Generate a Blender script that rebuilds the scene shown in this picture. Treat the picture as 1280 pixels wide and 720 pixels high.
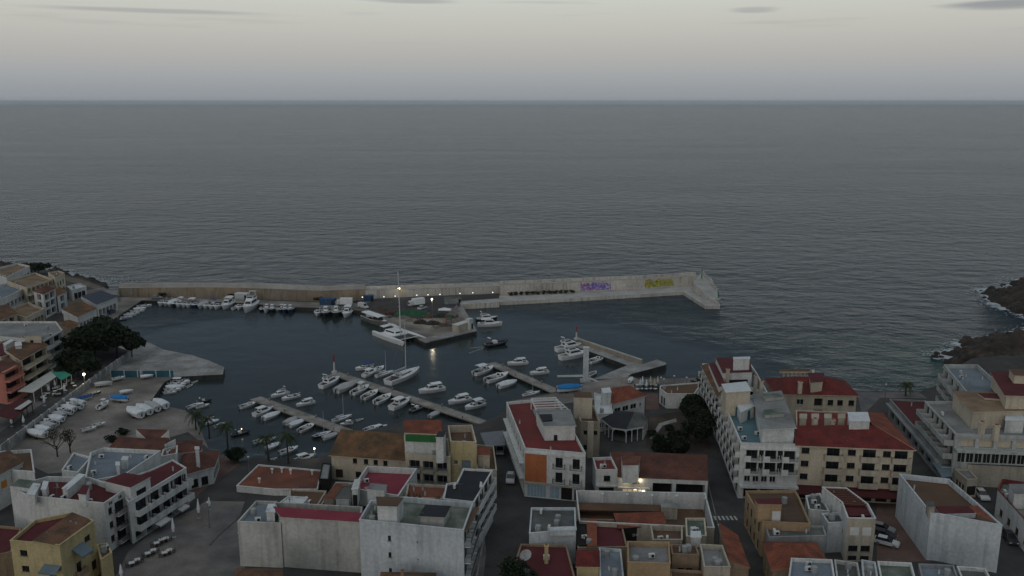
import bpy, bmesh, math, random
from mathutils import Vector, Matrix
from mathutils.geometry import tessellate_polygon
random.seed(7)
for o in list(bpy.data.objects): bpy.data.objects.remove(o)
S = bpy.context.scene
COL = S.collection
# ------------------------------------------------------------------ camera
F, HC, PITCH = 1090.0, 80.0, math.radians(12.07)
cd = bpy.data.cameras.new('camera'); cam = bpy.data.objects.new('camera', cd); COL.objects.link(cam)
cam.location = (0, 0, HC); cam.rotation_euler = (math.pi/2 - PITCH, 0, 0)
cd.sensor_width = 36; cd.lens = 36*F/1280; cd.clip_start = 1; cd.clip_end = 90000
S.camera = cam
# ------------------------------------------------------------------ dusk sky and afterglow
SUN_EL, SUN_AZ = math.radians(7), math.radians(205)       # the afterglow stands low behind the camera
W = bpy.data.worlds.new('World'); S.world = W; W.use_nodes = True
nt = W.node_tree; nt.nodes.clear()
wo = nt.nodes.new('ShaderNodeOutputWorld'); bg = nt.nodes.new('ShaderNodeBackground')
sky = nt.nodes.new('ShaderNodeTexSky'); sky.sky_type = 'NISHITA'; sky.sun_disc = False
sky.sun_elevation = SUN_EL; sky.sun_rotation = SUN_AZ; sky.air_density = 1.5; sky.dust_density = 3.0; sky.ozone_density = 2.0
tc = nt.nodes.new('ShaderNodeTexCoord'); sep = nt.nodes.new('ShaderNodeSeparateXYZ')
nt.links.new(tc.outputs['Generated'], sep.inputs[0])
def srgb(r, g, b):
    f = lambda c: c/12.92 if c <= .04045 else ((c+.055)/1.055)**2.4
    return (f(r/255), f(g/255), f(b/255), 1)
ramp = nt.nodes.new('ShaderNodeValToRGB'); cr = ramp.color_ramp
stops = [(0.0, (150,155,162)), (0.012, (155,160,165)), (.03, (168,171,173)), (.055, (185,183,179)), (.08, (196,195,188)), (.108, (205,208,200)), (.138, (154,165,174)), (.22, (92,109,124)), (.42, (78,90,103)), (.65, (142,153,162)), (1, (178,183,186))]
while len(cr.elements) < len(stops): cr.elements.new(.5)
for e, (p, c) in zip(cr.elements, stops): e.position = p; e.color = srgb(*c)
nt.links.new(sep.outputs['Z'], ramp.inputs[0])
# thin streaks of cloud
mp = nt.nodes.new('ShaderNodeMapping'); mp.inputs['Scale'].default_value = (2.2, 2.2, 55)
nt.links.new(tc.outputs['Generated'], mp.inputs[0])
cn = nt.nodes.new('ShaderNodeTexNoise'); cn.inputs['Scale'].default_value = 2.3; cn.inputs['Detail'].default_value = 6
nt.links.new(mp.outputs[0], cn.inputs['Vector'])
c1 = nt.nodes.new('ShaderNodeMapRange'); c1.inputs[1].default_value = .60; c1.inputs[2].default_value = .74; c1.inputs[3].default_value = 0; c1.inputs[4].default_value = .35
nt.links.new(cn.outputs[0], c1.inputs[0])
c2 = nt.nodes.new('ShaderNodeMapRange'); c2.inputs[1].default_value = .05; c2.inputs[2].default_value = .1; c2.inputs[3].default_value = 0; c2.inputs[4].default_value = 1
nt.links.new(sep.outputs['Z'], c2.inputs[0])
cm = nt.nodes.new('ShaderNodeMath'); cm.operation = 'MULTIPLY'
nt.links.new(c1.outputs[0], cm.inputs[0]); nt.links.new(c2.outputs[0], cm.inputs[1])
def streak_cloud(az, el, wa, we, amt):
    q = nt.nodes.new('ShaderNodeMapping'); q.vector_type = 'TEXTURE'; q.inputs['Location'].default_value = (math.sin(az), math.cos(az), el); q.inputs['Rotation'].default_value = (0, 0, -az); q.inputs['Scale'].default_value = (wa, .25, we)
    nt.links.new(tc.outputs['Generated'], q.inputs[0]); l = nt.nodes.new('ShaderNodeVectorMath'); l.operation = 'LENGTH'; nt.links.new(q.outputs[0], l.inputs[0])
    a_ = nt.nodes.new('ShaderNodeMath'); a_.operation = 'MULTIPLY_ADD'; a_.inputs[1].default_value = 1.6; nt.links.new(cn.outputs[0], a_.inputs[0]); nt.links.new(l.outputs['Value'], a_.inputs[2])
    r_ = nt.nodes.new('ShaderNodeMapRange'); r_.interpolation_type = 'SMOOTHSTEP'
    for i, v in enumerate((1.1, 1.9, amt, 0)): r_.inputs[i+1].default_value = v
    nt.links.new(a_.outputs[0], r_.inputs[0]); m_ = nt.nodes.new('ShaderNodeMath'); m_.operation = 'MAXIMUM'; return r_.outputs[0], m_
for cl_ in ((.5, .092, .075, .006, .75), (-.37, .09, .16, .003, .4), (-.1, .106, .06, .003, .45), (.26, .094, .03, .004, .4)):
    o_, m_ = streak_cloud(*cl_); nt.links.new(cm.outputs[0], m_.inputs[0]); nt.links.new(o_, m_.inputs[1]); cm = m_
cx = nt.nodes.new('ShaderNodeMixRGB'); cx.inputs[2].default_value = srgb(138,141,148)
nt.links.new(cm.outputs[0], cx.inputs[0]); nt.links.new(ramp.outputs[0], cx.inputs[1])
sm = nt.nodes.new('ShaderNodeMixRGB'); sm.blend_type = 'MULTIPLY'; sm.inputs[0].default_value = 1; sm.inputs[2].default_value = (.06, .06, .06, 1)
nt.links.new(sky.outputs[0], sm.inputs[1])
add = nt.nodes.new('ShaderNodeMixRGB'); add.blend_type = 'MIX'; add.inputs[0].default_value = 0.06
nt.links.new(cx.outputs[0], add.inputs[1]); nt.links.new(sm.outputs[0], add.inputs[2])
nt.links.new(add.outputs[0], bg.inputs[0]); bg.inputs[1].default_value = 1.0
nt.links.new(bg.outputs[0], wo.inputs[0])
sl = bpy.data.lights.new('afterglow_sun', 'SUN'); sl.energy = 0.5; sl.angle = math.radians(50); sl.color = (1, .93, .86)
so = bpy.data.objects.new('afterglow_sun', sl); COL.objects.link(so)
so.rotation_euler = (math.radians(90-16), 0, math.radians(-25))
S.view_settings.view_transform = 'Standard'; S.view_settings.look = 'None'; S.view_settings.exposure = 0.0; S.view_settings.gamma = 1
S.view_settings.use_curve_mapping = False
S.cycles.max_bounces = 6; S.cycles.diffuse_bounces = 2; S.cycles.glossy_bounces = 3; S.cycles.transmission_bounces = 3; S.cycles.volume_bounces = 1
# ------------------------------------------------------------------ helpers
def ray(px, py):
    d = Vector(((px-640)/F, -(py-360)/F, -1.0))
    return cam.rotation_euler.to_matrix() @ d
def P(px, py, z=0.0):
    d = ray(px, py); t = (z-HC)/d.z
    return Vector((d.x*t, d.y*t, z))
def zat(base, gz, topy):                       # height of a point straight above a ground point
    p = P(base[0], base[1], gz); k = (360-topy)/F
    # camera space: y = (dz cosP' ...) solve linearly
    c, s = math.cos(PITCH), math.sin(PITCH)
    # forward f=(0,c,-s), up u=(0,s,c):  ((p.y*s+(z-HC)*c)/(p.y*c-(z-HC)*s)) = k
    y = p.y
    return HC + (k*y*c - y*s)/(c + k*s)
def ccw(pts):
    a = sum(pts[i].x*pts[(i+1) % len(pts)].y - pts[(i+1) % len(pts)].x*pts[i].y for i in range(len(pts)))
    return pts if a > 0 else list(reversed(pts))
MATS = {}
def N(t, typ, **k):
    n = t.nodes.new(typ)
    for a, b in k.items():
        if a.startswith('i_'): n.inputs[a[2:].replace('_', ' ')].default_value = b
        else: setattr(n, a, b)
    return n
def mat(name, col, rough=.85, var=.25, scale=.6, streak=0., bump=.0, metal=0., spec=.3, emit=None, second=None, s2=.5, fine=.12, bscale=3.):
    if name in MATS: return MATS[name]
    m = bpy.data.materials.new(name); m.use_nodes = True; t = m.node_tree; t.nodes.clear()
    out = N(t, 'ShaderNodeOutputMaterial'); b = N(t, 'ShaderNodeBsdfPrincipled')
    t.links.new(b.outputs[0], out.inputs[0])
    b.inputs['Roughness'].default_value = rough; b.inputs['Metallic'].default_value = metal
    b.inputs['Specular IOR Level'].default_value = spec
    geo = N(t, 'ShaderNodeNewGeometry')
    def noise(sc, det, stretch=(1, 1, 1)):
        mpn = N(t, 'ShaderNodeMapping'); mpn.inputs['Scale'].default_value = stretch
        t.links.new(geo.outputs['Position'], mpn.inputs[0])
        n = N(t, 'ShaderNodeTexNoise', i_Scale=sc, i_Detail=det); t.links.new(mpn.outputs[0], n.inputs['Vector']); return n.outputs[0]
    def rng(src, lo, hi, a=.3, c=.7):
        r = N(t, 'ShaderNodeMapRange'); 
        for i, v in enumerate((a, c, lo, hi)): r.inputs[i+1].default_value = v
        t.links.new(src, r.inputs[0]); return r.outputs[0]
    def mul(x, y):
        q = N(t, 'ShaderNodeMath', operation='MULTIPLY'); t.links.new(x, q.inputs[0]); t.links.new(y, q.inputs[1]); return q.outputs[0]
    v = rng(noise(scale, 4), 1-var, 1+var*.5)
    v = mul(v, rng(noise(scale*9, 3), 1-fine, 1+fine))
    if streak:
        v = mul(v, rng(noise(1.1, 4, (1, 1, .09)), 1-streak, 1.0, .28, .5))
    base = N(t, 'ShaderNodeRGB'); base.outputs[0].default_value = (*col, 1)
    src = base.outputs[0]
    if second:
        mx = N(t, 'ShaderNodeMixRGB'); mx.inputs[2].default_value = (*second, 1)
        t.links.new(src, mx.inputs[1]); t.links.new(rng(noise(s2, 5), 0, 1, .42, .62), mx.inputs[0]); src = mx.outputs[0]
    mx = N(t, 'ShaderNodeMixRGB', blend_type='MULTIPLY'); mx.inputs[0].default_value = 1
    t.links.new(src, mx.inputs[1]); t.links.new(v, mx.inputs[2]); t.links.new(mx.outputs[0], b.inputs['Base Color'])
    if bump:
        bp = N(t, 'ShaderNodeBump', i_Strength=bump, i_Distance=.1); t.links.new(noise(bscale, 4), bp.inputs['Height']); t.links.new(bp.outputs[0], b.inputs['Normal'])
    if emit:
        b.inputs['Emission Color'].default_value = (*emit[0], 1); b.inputs['Emission Strength'].default_value = emit[1]
    MATS[name] = m
    return m
def tilemat(name, a, b2, rows=2.6):
    """roman tile roof: channels run down the slope (uv in metres), blotches of lichen and replaced tiles"""
    m = mat(name, a, .9, .3, .45, second=b2, s2=.35, fine=.28)
    t = m.node_tree; bs = next(n for n in t.nodes if n.type == 'BSDF_PRINCIPLED')
    uv = N(t, 'ShaderNodeTexCoord'); w = N(t, 'ShaderNodeTexWave', bands_direction='X', i_Scale=rows/2, i_Distortion=.6)
    t.links.new(uv.outputs['UV'], w.inputs[0])
    bp = N(t, 'ShaderNodeBump', i_Strength=.8, i_Distance=.12); t.links.new(w.outputs[1], bp.inputs['Height']); t.links.new(bp.outputs[0], bs.inputs['Normal'])
    return m
class MB:
    def __init__(s): s.v = []; s.f = []; s.m = []; s.mats = []; s.uv = {}
    def mi(s, m):
        if m not in s.mats: s.mats.append(m)
        return s.mats.index(m)
    def face(s, pts, m, uv=None):
        n = len(s.v); s.v += [tuple(p) for p in pts]; s.f.append(list(range(n, n+len(pts)))); s.m.append(s.mi(m))
        if uv: s.uv[len(s.f)-1] = uv
    def poly(s, pts, z, m, up=True):
        pts = ccw([Vector((p[0], p[1], 0)) for p in pts])
        for tri in tessellate_polygon([pts]):
            q = [Vector((pts[i].x, pts[i].y, z)) for i in tri]
            cr_ = (q[1]-q[0]).cross(q[2]-q[0]).z
            if (cr_ < 0) == up: q.reverse()
            s.face(q, m)
    def prism(s, pts, z0, z1, m, mtop=None, bottom=False):
        pts = ccw([Vector((p[0], p[1], 0)) for p in pts]); n = len(pts)
        for i in range(n):
            a, b = pts[i], pts[(i+1) % n]
            s.face([(a.x, a.y, z0), (b.x, b.y, z0), (b.x, b.y, z1), (a.x, a.y, z1)], m)
        s.poly(pts, z1, mtop or m)
        if bottom: s.poly(pts, z0, m, False)
    def box(s, c, d, m, rz=0, mtop=None):
        x, y, z = d[0]/2, d[1]/2, d[2]/2; R = Matrix.Rotation(rz, 3, 'Z'); c = Vector(c)
        p = [c + R @ Vector((i*x, j*y, k*z)) for k in (-1, 1) for i, j in ((-1, -1), (1, -1), (1, 1), (-1, 1))]
        for f in ((0, 3, 2, 1), (0, 1, 5, 4), (1, 2, 6, 5), (2, 3, 7, 6), (3, 0, 4, 7)): s.face([p[i] for i in f], m)
        s.face([p[i] for i in (4, 5, 6, 7)], mtop or m)
    def tube(s, a, b, r0, r1, m, n=8, caps=True):
        a, b = Vector(a), Vector(b); d = (b-a).normalized(); u = d.orthogonal().normalized(); w = d.cross(u)
        A = [a + (u*math.cos(2*math.pi*i/n) + w*math.sin(2*math.pi*i/n))*r0 for i in range(n)]
        B = [b + (u*math.cos(2*math.pi*i/n) + w*math.sin(2*math.pi*i/n))*r1 for i in range(n)]
        for i in range(n): s.face([A[i], A[(i+1) % n], B[(i+1) % n], B[i]], m)
        if caps: s.face(B, m); s.face(list(reversed(A)), m)
    def blob(s, c, r, m, seg=8, rings=5, jit=0., rnd=random):
        rows = []
        for j in range(rings+1):
            th = math.pi*j/rings; row = []
            for i in range(seg):
                ph = 2*math.pi*i/seg; k = 1 + rnd.uniform(-jit, jit)
                row.append((c[0]+r[0]*k*math.sin(th)*math.cos(ph), c[1]+r[1]*k*math.sin(th)*math.sin(ph), c[2]+r[2]*k*math.cos(th)))
            rows.append(row)
        for j in range(rings):
            for i in range(seg): s.face([rows[j+1][i], rows[j+1][(i+1) % seg], rows[j][(i+1) % seg], rows[j][i]], m)
    def mesh(s, name, off=(0, 0, 0), smooth=False):
        me = bpy.data.meshes.new(name); o = Vector(off)
        me.from_pydata([tuple(Vector(v)-o) for v in s.v], [], s.f)
        for m in s.mats: me.materials.append(m)
        me.polygons.foreach_set('material_index', s.m)
        if s.uv:
            ul = me.uv_layers.new()
            for fi, uv in s.uv.items():
                for k, li in enumerate(me.polygons[fi].loop_indices): ul.data[li].uv = uv[k]
        if smooth:
            bm = bmesh.new(); bm.from_mesh(me); bmesh.ops.remove_doubles(bm, verts=bm.verts, dist=.001); bm.to_mesh(me); bm.free()
            me.polygons.foreach_set('use_smooth', [True]*len(me.polygons))
        me.update(); return me
    def build(s, name, parent=None, off=(0, 0, 0), smooth=False):
        return link(name, s.mesh(name, off, smooth), parent)
def link(name, me, parent=None, loc=None, rz=None):
    o = bpy.data.objects.new(name, me); COL.objects.link(o)
    if parent: o.parent = parent
    if loc is not None: o.location = loc
    if rz is not None: o.rotation_euler = (0, 0, rz)
    return o
def tag(o, label, cat, group=None):
    o['label'] = label; o['category'] = cat
    if group: o['group'] = group
    return o
def thing(name, label, cat, loc, rz=0, group=None, scale=None):
    o = link(name, None, None, loc, rz)
    if scale: o.scale = (scale,)*3
    return tag(o, label, cat, group)
def struct(o, kind='structure'): o['kind'] = kind; return o
def lin(*c): return srgb(*c)[:3]
# ------------------------------------------------------------------ materials of the setting
def sea_material():
    m = bpy.data.materials.new('sea_water'); m.use_nodes = True; t = m.node_tree; t.nodes.clear()
    out = N(t, 'ShaderNodeOutputMaterial'); b = N(t, 'ShaderNodeBsdfPrincipled'); t.links.new(b.outputs[0], out.inputs[0])
    geo = N(t, 'ShaderNodeNewGeometry'); pos = geo.outputs['Position']
    def mp(scale, rz=0):
        q = N(t, 'ShaderNodeMapping'); q.inputs['Scale'].default_value = scale; q.inputs['Rotation'].default_value = (0, 0, rz)
        t.links.new(pos, q.inputs[0]); return q.outputs[0]
    def noise(vec, sc, det, rough=.5):
        n = N(t, 'ShaderNodeTexNoise', i_Scale=sc, i_Detail=det, i_Roughness=rough); t.links.new(vec, n.inputs['Vector']); return n.outputs[0]
    def rng(src, a, c, lo, hi, smooth=False):
        r = N(t, 'ShaderNodeMapRange'); 
        if smooth: r.interpolation_type = 'SMOOTHSTEP'
        for i, v in enumerate((a, c, lo, hi)): r.inputs[i+1].default_value = v
        t.links.new(src, r.inputs[0]); return r.outputs[0]
    def op(o, x, y):
        q = N(t, 'ShaderNodeMath', operation=o)
        for i, s_ in enumerate((x, y)):
            if isinstance(s_, (int, float)): q.inputs[i].default_value = s_
            else: t.links.new(s_, q.inputs[i])
        return q.outputs[0]
    def ell(c, r, rz=0):               # 0 at the centre, 1 on the rim
        q = N(t, 'ShaderNodeMapping', vector_type='TEXTURE'); q.inputs['Location'].default_value = (*c, 0); q.inputs['Scale'].default_value = (*r, 1); q.inputs['Rotation'].default_value = (0, 0, rz)
        t.links.new(pos, q.inputs[0])
        l = N(t, 'ShaderNodeVectorMath', operation='LENGTH'); t.links.new(q.outputs[0], l.inputs[0]); return l.outputs[1]
    har = rng(op('ADD', ell((-28, 258), (168, 112), math.radians(-10)), op('MULTIPLY', noise(mp((1, 1, 1)), .03, 3), .25)), .72, 1.3, 0, 1, True)   # sheltered basin
    shal = rng(op('ADD', ell((103, 258), (90, 52), math.radians(-14)), op('MULTIPLY', noise(mp((1, 1, 1)), .02, 4), .7)), .75, 1.5, 1, 0, True)
    swell = noise(mp((.85, 1, 1), .1), .1, 5, .6); chop = noise(mp((.62, 1, 1), -.1), .26, 5, .66); rip = noise(mp((.7, 1, 1)), .9, 3)
    wind = rng(noise(mp((.35, 1, 1), .25), .006, 3), .35, .65, .7, 1.25)
    h = op('ADD', op('ADD', op('MULTIPLY', noise(mp((.45, 1, 1), .05), .02, 2), 2.5), op('MULTIPLY', swell, 7.2)), op('ADD', op('MULTIPLY', chop, 1.6), op('MULTIPLY', rip, .4)))
    h = op('MULTIPLY', op('MULTIPLY', h, wind), op('ADD', op('MULTIPLY', har, .975), .025))
    bp = N(t, 'ShaderNodeBump', i_Strength=1.0, i_Distance=1.0); t.links.new(h, bp.inputs['Height'])
    t.links.new(bp.outputs[0], b.inputs['Normal'])
    c = N(t, 'ShaderNodeMixRGB'); c.inputs[1].default_value = (.007, .028, .044, 1); c.inputs[2].default_value = (.012, .056, .05, 1)
    t.links.new(shal, c.inputs[0])
    c2_ = N(t, 'ShaderNodeMixRGB'); c2_.inputs[1].default_value = (.026, .035, .036, 1); t.links.new(har, c2_.inputs[0]); t.links.new(c.outputs[0], c2_.inputs[2]); t.links.new(c2_.outputs[0], b.inputs['Base Color'])
    b.inputs['Roughness'].default_value = .16; b.inputs['IOR'].default_value = 1.333; b.inputs['Specular Tint'].default_value = (.74, .92, 1.0, 1)
    return m
M_SEA = sea_material()
M_ASPH = mat('asphalt', (.06, .057, .056), .9, .3, .25, bump=.2, second=(.07, .067, .065), s2=.12)
M_PAVE = mat('paving', (.19, .17, .155), .9, .3, .3, second=(.125, .122, .126), s2=.08)
M_REDPAVE = mat('red_paving', (.15, .095, .078), .9, .3, .3)
M_YARD = mat('yard_concrete', (.28, .255, .225), .9, .35, .15, second=(.17, .155, .137), s2=.06)
M_QUAY = mat('quay_concrete', (.36, .35, .335), .9, .3, .2, streak=.35, second=(.27, .262, .25), s2=.15)
M_QDARK = mat('quay_wet_stone', (.05, .048, .045), .6, .4, .5, streak=.4)
M_BWALL = mat('breakwater_concrete', (.6, .57, .52), .9, .25, .12, streak=.45, second=(.5, .465, .41), s2=.06)
M_BCAP = mat('breakwater_capping', (.43, .415, .39), .9, .22, .2)
M_BTAN = mat('breakwater_ochre_render', (.36, .285, .2), .92, .3, .12, streak=.4, second=(.29, .25, .195), s2=.08)
M_ROCK = mat('rock', (.04, .035, .031), .9, .55, .35, bump=1., second=(.075, .058, .045), s2=.2)
M_SAND = mat('shore_earth', (.2, .165, .125), .95, .35, .2, second=(.14, .12, .095), s2=.1)
M_EARTH = mat('headland_earth', (.085, .065, .05), .95, .5, .3, second=(.045, .038, .028), s2=.15, bump=.8)
M_FOAM = mat('foam', (.5, .54, .56), .8, .2, .4)
# sea
s = MB(); R = 28000
s.face([(-R, -400, 0), (R, -400, 0), (R, R, 0), (-R, R, 0)], M_SEA)
struct(s.build('sea'))
def slab(name, pts, z, top, side=None, z0=-3, kind='structure', flip=None):
    q = MB(); w = [P(x, y, z) if len(c) == 2 else Vector((c[0], c[1], z)) for c in pts for x, y in [c[:2]]]
    q.prism(w, z0, z, side or top, top); return struct(q.build(name), kind)
G = 3.0
def at3(pts, z=G): return [P(x, y, z) for x, y in pts]
coast = [(-330, 318), (-120, 326), (0, 332), (60, 338), (100, 347), (128, 357), (150, 371), (128, 381), (110, 400), (120, 425), (165, 440), (80, 502), (0, 563), (60, 592), (140, 585),
         (180, 556), (235, 540), (262, 562), (275, 572), (300, 577), (318, 573), (345, 575), (400, 572), (413, 564), (440, 543), (510, 525), (600, 530), (625, 518), (640, 497), (690, 491),
         (740, 474), (800, 472), (870, 471), (960, 478), (1080, 489), (1150, 489), (1182, 478), (1190, 462), (1215, 448), (1290, 440), (1700, 420)]
tg = at3(coast) + [Vector((420, -60, 0)), Vector((-420, -60, 0))]
q = MB(); q.prism(tg, -3, G, M_QUAY, M_ASPH); struct(q.build('town_ground'))
ZQ = 1.4
slab('quay_pavement', [(128, 378), (150, 371.5), (300, 374), (400, 378), (446, 379), (470, 373), (620, 368.6), (620, 377.3), (612, 377.8), (577, 380.5), (596, 413), (532, 428), (486, 406), (454, 388.5), (440, 387.5), (392, 384.5), (367, 384), (300, 378.5), (177, 375.5), (140, 400), (131, 410), (112, 425), (100, 415)], ZQ, M_YARD, M_QDARK)
slab('breakwater_walkway', [(560, 372.5), (624, 369.5), (870, 355), (889, 350), (896, 365), (900, 382), (881.5, 382), (854, 364.5), (720, 372.5), (624, 377.5), (575, 380)], ZQ+.004, M_BCAP, M_BWALL)
slab('boatyard_ground', [(165, 440), (80, 502), (0, 563), (60, 592), (140, 585), (185, 580), (255, 575), (262, 564), (252, 540), (242, 521), (232, 513), (205, 507), (189, 503), (189, 500.5), (205, 478), (219, 471), (170, 462)], ZQ, M_YARD, M_QDARK)
slab('mole_pavement', [(112, 425), (131, 412), (150, 416), (172, 424), (186, 428), (205, 437), (240, 444), (262, 451), (280.5, 459), (278.5, 468), (219, 471), (140, 469)], ZQ+.004, M_QUAY, M_QDARK)

# paving laid on the town ground
slab('square_paving', [(138, 735), (312, 735), (302, 690), (300, 645), (306, 627), (258, 626), (240, 638), (205, 652), (160, 690)], G+.006, M_PAVE, M_PAVE, z0=G-.2)
slab('lane_paving', [(1096, 702), (1162, 702), (1122, 640), (1140, 622), (1100, 618), (1095, 640)], G+.006, M_REDPAVE, M_REDPAVE, z0=G-.2)
slab('promenade_paving', [(0, 540), (60, 500), (115, 462), (100, 450), (60, 478), (30, 500), (0, 520)], G+.006, M_PAVE, M_PAVE, z0=G-.2)
slab('garden_path', [(812, 548), (824, 529), (845, 523), (846, 527), (828, 532), (822, 541), (836, 548), (850, 556), (848, 560), (830, 552)], G+.01, M_QUAY, M_QUAY, z0=G-.2)
slab('garden_soil', [(806, 560), (812, 520), (858, 513), (884, 520), (888, 566)], G+.005, M_EARTH, M_EARTH, z0=G-.2)
slab('terrace_steps', [(807, 512), (824, 512), (822, 492), (808, 492)], G+.012, M_REDPAVE, M_REDPAVE, z0=G-.2)
slab('side_street_paving', [(300, 580), (255, 612), (230, 636), (240, 612), (268, 590), (270, 566)], G+.006, M_REDPAVE, M_REDPAVE, z0=G-.2)
slab('seafront_pavement', [(800, 474), (870, 472), (960, 479), (1080, 490), (1148, 490), (1160, 498), (1100, 497), (1078, 520), (1072, 494), (880, 485), (800, 482)], G+.006, M_PAVE, M_PAVE, z0=G-.2)
W_PAINT = mat('road_paint', (.5, .5, .48), .8, .3, 1.5)
for k in range(6): slab('zebra_stripe', [(894+k*5.2, 650), (896.5+k*5.2, 650), (894+k*5.0, 645), (891.5+k*5.0, 645)], G+.012, W_PAINT, W_PAINT, z0=G-.1)
for x0, y0, x1, y1, w in [(611, 640, 596, 720, .3), (884, 600, 908, 700, .12)]:
    a, b = P(x0, y0, G), P(x1, y1, G)
    q = MB(); d = b-a; q.box(((a+b)/2).xy.to_3d()+Vector((0, 0, G+.03)), (d.length, w, .1), M_QUAY, math.atan2(d.y, d.x)); struct(q.build('kerb'))
def strip(name, px, w, m, z=G+.013):
    q = MB(); pts = [P(x, y, z) for x, y in px]
    for a, b in zip(pts, pts[1:]):
        d = (b-a).normalized(); n_ = Vector((-d.y, d.x, 0))*w/2; q.face([a-n_, b-n_, b+n_, a+n_][::1], m)
    return struct(q.build(name))
strip('square_drain', [(262, 682), (275, 668), (290, 655), (305, 642)], .35, M_ASPH)
strip('pavement_edge', [(595, 640), (600, 690), (596, 720)], 2.2, M_PAVE)

slab('quay_road', [(450, 384), (470, 373.2), (540, 370), (624, 367), (624, 373), (575, 376.5), (560, 392), (520, 400), (490, 396)], ZQ+.008, M_ASPH, M_ASPH, z0=ZQ-.3)
slab('quay_edge', [(577, 380.5), (596, 413), (532, 428), (523, 424), (588, 410), (570, 381)], ZQ+.02, M_QUAY, M_QUAY, z0=ZQ-.3)
slab('quay_edge', [(575, 378.2), (624, 375.8), (624, 377.6), (577, 380.3)], ZQ+.7, M_BCAP, M_BWALL, z0=ZQ-3)

slab('shore_ground', [(84, 367), (108, 363), (129, 359), (150, 369), (128, 367), (104, 374), (90, 385), (72, 392), (66, 388), (86, 372)], G+.006, M_YARD, M_YARD, z0=G-.2)
slab('shore_bank', [(64, 342), (100, 349), (127, 358.5), (120, 361), (100, 356), (80, 350)], G+.008, M_SAND, M_SAND, z0=G-.2)
# ------------------------------------------------------------------ building kit
WHITE = mat('white_render', (.62, .63, .61), .9, .14, .25, streak=.22)
WHITE2 = mat('bluish_white_render', (.55, .59, .61), .9, .14, .2, streak=.25)
DIRTY = mat('weathered_white_render', (.5, .5, .465), .92, .2, .18, streak=.26, second=(.38, .38, .355), s2=.1)
CREAM = mat('cream_render', (.55, .485, .375), .9, .15, .25, streak=.2)
BEIGE = mat('beige_render', (.46, .41, .33), .9, .18, .25, streak=.25)
YELLOW = mat('yellow_render', (.5, .41, .22), .9, .16, .25, streak=.2)
OCHRE = mat('ochre_render', (.38, .27, .16), .9, .18, .25, streak=.2)
TANW = mat('tan_render', (.3, .22, .15), .9, .2, .25, streak=.25)
PINK = mat('salmon_render', (.5, .2, .15), .9, .15, .25, streak=.15)
ORANGE = mat('terracotta_render', (.42, .14, .06), .9, .14, .3, streak=.1)
GREENW = mat('green_painted_wall', (.03, .14, .04), .85, .15, .5)
STONE = mat('sandstone', (.36, .31, .24), .92, .2, .5, streak=.25, fine=.2)
GREYW = mat('grey_render', (.28, .29, .29), .9, .2, .3, streak=.25)
HOTELW = mat('pale_grey_concrete_render', (.43, .45, .435), .9, .16, .25, streak=.3)
R_SAND = mat('sandy_tile_terrace', (.27, .19, .12), .92, .25, .35, second=(.19, .135, .095), s2=.2)
LBLUE = mat('pale_blue_tiles', (.3, .42, .5), .5, .15, .6)
R_RED = mat('red_roof_coating', (.2, .035, .035), .85, .2, .3, second=(.16, .04, .035), s2=.2)
R_DRED = mat('dark_red_roof_coating', (.105, .022, .026), .85, .22, .3)
R_MAG = mat('crimson_roof_coating', (.23, .04, .06), .85, .16, .35)
R_TERR = mat('terracotta_paved_roof', (.21, .075, .045), .9, .25, .35, second=(.14, .06, .045), s2=.2)
R_BROWN = mat('brown_gravel_roof', (.15, .085, .052), .92, .25, .3, second=(.1, .065, .045), s2=.15)
R_GREY = mat('grey_roof_felt', (.13, .135, .13), .92, .3, .3, second=(.09, .092, .09), s2=.2)
R_LGREY = mat('pale_grey_roof', (.27, .275, .27), .9, .25, .25, second=(.2, .2, .195), s2=.15)
R_GREEN = mat('mossy_grey_green_roof', (.12, .15, .12), .9, .3, .3, second=(.19, .2, .17), s2=.3)
R_BLUE = mat('blue_grey_roof_coating', (.2, .235, .27), .85, .2, .25, second=(.165, .195, .225), s2=.15)
R_TEAL = mat('teal_terrace_paint', (.11, .2, .23), .8, .2, .3)
R_BLACK = mat('black_bitumen_roof', (.022, .023, .028), .7, .25, .3)
R_NAVY = mat('slate_navy_roof', (.05, .06, .085), .7, .25, .4)
R_WHITE = mat('white_roof_paint', (.62, .65, .66), .8, .12, .3)
T_RED = tilemat('red_roof_tiles', (.2, .036, .032), (.15, .035, .03))
T_ORANGE = tilemat('orange_roof_tiles', (.29, .09, .05), (.2, .07, .045))
T_BROWN = tilemat('brown_roof_tiles', (.2, .105, .06), (.12, .075, .05))
T_OLD = tilemat('lichened_roof_tiles', (.23, .12, .06), (.12, .085, .05))
T_TERR = tilemat('terracotta_roof_tiles', (.17, .07, .05), (.12, .055, .042))
GLASS = mat('dark_window_glass', (.012, .014, .017), .12, .1, .5, spec=.6)
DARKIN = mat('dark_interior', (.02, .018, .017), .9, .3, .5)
WOODD = mat('dark_wood', (.05, .03, .02), .7, .25, 1.)
WOODR = mat('red_brown_wood', (.11, .045, .03), .7, .2, 1.)
FRAMEW = mat('white_window_frame', (.6, .61, .6), .6, .08, 1.)
FRAMED = mat('dark_window_frame', (.05, .04, .035), .6, .1, 1.)
BLUESH = mat('blue_grey_shutter', (.16, .21, .25), .7, .15, 1.)
ORSH = mat('orange_shutter', (.62, .24, .04), .7, .1, 1.)
GREYSH = mat('grey_shutter', (.3, .31, .31), .7, .15, 1.)
TEALD = mat('teal_door', (.03, .12, .17), .6, .15, 1.)
METAL = mat('grey_metal', (.22, .23, .24), .45, .15, 1., metal=.6)
DMETAL = mat('dark_iron', (.02, .02, .022), .5, .2, 1., metal=.3)
AWN_W = mat('pale_awning', (.5, .5, .47), .85, .12, .5)
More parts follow.
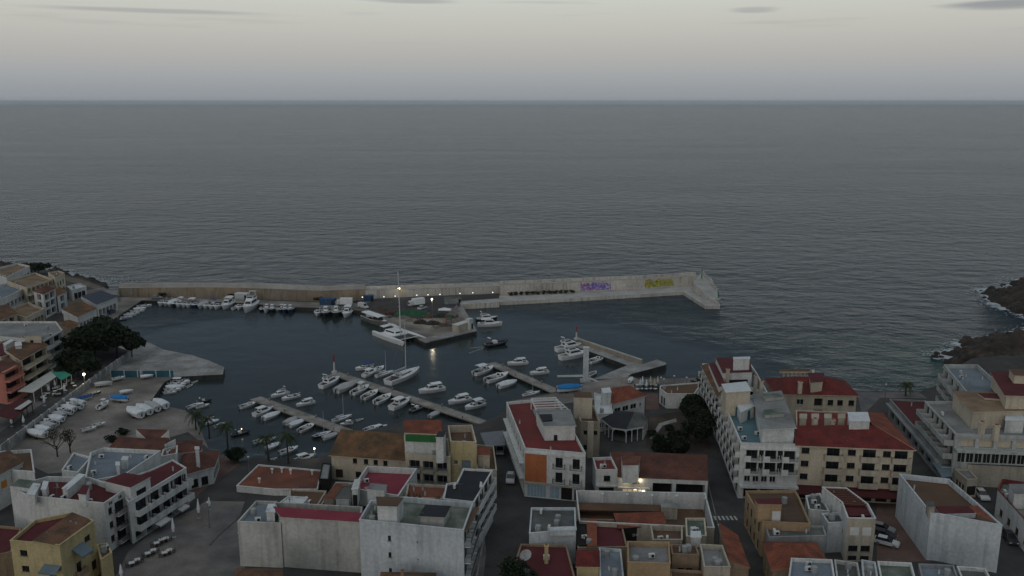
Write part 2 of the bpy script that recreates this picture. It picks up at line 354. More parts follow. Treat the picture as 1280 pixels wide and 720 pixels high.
AWN_R = mat('maroon_awning', (.085, .02, .022), .85, .15, .5)
AWN_G = mat('green_awning', (.05, .28, .2), .85, .12, .5)
AWN_B = mat('slate_blue_awning', (.14, .19, .22), .7, .15, .5)
CLAY = mat('clay_pot', (.3, .1, .05), .8, .15, 2.)
LEAF = mat('leaf_green', (.028, .05, .018), .8, .4, .8, second=(.05, .07, .025), s2=1.2)
LEAFD = mat('dark_leaf_green', (.012, .022, .010), .85, .4, .6, second=(.022, .034, .014), s2=.9)
LEAFB = mat('dry_leaf_brown', (.06, .045, .025), .85, .4, .8, second=(.035, .04, .018), s2=1.2)
BARK = mat('bark', (.06, .045, .033), .95, .3, 2.)
def lamp_mat(name, col, s): return mat(name, (.8, .8, .75), .5, .02, 1., emit=(col, s))
E_WARM = lamp_mat('warm_lamp_glow', (1, .78, .45), 6.0)
E_COOL = lamp_mat('white_lamp_glow', (1, .95, .85), 5.0)
CACHE = {}
def cached(key, fn):
    if key not in CACHE: CACHE[key] = fn()
    return CACHE[key]
def window_mesh(w, h, m, mull, sill):
    def f():
        q = MB(); t = .07
        for x in (-w/2+t/2, w/2-t/2): q.box((x, 0, h/2), (t, .08, h), m)
        for z in (t/2, h-t/2): q.box((0, 0, z), (w-2*t, .078, t), m)
        for k in range(1, mull+1): q.box((-w/2 + w*k/(mull+1), 0, h/2), (.06, .074, h-2*t), m)
        if sill: q.box((0, -.17, -.03), (w+.2, .3, .06), FRAMEW if m is not FRAMED else STONE)
        return q.mesh('window')
    return cached(('win', w, h, m.name, mull, sill), f)
def pane_mesh(w, h, m):
    return cached(('pane', w, h, m.name), lambda: (lambda q: (q.box((0, .02, h/2), (w-.13, .02, h-.13), m), q.mesh('pane'))[1])(MB()))
def rail_mesh(w, d, kind, m):
    def f():
        q = MB(); hh = 1.0
        segs = [((-w/2, 0), (-w/2, -d)), ((-w/2, -d), (w/2, -d)), ((w/2, -d), (w/2, 0))]
        if kind == 'solid':
            q.box((0, -d+.05, .5), (w, .1, 1.0), m)
            for x in (-w/2+.05, w/2-.05): q.box((x, -d/2+.049, .5), (.1, d-.102, 1.0), m)
        elif kind == 'planter':
            q.box((-w*.3, -d+.06, .52), (w*.4, .12, 1.04), m)
            q.box((w*.2, -d+.05, .95), (w*.6, .05, .05), DMETAL)
            n = int(w*.6/.14)
            for i in range(n): q.box((-w*.1 + .07 + i*.14, -d+.05, .46), (.025, .025, .92), DMETAL)
            for x in (-w/2+.05, w/2-.05): q.box((x, -d/2+.06, .5), (.1, d-.13, 1.0), m)
        else:
            for (a, b) in segs:
                a, b = Vector((*a, 0)), Vector((*b, 0)); L = (b-a).length; d_ = (b-a)/L; ang = math.atan2(d_.y, d_.x); mid = (a+b)/2
                for z in (.1, hh): q.box((mid.x, mid.y, z), (L, .05, .05), m, ang)
                n = max(1, int(L/.15))
                for i in range(1, n): c = a + d_*(L*i/n); q.box((c.x, c.y, .55), (.028, .028, .85), m, ang)
        return q.mesh('railing')
    return cached(('rail', w, d, kind, m.name), f)
def slab_mesh(w, d, m):
    return cached(('slab', w, d, m.name), lambda: (lambda q: (q.box((0, -d/2, -.09), (w, d, .18), m), q.mesh('balcony'))[1])(MB()))
def shutter_mesh(w, h, m):
    def f():
        q = MB(); q.box((0, 0, h/2), (w, .05, h), m)
        for k in range(int(h/.22)): q.box((0, -.03, .12+k*.22), (w-.12, .03, .05), m)
        return q.mesh('shutter')
    return cached(('sh', w, h, m.name), f)
def inset(pts, t):
    n = len(pts); out = []
    for i in range(n):
        a, b, c = pts[i-1], pts[i], pts[(i+1) % n]
        d1 = (b-a).xy.normalized(); d2 = (c-b).xy.normalized()
        n1 = Vector((-d1.y, d1.x)); n2 = Vector((-d2.y, d2.x)); k = (n1+n2); L = max(.35, 1+n1.dot(n2))
        o = b.xy + k*(t/L); out.append(Vector((o.x, o.y, 0)))
    return out
def extend(a, b, depth):                      # a rectangle behind the front edge a-b
    d = (b-a).xy.normalized(); n = Vector((-d.y, d.x, 0))*depth
    return [a, b, b+n, a+n]
HOUSES = []
SALT = random.Random(77)
class House:
    def __init__(s, name, label, cat, pts, h, wall=None, roof=None, g=G, style='flat', par=.7, rise=2.2, over=.35, cap=None, root=None, group=None, ridge=0, wname='wall', base=None, front=None):
        s.g = g; s.label_ = label; s.zr = g+h; s.z0 = (g-.6) if base is None else base
        w = [P(p[0], p[1], s.zr) if not isinstance(p, Vector) else p.copy() for p in pts]
        if front: w = extend(w[0], w[1], front)
        s.pts = [Vector((p.x, p.y, 0)) for p in w]
        ar = sum(s.pts[i].x*s.pts[(i+1) % len(w)].y-s.pts[(i+1) % len(w)].x*s.pts[i].y for i in range(len(w)))
        assert ar > 0, label
        s.wall = wall or WHITE; s.roofm = roof or R_GREY; s.style = style; s.par = par; s.rise = rise; s.over = over; s.cap = cap or s.wall; s.ridge = ridge; s.wname = wname
        c = sum(s.pts, Vector())/len(s.pts)
        if root is None: root = thing(name, label, cat, (c.x, c.y, g), group=group)
        s.root = root; s.off = root.location.copy(); s.ops = {}; s.wallm = {}; s.built = False; HOUSES.append(s)
    def edge(s, i):
        a, b = s.pts[i], s.pts[(i+1) % len(s.pts)]; d = (b-a); L = d.length; d = d/L
        return a, b, d, L, math.atan2(d.y, d.x)
    def world(s, i, u, z, out=0.):
        a, b, d, L, _ = s.edge(i); n = Vector((d.y, -d.x, 0))
        return Vector((a.x+d.x*u+n.x*out, a.y+d.y*u+n.y*out, z))
    def loc(s, p): return p - s.off
    def op(s, i, u, z, w, h, kind='win', frame=None, depth=.2, mull=1, **k):
        s.ops.setdefault(i, []).append((u-w/2, u+w/2, s.g+z, s.g+z+h))
        e = s.edge(i); p = s.world(i, u, s.g+z, -depth+.05); fr = frame or FRAMEW
        if kind == 'dark':
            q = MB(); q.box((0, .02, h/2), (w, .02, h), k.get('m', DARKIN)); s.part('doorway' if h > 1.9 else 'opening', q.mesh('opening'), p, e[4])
        else:
            o = s.part('door' if kind == 'door' else 'window', window_mesh(round(w, 2), round(h, 2), fr, mull, kind == 'win'), p, e[4])
            link('pane', pane_mesh(round(w, 2), round(h, 2), k.get('pane', GLASS)), o)
        if kind == 'closed' or k.get('shut'):
            link('shutter', shutter_mesh(round(w, 2), round(h, 2), k.get('shut', GREYSH)), o, (0, -.1, 0))
        if k.get('side'):
            for sx in (-1, 1): link('shutter', shutter_mesh(round(w/2, 2), round(h, 2), k['side']), o, (sx*w*.76, -depth, 0))
        s.ops[i][-1] = s.ops[i][-1]+(depth,)
    def part(s, name, me, p, rz=0): return link(name, me, s.root, s.loc(p), rz)
    def row(s, i, z, n, w, h, m0=.8, m1=.8, skip=(), **k):
        L = s.edge(i)[3]; 
        while n > 1 and (L-m0-m1)/n < w+.15: n -= 1
        for j in range(n):
            if j in skip: continue
            s.op(i, m0+(L-m0-m1)*(j+.5)/n, z, w, h, **k)
    def balc(s, i, z, us, w, d=1.0, kind='bars', m=None, slab=None, door=(1.5, 2.1), frame=None, deep=.2, pane=None, ndoor=1):
        e = s.edge(i)
        for u in us:
            u = min(max(u, w/2+.1), e[3]-w/2-.1) if w < e[3]-.3 else e[3]/2
            ww = min(w, e[3]-.1)
            for k in range(ndoor):
                du = u + (k-(ndoor-1)/2)*(ww/ndoor); s.op(i, du, z+.05, min(door[0], ww/ndoor-.3), door[1], 'door', frame=frame, depth=deep, pane=pane or GLASS)
            b = s.part('balcony', slab_mesh(round(ww, 2), d, slab or s.wall), s.world(i, u, s.g+z), e[4])
            link('railing', rail_mesh(round(ww, 2), d, kind, m or (DMETAL if kind == 'bars' else s.wall)), b)
    def balcrow(s, i, zs, n, w, m0=.4, m1=.4, **k):
        L = s.edge(i)[3]
        for z in zs: s.balc(i, z, [m0+(L-m0-m1)*(j+.5)/n for j in range(n)], w, **k)
    def band(s, i, z, h, out, m, name='cornice', u0=0, u1=None):
        e = s.edge(i); u1 = e[3] if u1 is None else u1
        q = MB(); q.box((0, -out/2, h/2), (u1-u0, out, h), m); s.part(name, q.mesh(name), s.world(i, (u0+u1)/2, s.g+z), e[4])
    def awning(s, i, z, u0, u1, d, drop, m, name='awning', th=.07):
        e = s.edge(i); w = u1-u0; q = MB()
        for (za, rev) in ((0, False), (-th, True)):
            f = [(-w/2, -.02, za), (-w/2, -d, za-drop), (w/2, -d, za-drop), (w/2, -.02, za)]
            q.face(f if not rev else f[::-1], m)
        q.face([(-w/2, -d, -drop), (-w/2, -d, -drop-.25), (w/2, -d, -drop-.25), (w/2, -d, -drop)], m)
        s.part(name, q.mesh(name), s.world(i, (u0+u1)/2, s.g+z), e[4])
    def wallmesh(s):
        q = MB(); n = len(s.pts)
        for i in range(n):
            a, b, d, L, ang = s.edge(i); nrm = Vector((d.y, -d.x, 0)); wm = s.wallm.get(i, s.wall)
            ops = [o for o in s.ops.get(i, [])]
            us = sorted({0., L} | {min(max(x, 0), L) for o in ops for x in o[:2]}); zs = sorted({s.z0, s.zr} | {min(max(z, s.z0), s.zr) for o in ops for z in o[2:4]})
            pt = lambda u, z, o=0: (a.x+d.x*u-nrm.x*o, a.y+d.y*u-nrm.y*o, z)
            for x0, x1 in zip(us, us[1:]):
                run = None
                for z0, z1 in zip(zs, zs[1:]):
                    um, zm = (x0+x1)/2, (z0+z1)/2
                    if any(o[0] < um < o[1] and o[2] < zm < o[3] for o in ops):
                        if run: q.face([pt(x0, run[0]), pt(x1, run[0]), pt(x1, run[1]), pt(x0, run[1])], wm); run = None
                    else: run = (run[0], z1) if run else (z0, z1)
                if run: q.face([pt(x0, run[0]), pt(x1, run[0]), pt(x1, run[1]), pt(x0, run[1])], wm)
            for (u0, u1, z0, z1, dp) in ops:
                for f in ([pt(u0, z0), pt(u1, z0), pt(u1, z0, dp), pt(u0, z0, dp)], [pt(u0, z1), pt(u0, z1, dp), pt(u1, z1, dp), pt(u1, z1)],
                          [pt(u0, z0), pt(u0, z0, dp), pt(u0, z1, dp), pt(u0, z1)], [pt(u1, z0), pt(u1, z1), pt(u1, z1, dp), pt(u1, z0, dp)]): q.face(f, wm)
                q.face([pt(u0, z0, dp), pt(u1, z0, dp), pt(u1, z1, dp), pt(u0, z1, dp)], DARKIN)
        return q
    def build(s):
        if s.built: return s
        s.built = True
        s.wallmesh().build(s.wname, s.root, s.off)
        q = MB(); z = s.zr; pts = s.pts; n = len(pts)
        if s.style == 'flat':
            t = .22; inn = inset(pts, t); out = inset(pts, -.05); c = MB(); zt = z+.1
            for i in range(n):
                j = (i+1) % n
                A, B, C, D = out[i], out[j], inn[j], inn[i]
                c.face([(A.x, A.y, zt), (B.x, B.y, zt), (C.x, C.y, zt), (D.x, D.y, zt)], s.cap)
                c.face([(A.x, A.y, z-.02), (B.x, B.y, z-.02), (B.x, B.y, zt), (A.x, A.y, zt)], s.cap)
                c.face([(B.x, B.y, z-.02), (A.x, A.y, z-.02), (D.x, D.y, z-.02), (C.x, C.y, z-.02)], s.cap)
                c.face([(C.x, C.y, zt), (C.x, C.y, z-s.par), (D.x, D.y, z-s.par), (D.x, D.y, zt)][::-1], s.cap)
            c.build('parapet', s.root, s.off); q.poly(inn, z-s.par, s.roofm)
        else:
            o = [Vector((p.x, p.y, z)) for p in inset(pts, -s.over)]
            r = s.ridge; A, B, C, D = [o[(k+r) % 4] for k in range(4)]      # ridge runs along A-B
            def slope(f):
                e = (f[1]-f[0]).normalized(); uv = [((p-f[0]).dot(e), ((p-f[0])-e*(p-f[0]).dot(e)).length) for p in f]; q.face(f, s.roofm, uv)
            up = Vector((0, 0, s.rise))
            if s.style == 'shed':
                slope([A, B, C+up, D+up])
                for f in ([B, C, C+up], [D, A, D+up], [C, D, D+up, C+up]): q.face([Vector((p.x, p.y, p.z)) for p in f], s.wall)
            else:
                m1, m2 = (D+A)/2, (B+C)/2; L = (m2-m1).length; wd = ((A-D).length+(B-C).length)/2
                k = min(.48, (wd/2)/L) if s.style == 'hip' else 0
                r1, r2 = m1+(m2-m1)*k+up, m2-(m2-m1)*k+up
                slope([A, B, r2, r1]); slope([C, D, r1, r2])
                if s.style == 'hip': slope([B, C, r2]); slope([D, A, r1])
                else: q.face([B, C, r2], s.wall); q.face([D, A, r1], s.wall)
            th = Vector((0, 0, .14))
            for i in range(4):
                a, b = o[i], o[(i+1) % 4]; q.face([a-th, b-th, b, a], s.wall)
            q.face([p-th for p in reversed(o)], s.wall)
        q.build('roof', s.root, s.off)
        return s
    def block(s, pts, z1, wall, roof, z0=None, name='stair_house', over=.0, door=None):
        """a smaller volume standing on the roof; pts are the pixels of its top"""
        z0 = s.zr-s.par if z0 is None else s.g+z0; zt = s.g+z1
        w = ccw([P(p[0], p[1], zt) if not isinstance(p, Vector) else p for p in pts]); q = MB(); q.prism(w, z0, zt, wall, wall)
        o = q.build(name, s.root, s.off); r = MB(); ro = inset([Vector((p.x, p.y, 0)) for p in w], -.12-over); r.prism(ro, zt, zt+.14, wall, roof, True); r.build('roof_slab', o, s.off)
        if door is not None:
            e, u, dw, dh, dm = door; a, b = w[e], w[(e+1) % len(w)]; d = (b-a).xy.normalized(); c = a.xy+(b-a).xy*u
            dd = MB(); dd.box((0, -.03, dh/2), (dw, .08, dh), dm); link('door', dd.mesh('door'), o, Vector((c.x, c.y, z0))-s.off, math.atan2(d.y, d.x))
        return o
    def chimney(s, px, z1, z0=None, w=.6, m=None):
        p = P(px[0], px[1], s.g+z1); z0 = s.zr-s.par-.3 if z0 is None else s.g+z0; q = MB(); h = s.g+z1-z0
        q.box((0, 0, h/2), (w, w, h), m or s.wall); q.box((0, 0, h+.06), (w+.2, w+.2, .12), m or s.wall); q.box((0, 0, h+.22), (w*.6, w*.6, .2), CLAY)
        s.part('chimney', q.mesh('chimney'), Vector((p.x, p.y, z0)))
    def clutter(s, n, seed=1, kinds=('ac', 'tank', 'ant', 'vent'), m=1.2):
        s.cl = True; r = random.Random(seed); q = inset(s.pts, m); z = s.zr-s.par
        for k in range(int(n*1.6)):
            i = r.randrange(len(q)); a, b, c = q[0], q[(i+1) % len(q)], q[(i+2) % len(q)]; u, v = sorted((r.random(), r.random()))
            p = a*u+b*(v-u)+c*(1-v); p = Vector((p.x, p.y, z)); kd = r.choice(kinds); rz = r.choice((0, .2, 1.4))
            if kd == 'ac': s.part('air_conditioner', cached('ac', ac_mesh), p, rz)
            elif kd == 'tank': s.part('water_tank', cached('tank', tank_mesh), p, rz)
            elif kd == 'ant': s.part('antenna', cached('ant', ant_mesh), p, rz)
            else: s.part('roof_vent', cached('vent', vent_mesh), p, rz)
def ac_mesh():
    q = MB(); q.box((0, 0, .1), (.8, .3, .1), METAL); q.box((0, 0, .5), (.95, .4, .7), FRAMEW); q.tube((.12, -.2, .5), (.12, -.23, .5), .26, .26, DMETAL, 10); return q.mesh('air_conditioner')
def tank_mesh():
    q = MB(); q.tube((0, 0, 0), (0, 0, 1.1), .5, .5, GREYSH, 10); q.tube((0, 0, 1.1), (0, 0, 1.22), .5, .2, GREYSH, 10); return q.mesh('water_tank')
def ant_mesh():
    q = MB(); q.tube((0, 0, 0), (0, 0, 2.6), .035, .025, METAL, 5); q.tube((-.6, 0, 2.4), (.6, 0, 2.4), .02, .02, METAL, 4)
    for k in range(5): q.tube((-.5+k*.25, -.3, 2.4), (-.5+k*.25, .3, 2.4), .012, .012, METAL, 4)
    return q.mesh('antenna')
def vent_mesh():
    q = MB(); q.tube((0, 0, 0), (0, 0, .8), .14, .14, WHITE, 8); q.tube((0, 0, .8), (0, 0, 1.), .24, .1, METAL, 8); return q.mesh('roof_vent')
# ------------------------------------------------------------------ town: right-hand side
def H(*a, **k): return House(*a, **k)
# R1 blind-walled white house
h = H('house', 'tall white house with blank windowless walls and brown sunken roof', 'house', [(1163.5, 642), (1176, 643), (1253, 657), (1224, 631), (1186, 599), (1124, 592.5)], 8.6, WHITE2, R_BROWN, par=.9)
h.block([(1168, 634), (1210, 634), (1219, 642), (1176, 643)], 8.5, WHITE2, R_DRED, name='front_roof_terrace'); h.block([(1211, 634), (1224, 633), (1251, 656), (1221, 643)], 8.3, TANW, T_ORANGE, name='side_roof'); h.block([(1158,628),(1166,628),(1168,634),(1161,634)],9.6,STONE,R_GREY,name='chimney_stack')
h.clutter(2, 3, ('ant', 'vent')); h.build()
# R2 yellow apartments
h = H('apartment_building', 'cream yellow apartment block with broad bright red tiled roof and balconies', 'apartment block', [(996, 555.5), (1142, 562), (1103, 517), (995, 513)], 11.4, CREAM, T_RED, style='flat', par=.2)
L = h.edge(0)[3]
for z in (3.4, 6.1, 8.8):
    h.balc(0, z, [L*.32, L*.63, L*.9], 3.6, 1.1, 'solid' if z < 8 else 'solid', slab=BEIGE, m=BEIGE, door=(2.4, 2.1), frame=FRAMED)
    for u in (.08, .48, .78): h.op(0, L*u, z+.8, 1.5, 1.2, 'win', frame=FRAMED)
h.awning(0, 3.0, .5, L-.5, 2.6, .7, AWN_R)
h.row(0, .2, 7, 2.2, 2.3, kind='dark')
for i in (1, 3):
    for z in (3.8, 6.5, 9.2): h.row(i, z, 5, 1.1, 1.3, kind='win', frame=FRAMED)
h.build()
def tiled_front(h, eaveL, eaveR, backL, backR, z, zback, m, name='tiled_roof'):
    """one tiled slope from an eave pixel line up to a back pixel line"""
    q = MB(); f = [P(*eaveL, h.g+z), P(*eaveR, h.g+z), P(*backR, h.g+zback), P(*backL, h.g+zback)]
    e = (f[1]-f[0]).normalized(); uv = [((p-f[0]).dot(e), ((p-f[0])-e*(p-f[0]).dot(e)).length) for p in f]
    th = Vector((0, 0, .16)); g_ = [p-th for p in f]
    for t3 in ((0, 1, 2), (0, 2, 3)): q.face([f[i] for i in t3], m, [uv[i] for i in t3]); q.face([g_[i] for i in t3[::-1]], h.wall)
    for i in range(len(f)): j = (i+1) % len(f); q.face([g_[i], g_[j], f[j], f[i]], h.wall)
    return q.build(name, h.root, h.off)
tiled_front(h, (994, 557), (1145, 563), (994, 532), (1092, 531), 11.62, 13.6, T_RED)
tiled_front(h, (1145.5, 562.5), (1104, 516), (1092.5, 531), (1077, 515), 11.6, 13.6, T_ORANGE, 'tiled_roof')
for k, x in enumerate((1004, 1019, 1035, 1052, 1066)): h.block([(x-4, 518), (x+4, 518), (x+4, 523), (x-4, 523)], 13.7, CREAM, BEIGE, z0=11, name='terrace_divider')
h.block([(1060, 516), (1084, 516), (1087, 527), (1062, 527)], 14.8, WHITE, R_WHITE, z0=11, name='stair_house', door=(0, .6, .9, 1.9, DARKIN))
for p in ((1019, 524), (1041, 525)): h.chimney(p, 14.4, 12.5, .8, BEIGE)
# R3 yellow house behind with hip roof
h = H('apartment_building', 'smaller cream house with red hipped roof standing behind the yellow apartments', 'house', [(971, 492), (1071, 494), (1054, 476), (958, 474)], 9.6, CREAM, T_RED, style='hip', rise=2.6, over=.5)
L = h.edge(0)[3]
for z in (7.0, 4.2, 1.4):
    for u in (.68, .8, .94): h.op(0, L*u, z, 1.3, 1.3, 'win', frame=FRAMED)
    h.op(0, L*.53, z-.4, 2, 2, 'dark', depth=1.); h.op(0, L*.3, z, 1.6, 1.3, 'win', frame=FRAMEW)
h.build(); h.chimney((1000.5, 478), 13.2, 10.5, .8)
for k in range(8): h.block([(979+k*5.2, 463), (981+k*5.2, 463), (981+k*5.2, 466), (979+k*5.2, 466)], 12.2, CREAM, CREAM, z0=9.8, name='roof_terrace_pier')
h.block([(975, 462), (1012, 462), (1012, 465), (975, 465)], 12.5, CREAM, R_BROWN, z0=12.2, name='pergola_beam')
h.block([(1010, 467), (1030, 467), (1028, 478), (1014, 479)], 12.3, CREAM, R_DRED, z0=10, name='roof_terrace')
# R4 white hotel
h = H('hotel', 'white corner hotel with teal roof terrace and long rows of balconies', 'hotel', [(926, 554), (1000, 556), (985, 530), (960, 492), (897, 470), (903, 500)], 11.6, WHITE, R_TEAL, par=.8)
L = h.edge(0)[3]
h.band(0, 10.4, .25, .35, WHITE); h.band(0, 2.7, .5, 1.2, WHITE, 'canopy_slab')
for z in (5.6, 8.3):
    h.balc(0, z, [L*.2, L*.52, L*.84], 3.2, 1.0, 'planter', door=(2.2, 2.1), frame=FRAMED, deep=.6)
    h.op(0, L*.36, z+.7, .9, 1.3, 'win', frame=FRAMED); h.op(0, L*.68, z+.1, 1.0, 2.1, 'door', frame=FRAMED)
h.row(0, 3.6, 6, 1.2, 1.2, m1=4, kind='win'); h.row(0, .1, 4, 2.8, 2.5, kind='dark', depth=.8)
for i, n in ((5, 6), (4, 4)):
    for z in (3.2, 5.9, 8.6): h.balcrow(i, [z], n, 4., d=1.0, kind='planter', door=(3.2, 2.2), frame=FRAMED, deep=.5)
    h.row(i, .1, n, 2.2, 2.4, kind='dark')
h.block([(943, 494), (975, 490), (993, 535), (953, 537)], 14.3, WHITE, R_LGREY, name='penthouse', over=.3, door=(1, .8, 1.2, 2.2, TEALD))
h.block([(903, 481), (932, 478), (938, 489), (908, 491)], 16.2, CREAM, R_WHITE, name='stair_house', over=.1, door=(0, .5, .9, 2, TEALD))
h.block([(921, 505), (938, 500), (943, 508), (926, 516)], 13.2, WHITE, R_WHITE, name='stair_house', door=(0, .6, 1.0, 2., TEALD))
for q_ in ([(953, 494), (973, 492), (979, 497), (957, 499)], [(955, 513), (976, 511), (980, 518), (956, 520)]): h.block(q_, 14.9, DIRTY, R_GREEN, z0=14.4, name='roof_planter')
h.clutter(4, 5, ('ac', 'vent')); h.build()
h = H('hotel', 'rear wing of white hotel with brown tiled edge roof and open top terraces', 'hotel wing', [(903, 500), (960, 492), (945, 465), (936, 452), (878, 455)], 11.4, WHITE, R_GREY, par=.6)
for z in (3.2, 5.9, 8.6): h.balcrow(4, [z], 7, 3.8, d=1.0, kind='planter', door=(3., 2.2), frame=FRAMED, deep=.5)
h.row(4, .1, 7, 2.2, 2.4, kind='dark')
h.build(); tiled_front(h, (876, 457), (897, 498), (885, 454), (905, 486), 11.5, 12.6, T_BROWN)
h.block([(886, 455), (893, 454), (907, 482), (899, 484)], 13.2, WHITE, R_DRED, name='roof_terrace')
h.block([(895, 448), (936, 447), (940, 466), (904, 467)], 14.4, WHITE, R_DRED, name='top_storey', door=(0, .5, 5., 2., DARKIN))
h.block([(917, 447), (937, 446.5), (937, 449), (917, 449.5)], 17.2, WHITE, R_WHITE, z0=14.4, name='lift_tower')
for p in ((945, 470), (952, 477), (910, 462), (925, 456)): h.chimney(p, 15.6, 11, .7, BEIGE)
# R5 right hotel, stepped
h = H('hotel', 'large stepped grey-white seafront hotel with wide roof terraces and cream penthouse', 'hotel', [(1194.5, 542.5), (1345, 548), (1330, 503), (1156, 502)], 11., HOTELW, R_LGREY, par=.5, cap=HOTELW)
L = h.edge(0)[3]; L3 = h.edge(3)[3]
for z in (2.6, 5.5, 8.4): h.balcrow(3, [z], 6, L3/6-.4, d=1.8, kind='solid', m=HOTELW, slab=HOTELW, door=(3.2, 2.2), frame=FRAMED, deep=.6)
h.row(0, 4.9, 13, 1.5, 2.1, kind='door', frame=FRAMEW); h.row(0, 8.2, 6, 2.8, 1.8, kind='dark', depth=.8, m=CREAM); h.band(0, 7.6, .5, 1.6, HOTELW, 'terrace_slab'); h.band(0, 10.5, .6, .25, HOTELW, 'terrace_edge')
h.block([(1210, 581), (1345, 588), (1345, 575), (1202, 571)], 4.6, BEIGE, R_GREY, z0=-.5, name='podium')
h.block([(1216, 515), (1345, 512), (1345, 494), (1192, 490)], 14.2, CREAM, R_SAND, name='penthouse', over=.3, door=(0, .35, 2.4, 1.9, GREYSH))
h.block([(1231, 498), (1257, 500), (1252, 493), (1222, 492)], 14.6, CREAM, R_DRED, z0=14, name='roof_terrace')
h.block([(1258, 494.5), (1345, 497), (1330, 463), (1240, 466)], 17.2, CREAM, R_DRED, z0=14, name='top_storey', over=.3); h.block([(1268, 470), (1345, 474), (1335, 462), (1262, 462)], 19., CREAM, R_BROWN, z0=17, name='lift_tower')
for p in ((1246, 532), (1228, 528)): h.chimney(p, 13.6, 10.4, .9, CREAM)
h.block([(1258, 519), (1278, 519), (1280, 526), (1257, 526)], 13.2, WHITE, R_WHITE, name='stair_house')
h.clutter(5, 8, ('ac', 'vent')); h.build()
h = H('hotel', 'tall pale rear block of seafront hotel with blue grey roof deck above the rocks', 'hotel block', [(1209, 491), (1262, 492), (1222, 456), (1180, 456)], 14.2, HOTELW, R_BLUE, par=.9)
for z in (2.8, 5.6, 8.4, 11.2): h.balcrow(3, [z], 4, 3.8, d=1.4, kind='solid', m=HOTELW, slab=HOTELW, door=(2.6, 2.1), frame=FRAMED, deep=.5)
for z in (5, 8, 11): h.row(0, z, 5, 1.4, 1.6)
h.clutter(6, 4, ('ac', 'vent', 'ant')); h.build()
h = H('shop_building', 'long low building with dark red flat roof beside the hotel balconies', 'shop row', [(1177, 573), (1190, 573), (1157, 501), (1112, 499)], 4.6, GREYW, R_DRED, par=.3)
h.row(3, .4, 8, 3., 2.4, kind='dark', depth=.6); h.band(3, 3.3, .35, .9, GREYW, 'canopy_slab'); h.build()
h = H('kiosk', 'small pale flat-roofed kiosk beside the hotel podium', 'kiosk', [(1209, 600), (1222, 599), (1211, 587), (1193, 586)], 3.8, BEIGE, R_LGREY, par=.25); h.row(0, .4, 1, 2, 2, kind='dark'); h.row(3, 1, 3, 1., 1.2, kind='dark'); h.build()
h = H('house', 'white terraced house with red roof strip at the right edge street', 'house', [(1247, 612), (1292, 662), (1330, 610), (1253, 599)], 5.4, WHITE, R_GREEN, par=.8, cap=R_RED)
h.row(3, 1.2, 2, 1.2, 1.3); h.row(0, 1.2, 4, 1.4, 1.4, frame=FRAMED); h.block([(1262, 606), (1285, 606), (1290, 618), (1268, 618)], 7.4, WHITE, R_LGREY); h.clutter(3, 2); h.build()
# R9 small houses in the middle of the right half
h = H('house', 'narrow white house with kinked side wall, slatted brown terrace and white shutters', 'house', [(1059.5, 648), (1095, 648.5), (1085, 630), (1058, 610), (1027.5, 609), (1052, 628)], 8., WHITE, R_BROWN, par=.9); h.wallm[0] = BEIGE
L = h.edge(0)[3]
for u in (.28, .72): h.op(0, L*u, 4.9, 1.5, 1.5, 'closed', shut=FRAMEW); h.op(0, L*u, 1.9, 1.6, 1.1, 'win', frame=FRAMED); h.op(0, L*u, .2, 1.5, .9, 'dark')
h.block([(1056, 632), (1083, 633), (1092, 645), (1062, 645)], 7.35, R_DRED, R_DRED, name='roof_terrace')
for k in range(9): h.block([(1033+k*2.6, 611.5+k*2.3), (1058+k*3., 612.5+k*2.3), (1058+k*3., 613+k*2.3), (1033+k*2.6, 612+k*2.3)], 7.9, WOODR, WOODR, z0=7.7, name='pergola_slat')
h.build()
h = H('house', 'pale blue-white annex with dark flat roof beside the narrow white house', 'house', [(1035, 654), (1056, 653), (1050, 641), (1027, 642)], 5.6, WHITE2, R_GREY, par=.35); h.op(0, 3.0, 3.6, .7, .7, 'win'); h.build()
h = H('house', 'little white house with grey felt roof left of the blue-white annex', 'house', [(1011, 637), (1037, 639.5), (1025, 617), (1007, 620)], 5.4, WHITE, R_GREY, par=.3); h.row(0, 1, 2, .9, 1.2); h.build()
h = H('house', 'tan corner house with mottled brown roof and ochre roof room by zebra crossing', 'house', [(953, 652), (1013, 655), (999, 622), (994, 613.5), (932, 614)], 6.6, OCHRE, R_BROWN, par=.4)
for z in (.6, 3.8): h.row(4, z, 4, 1.1, 1.6, frame=FRAMED, mull=1)
h.block([(948, 630.5), (977, 631), (975, 624), (944, 625)], 9.4, OCHRE, R_DRED, door=(0, .8, 1.4, 2., FRAMEW)); h.build()
h = H('house', 'flat grey-roofed low house in front of tan corner house', 'house', [(961, 672), (1033, 670), (1029, 658), (956, 656)], 5.4, GREYW, R_GREY, par=.3); h.row(3, .8, 1, 1.2, 1.6, kind='dark'); h.clutter(2, 6, ('vent', 'ac')); h.build()
h = H('house', 'house with faded orange pyramid tile roof near the bottom street', 'house', [(966, 712), (1032, 700), (1019, 679), (955, 678)], 4.6, TANW, T_ORANGE, style='hip', rise=1.8, over=.3); h.row(3, .4, 3, 1., 2., kind='dark'); h.build()
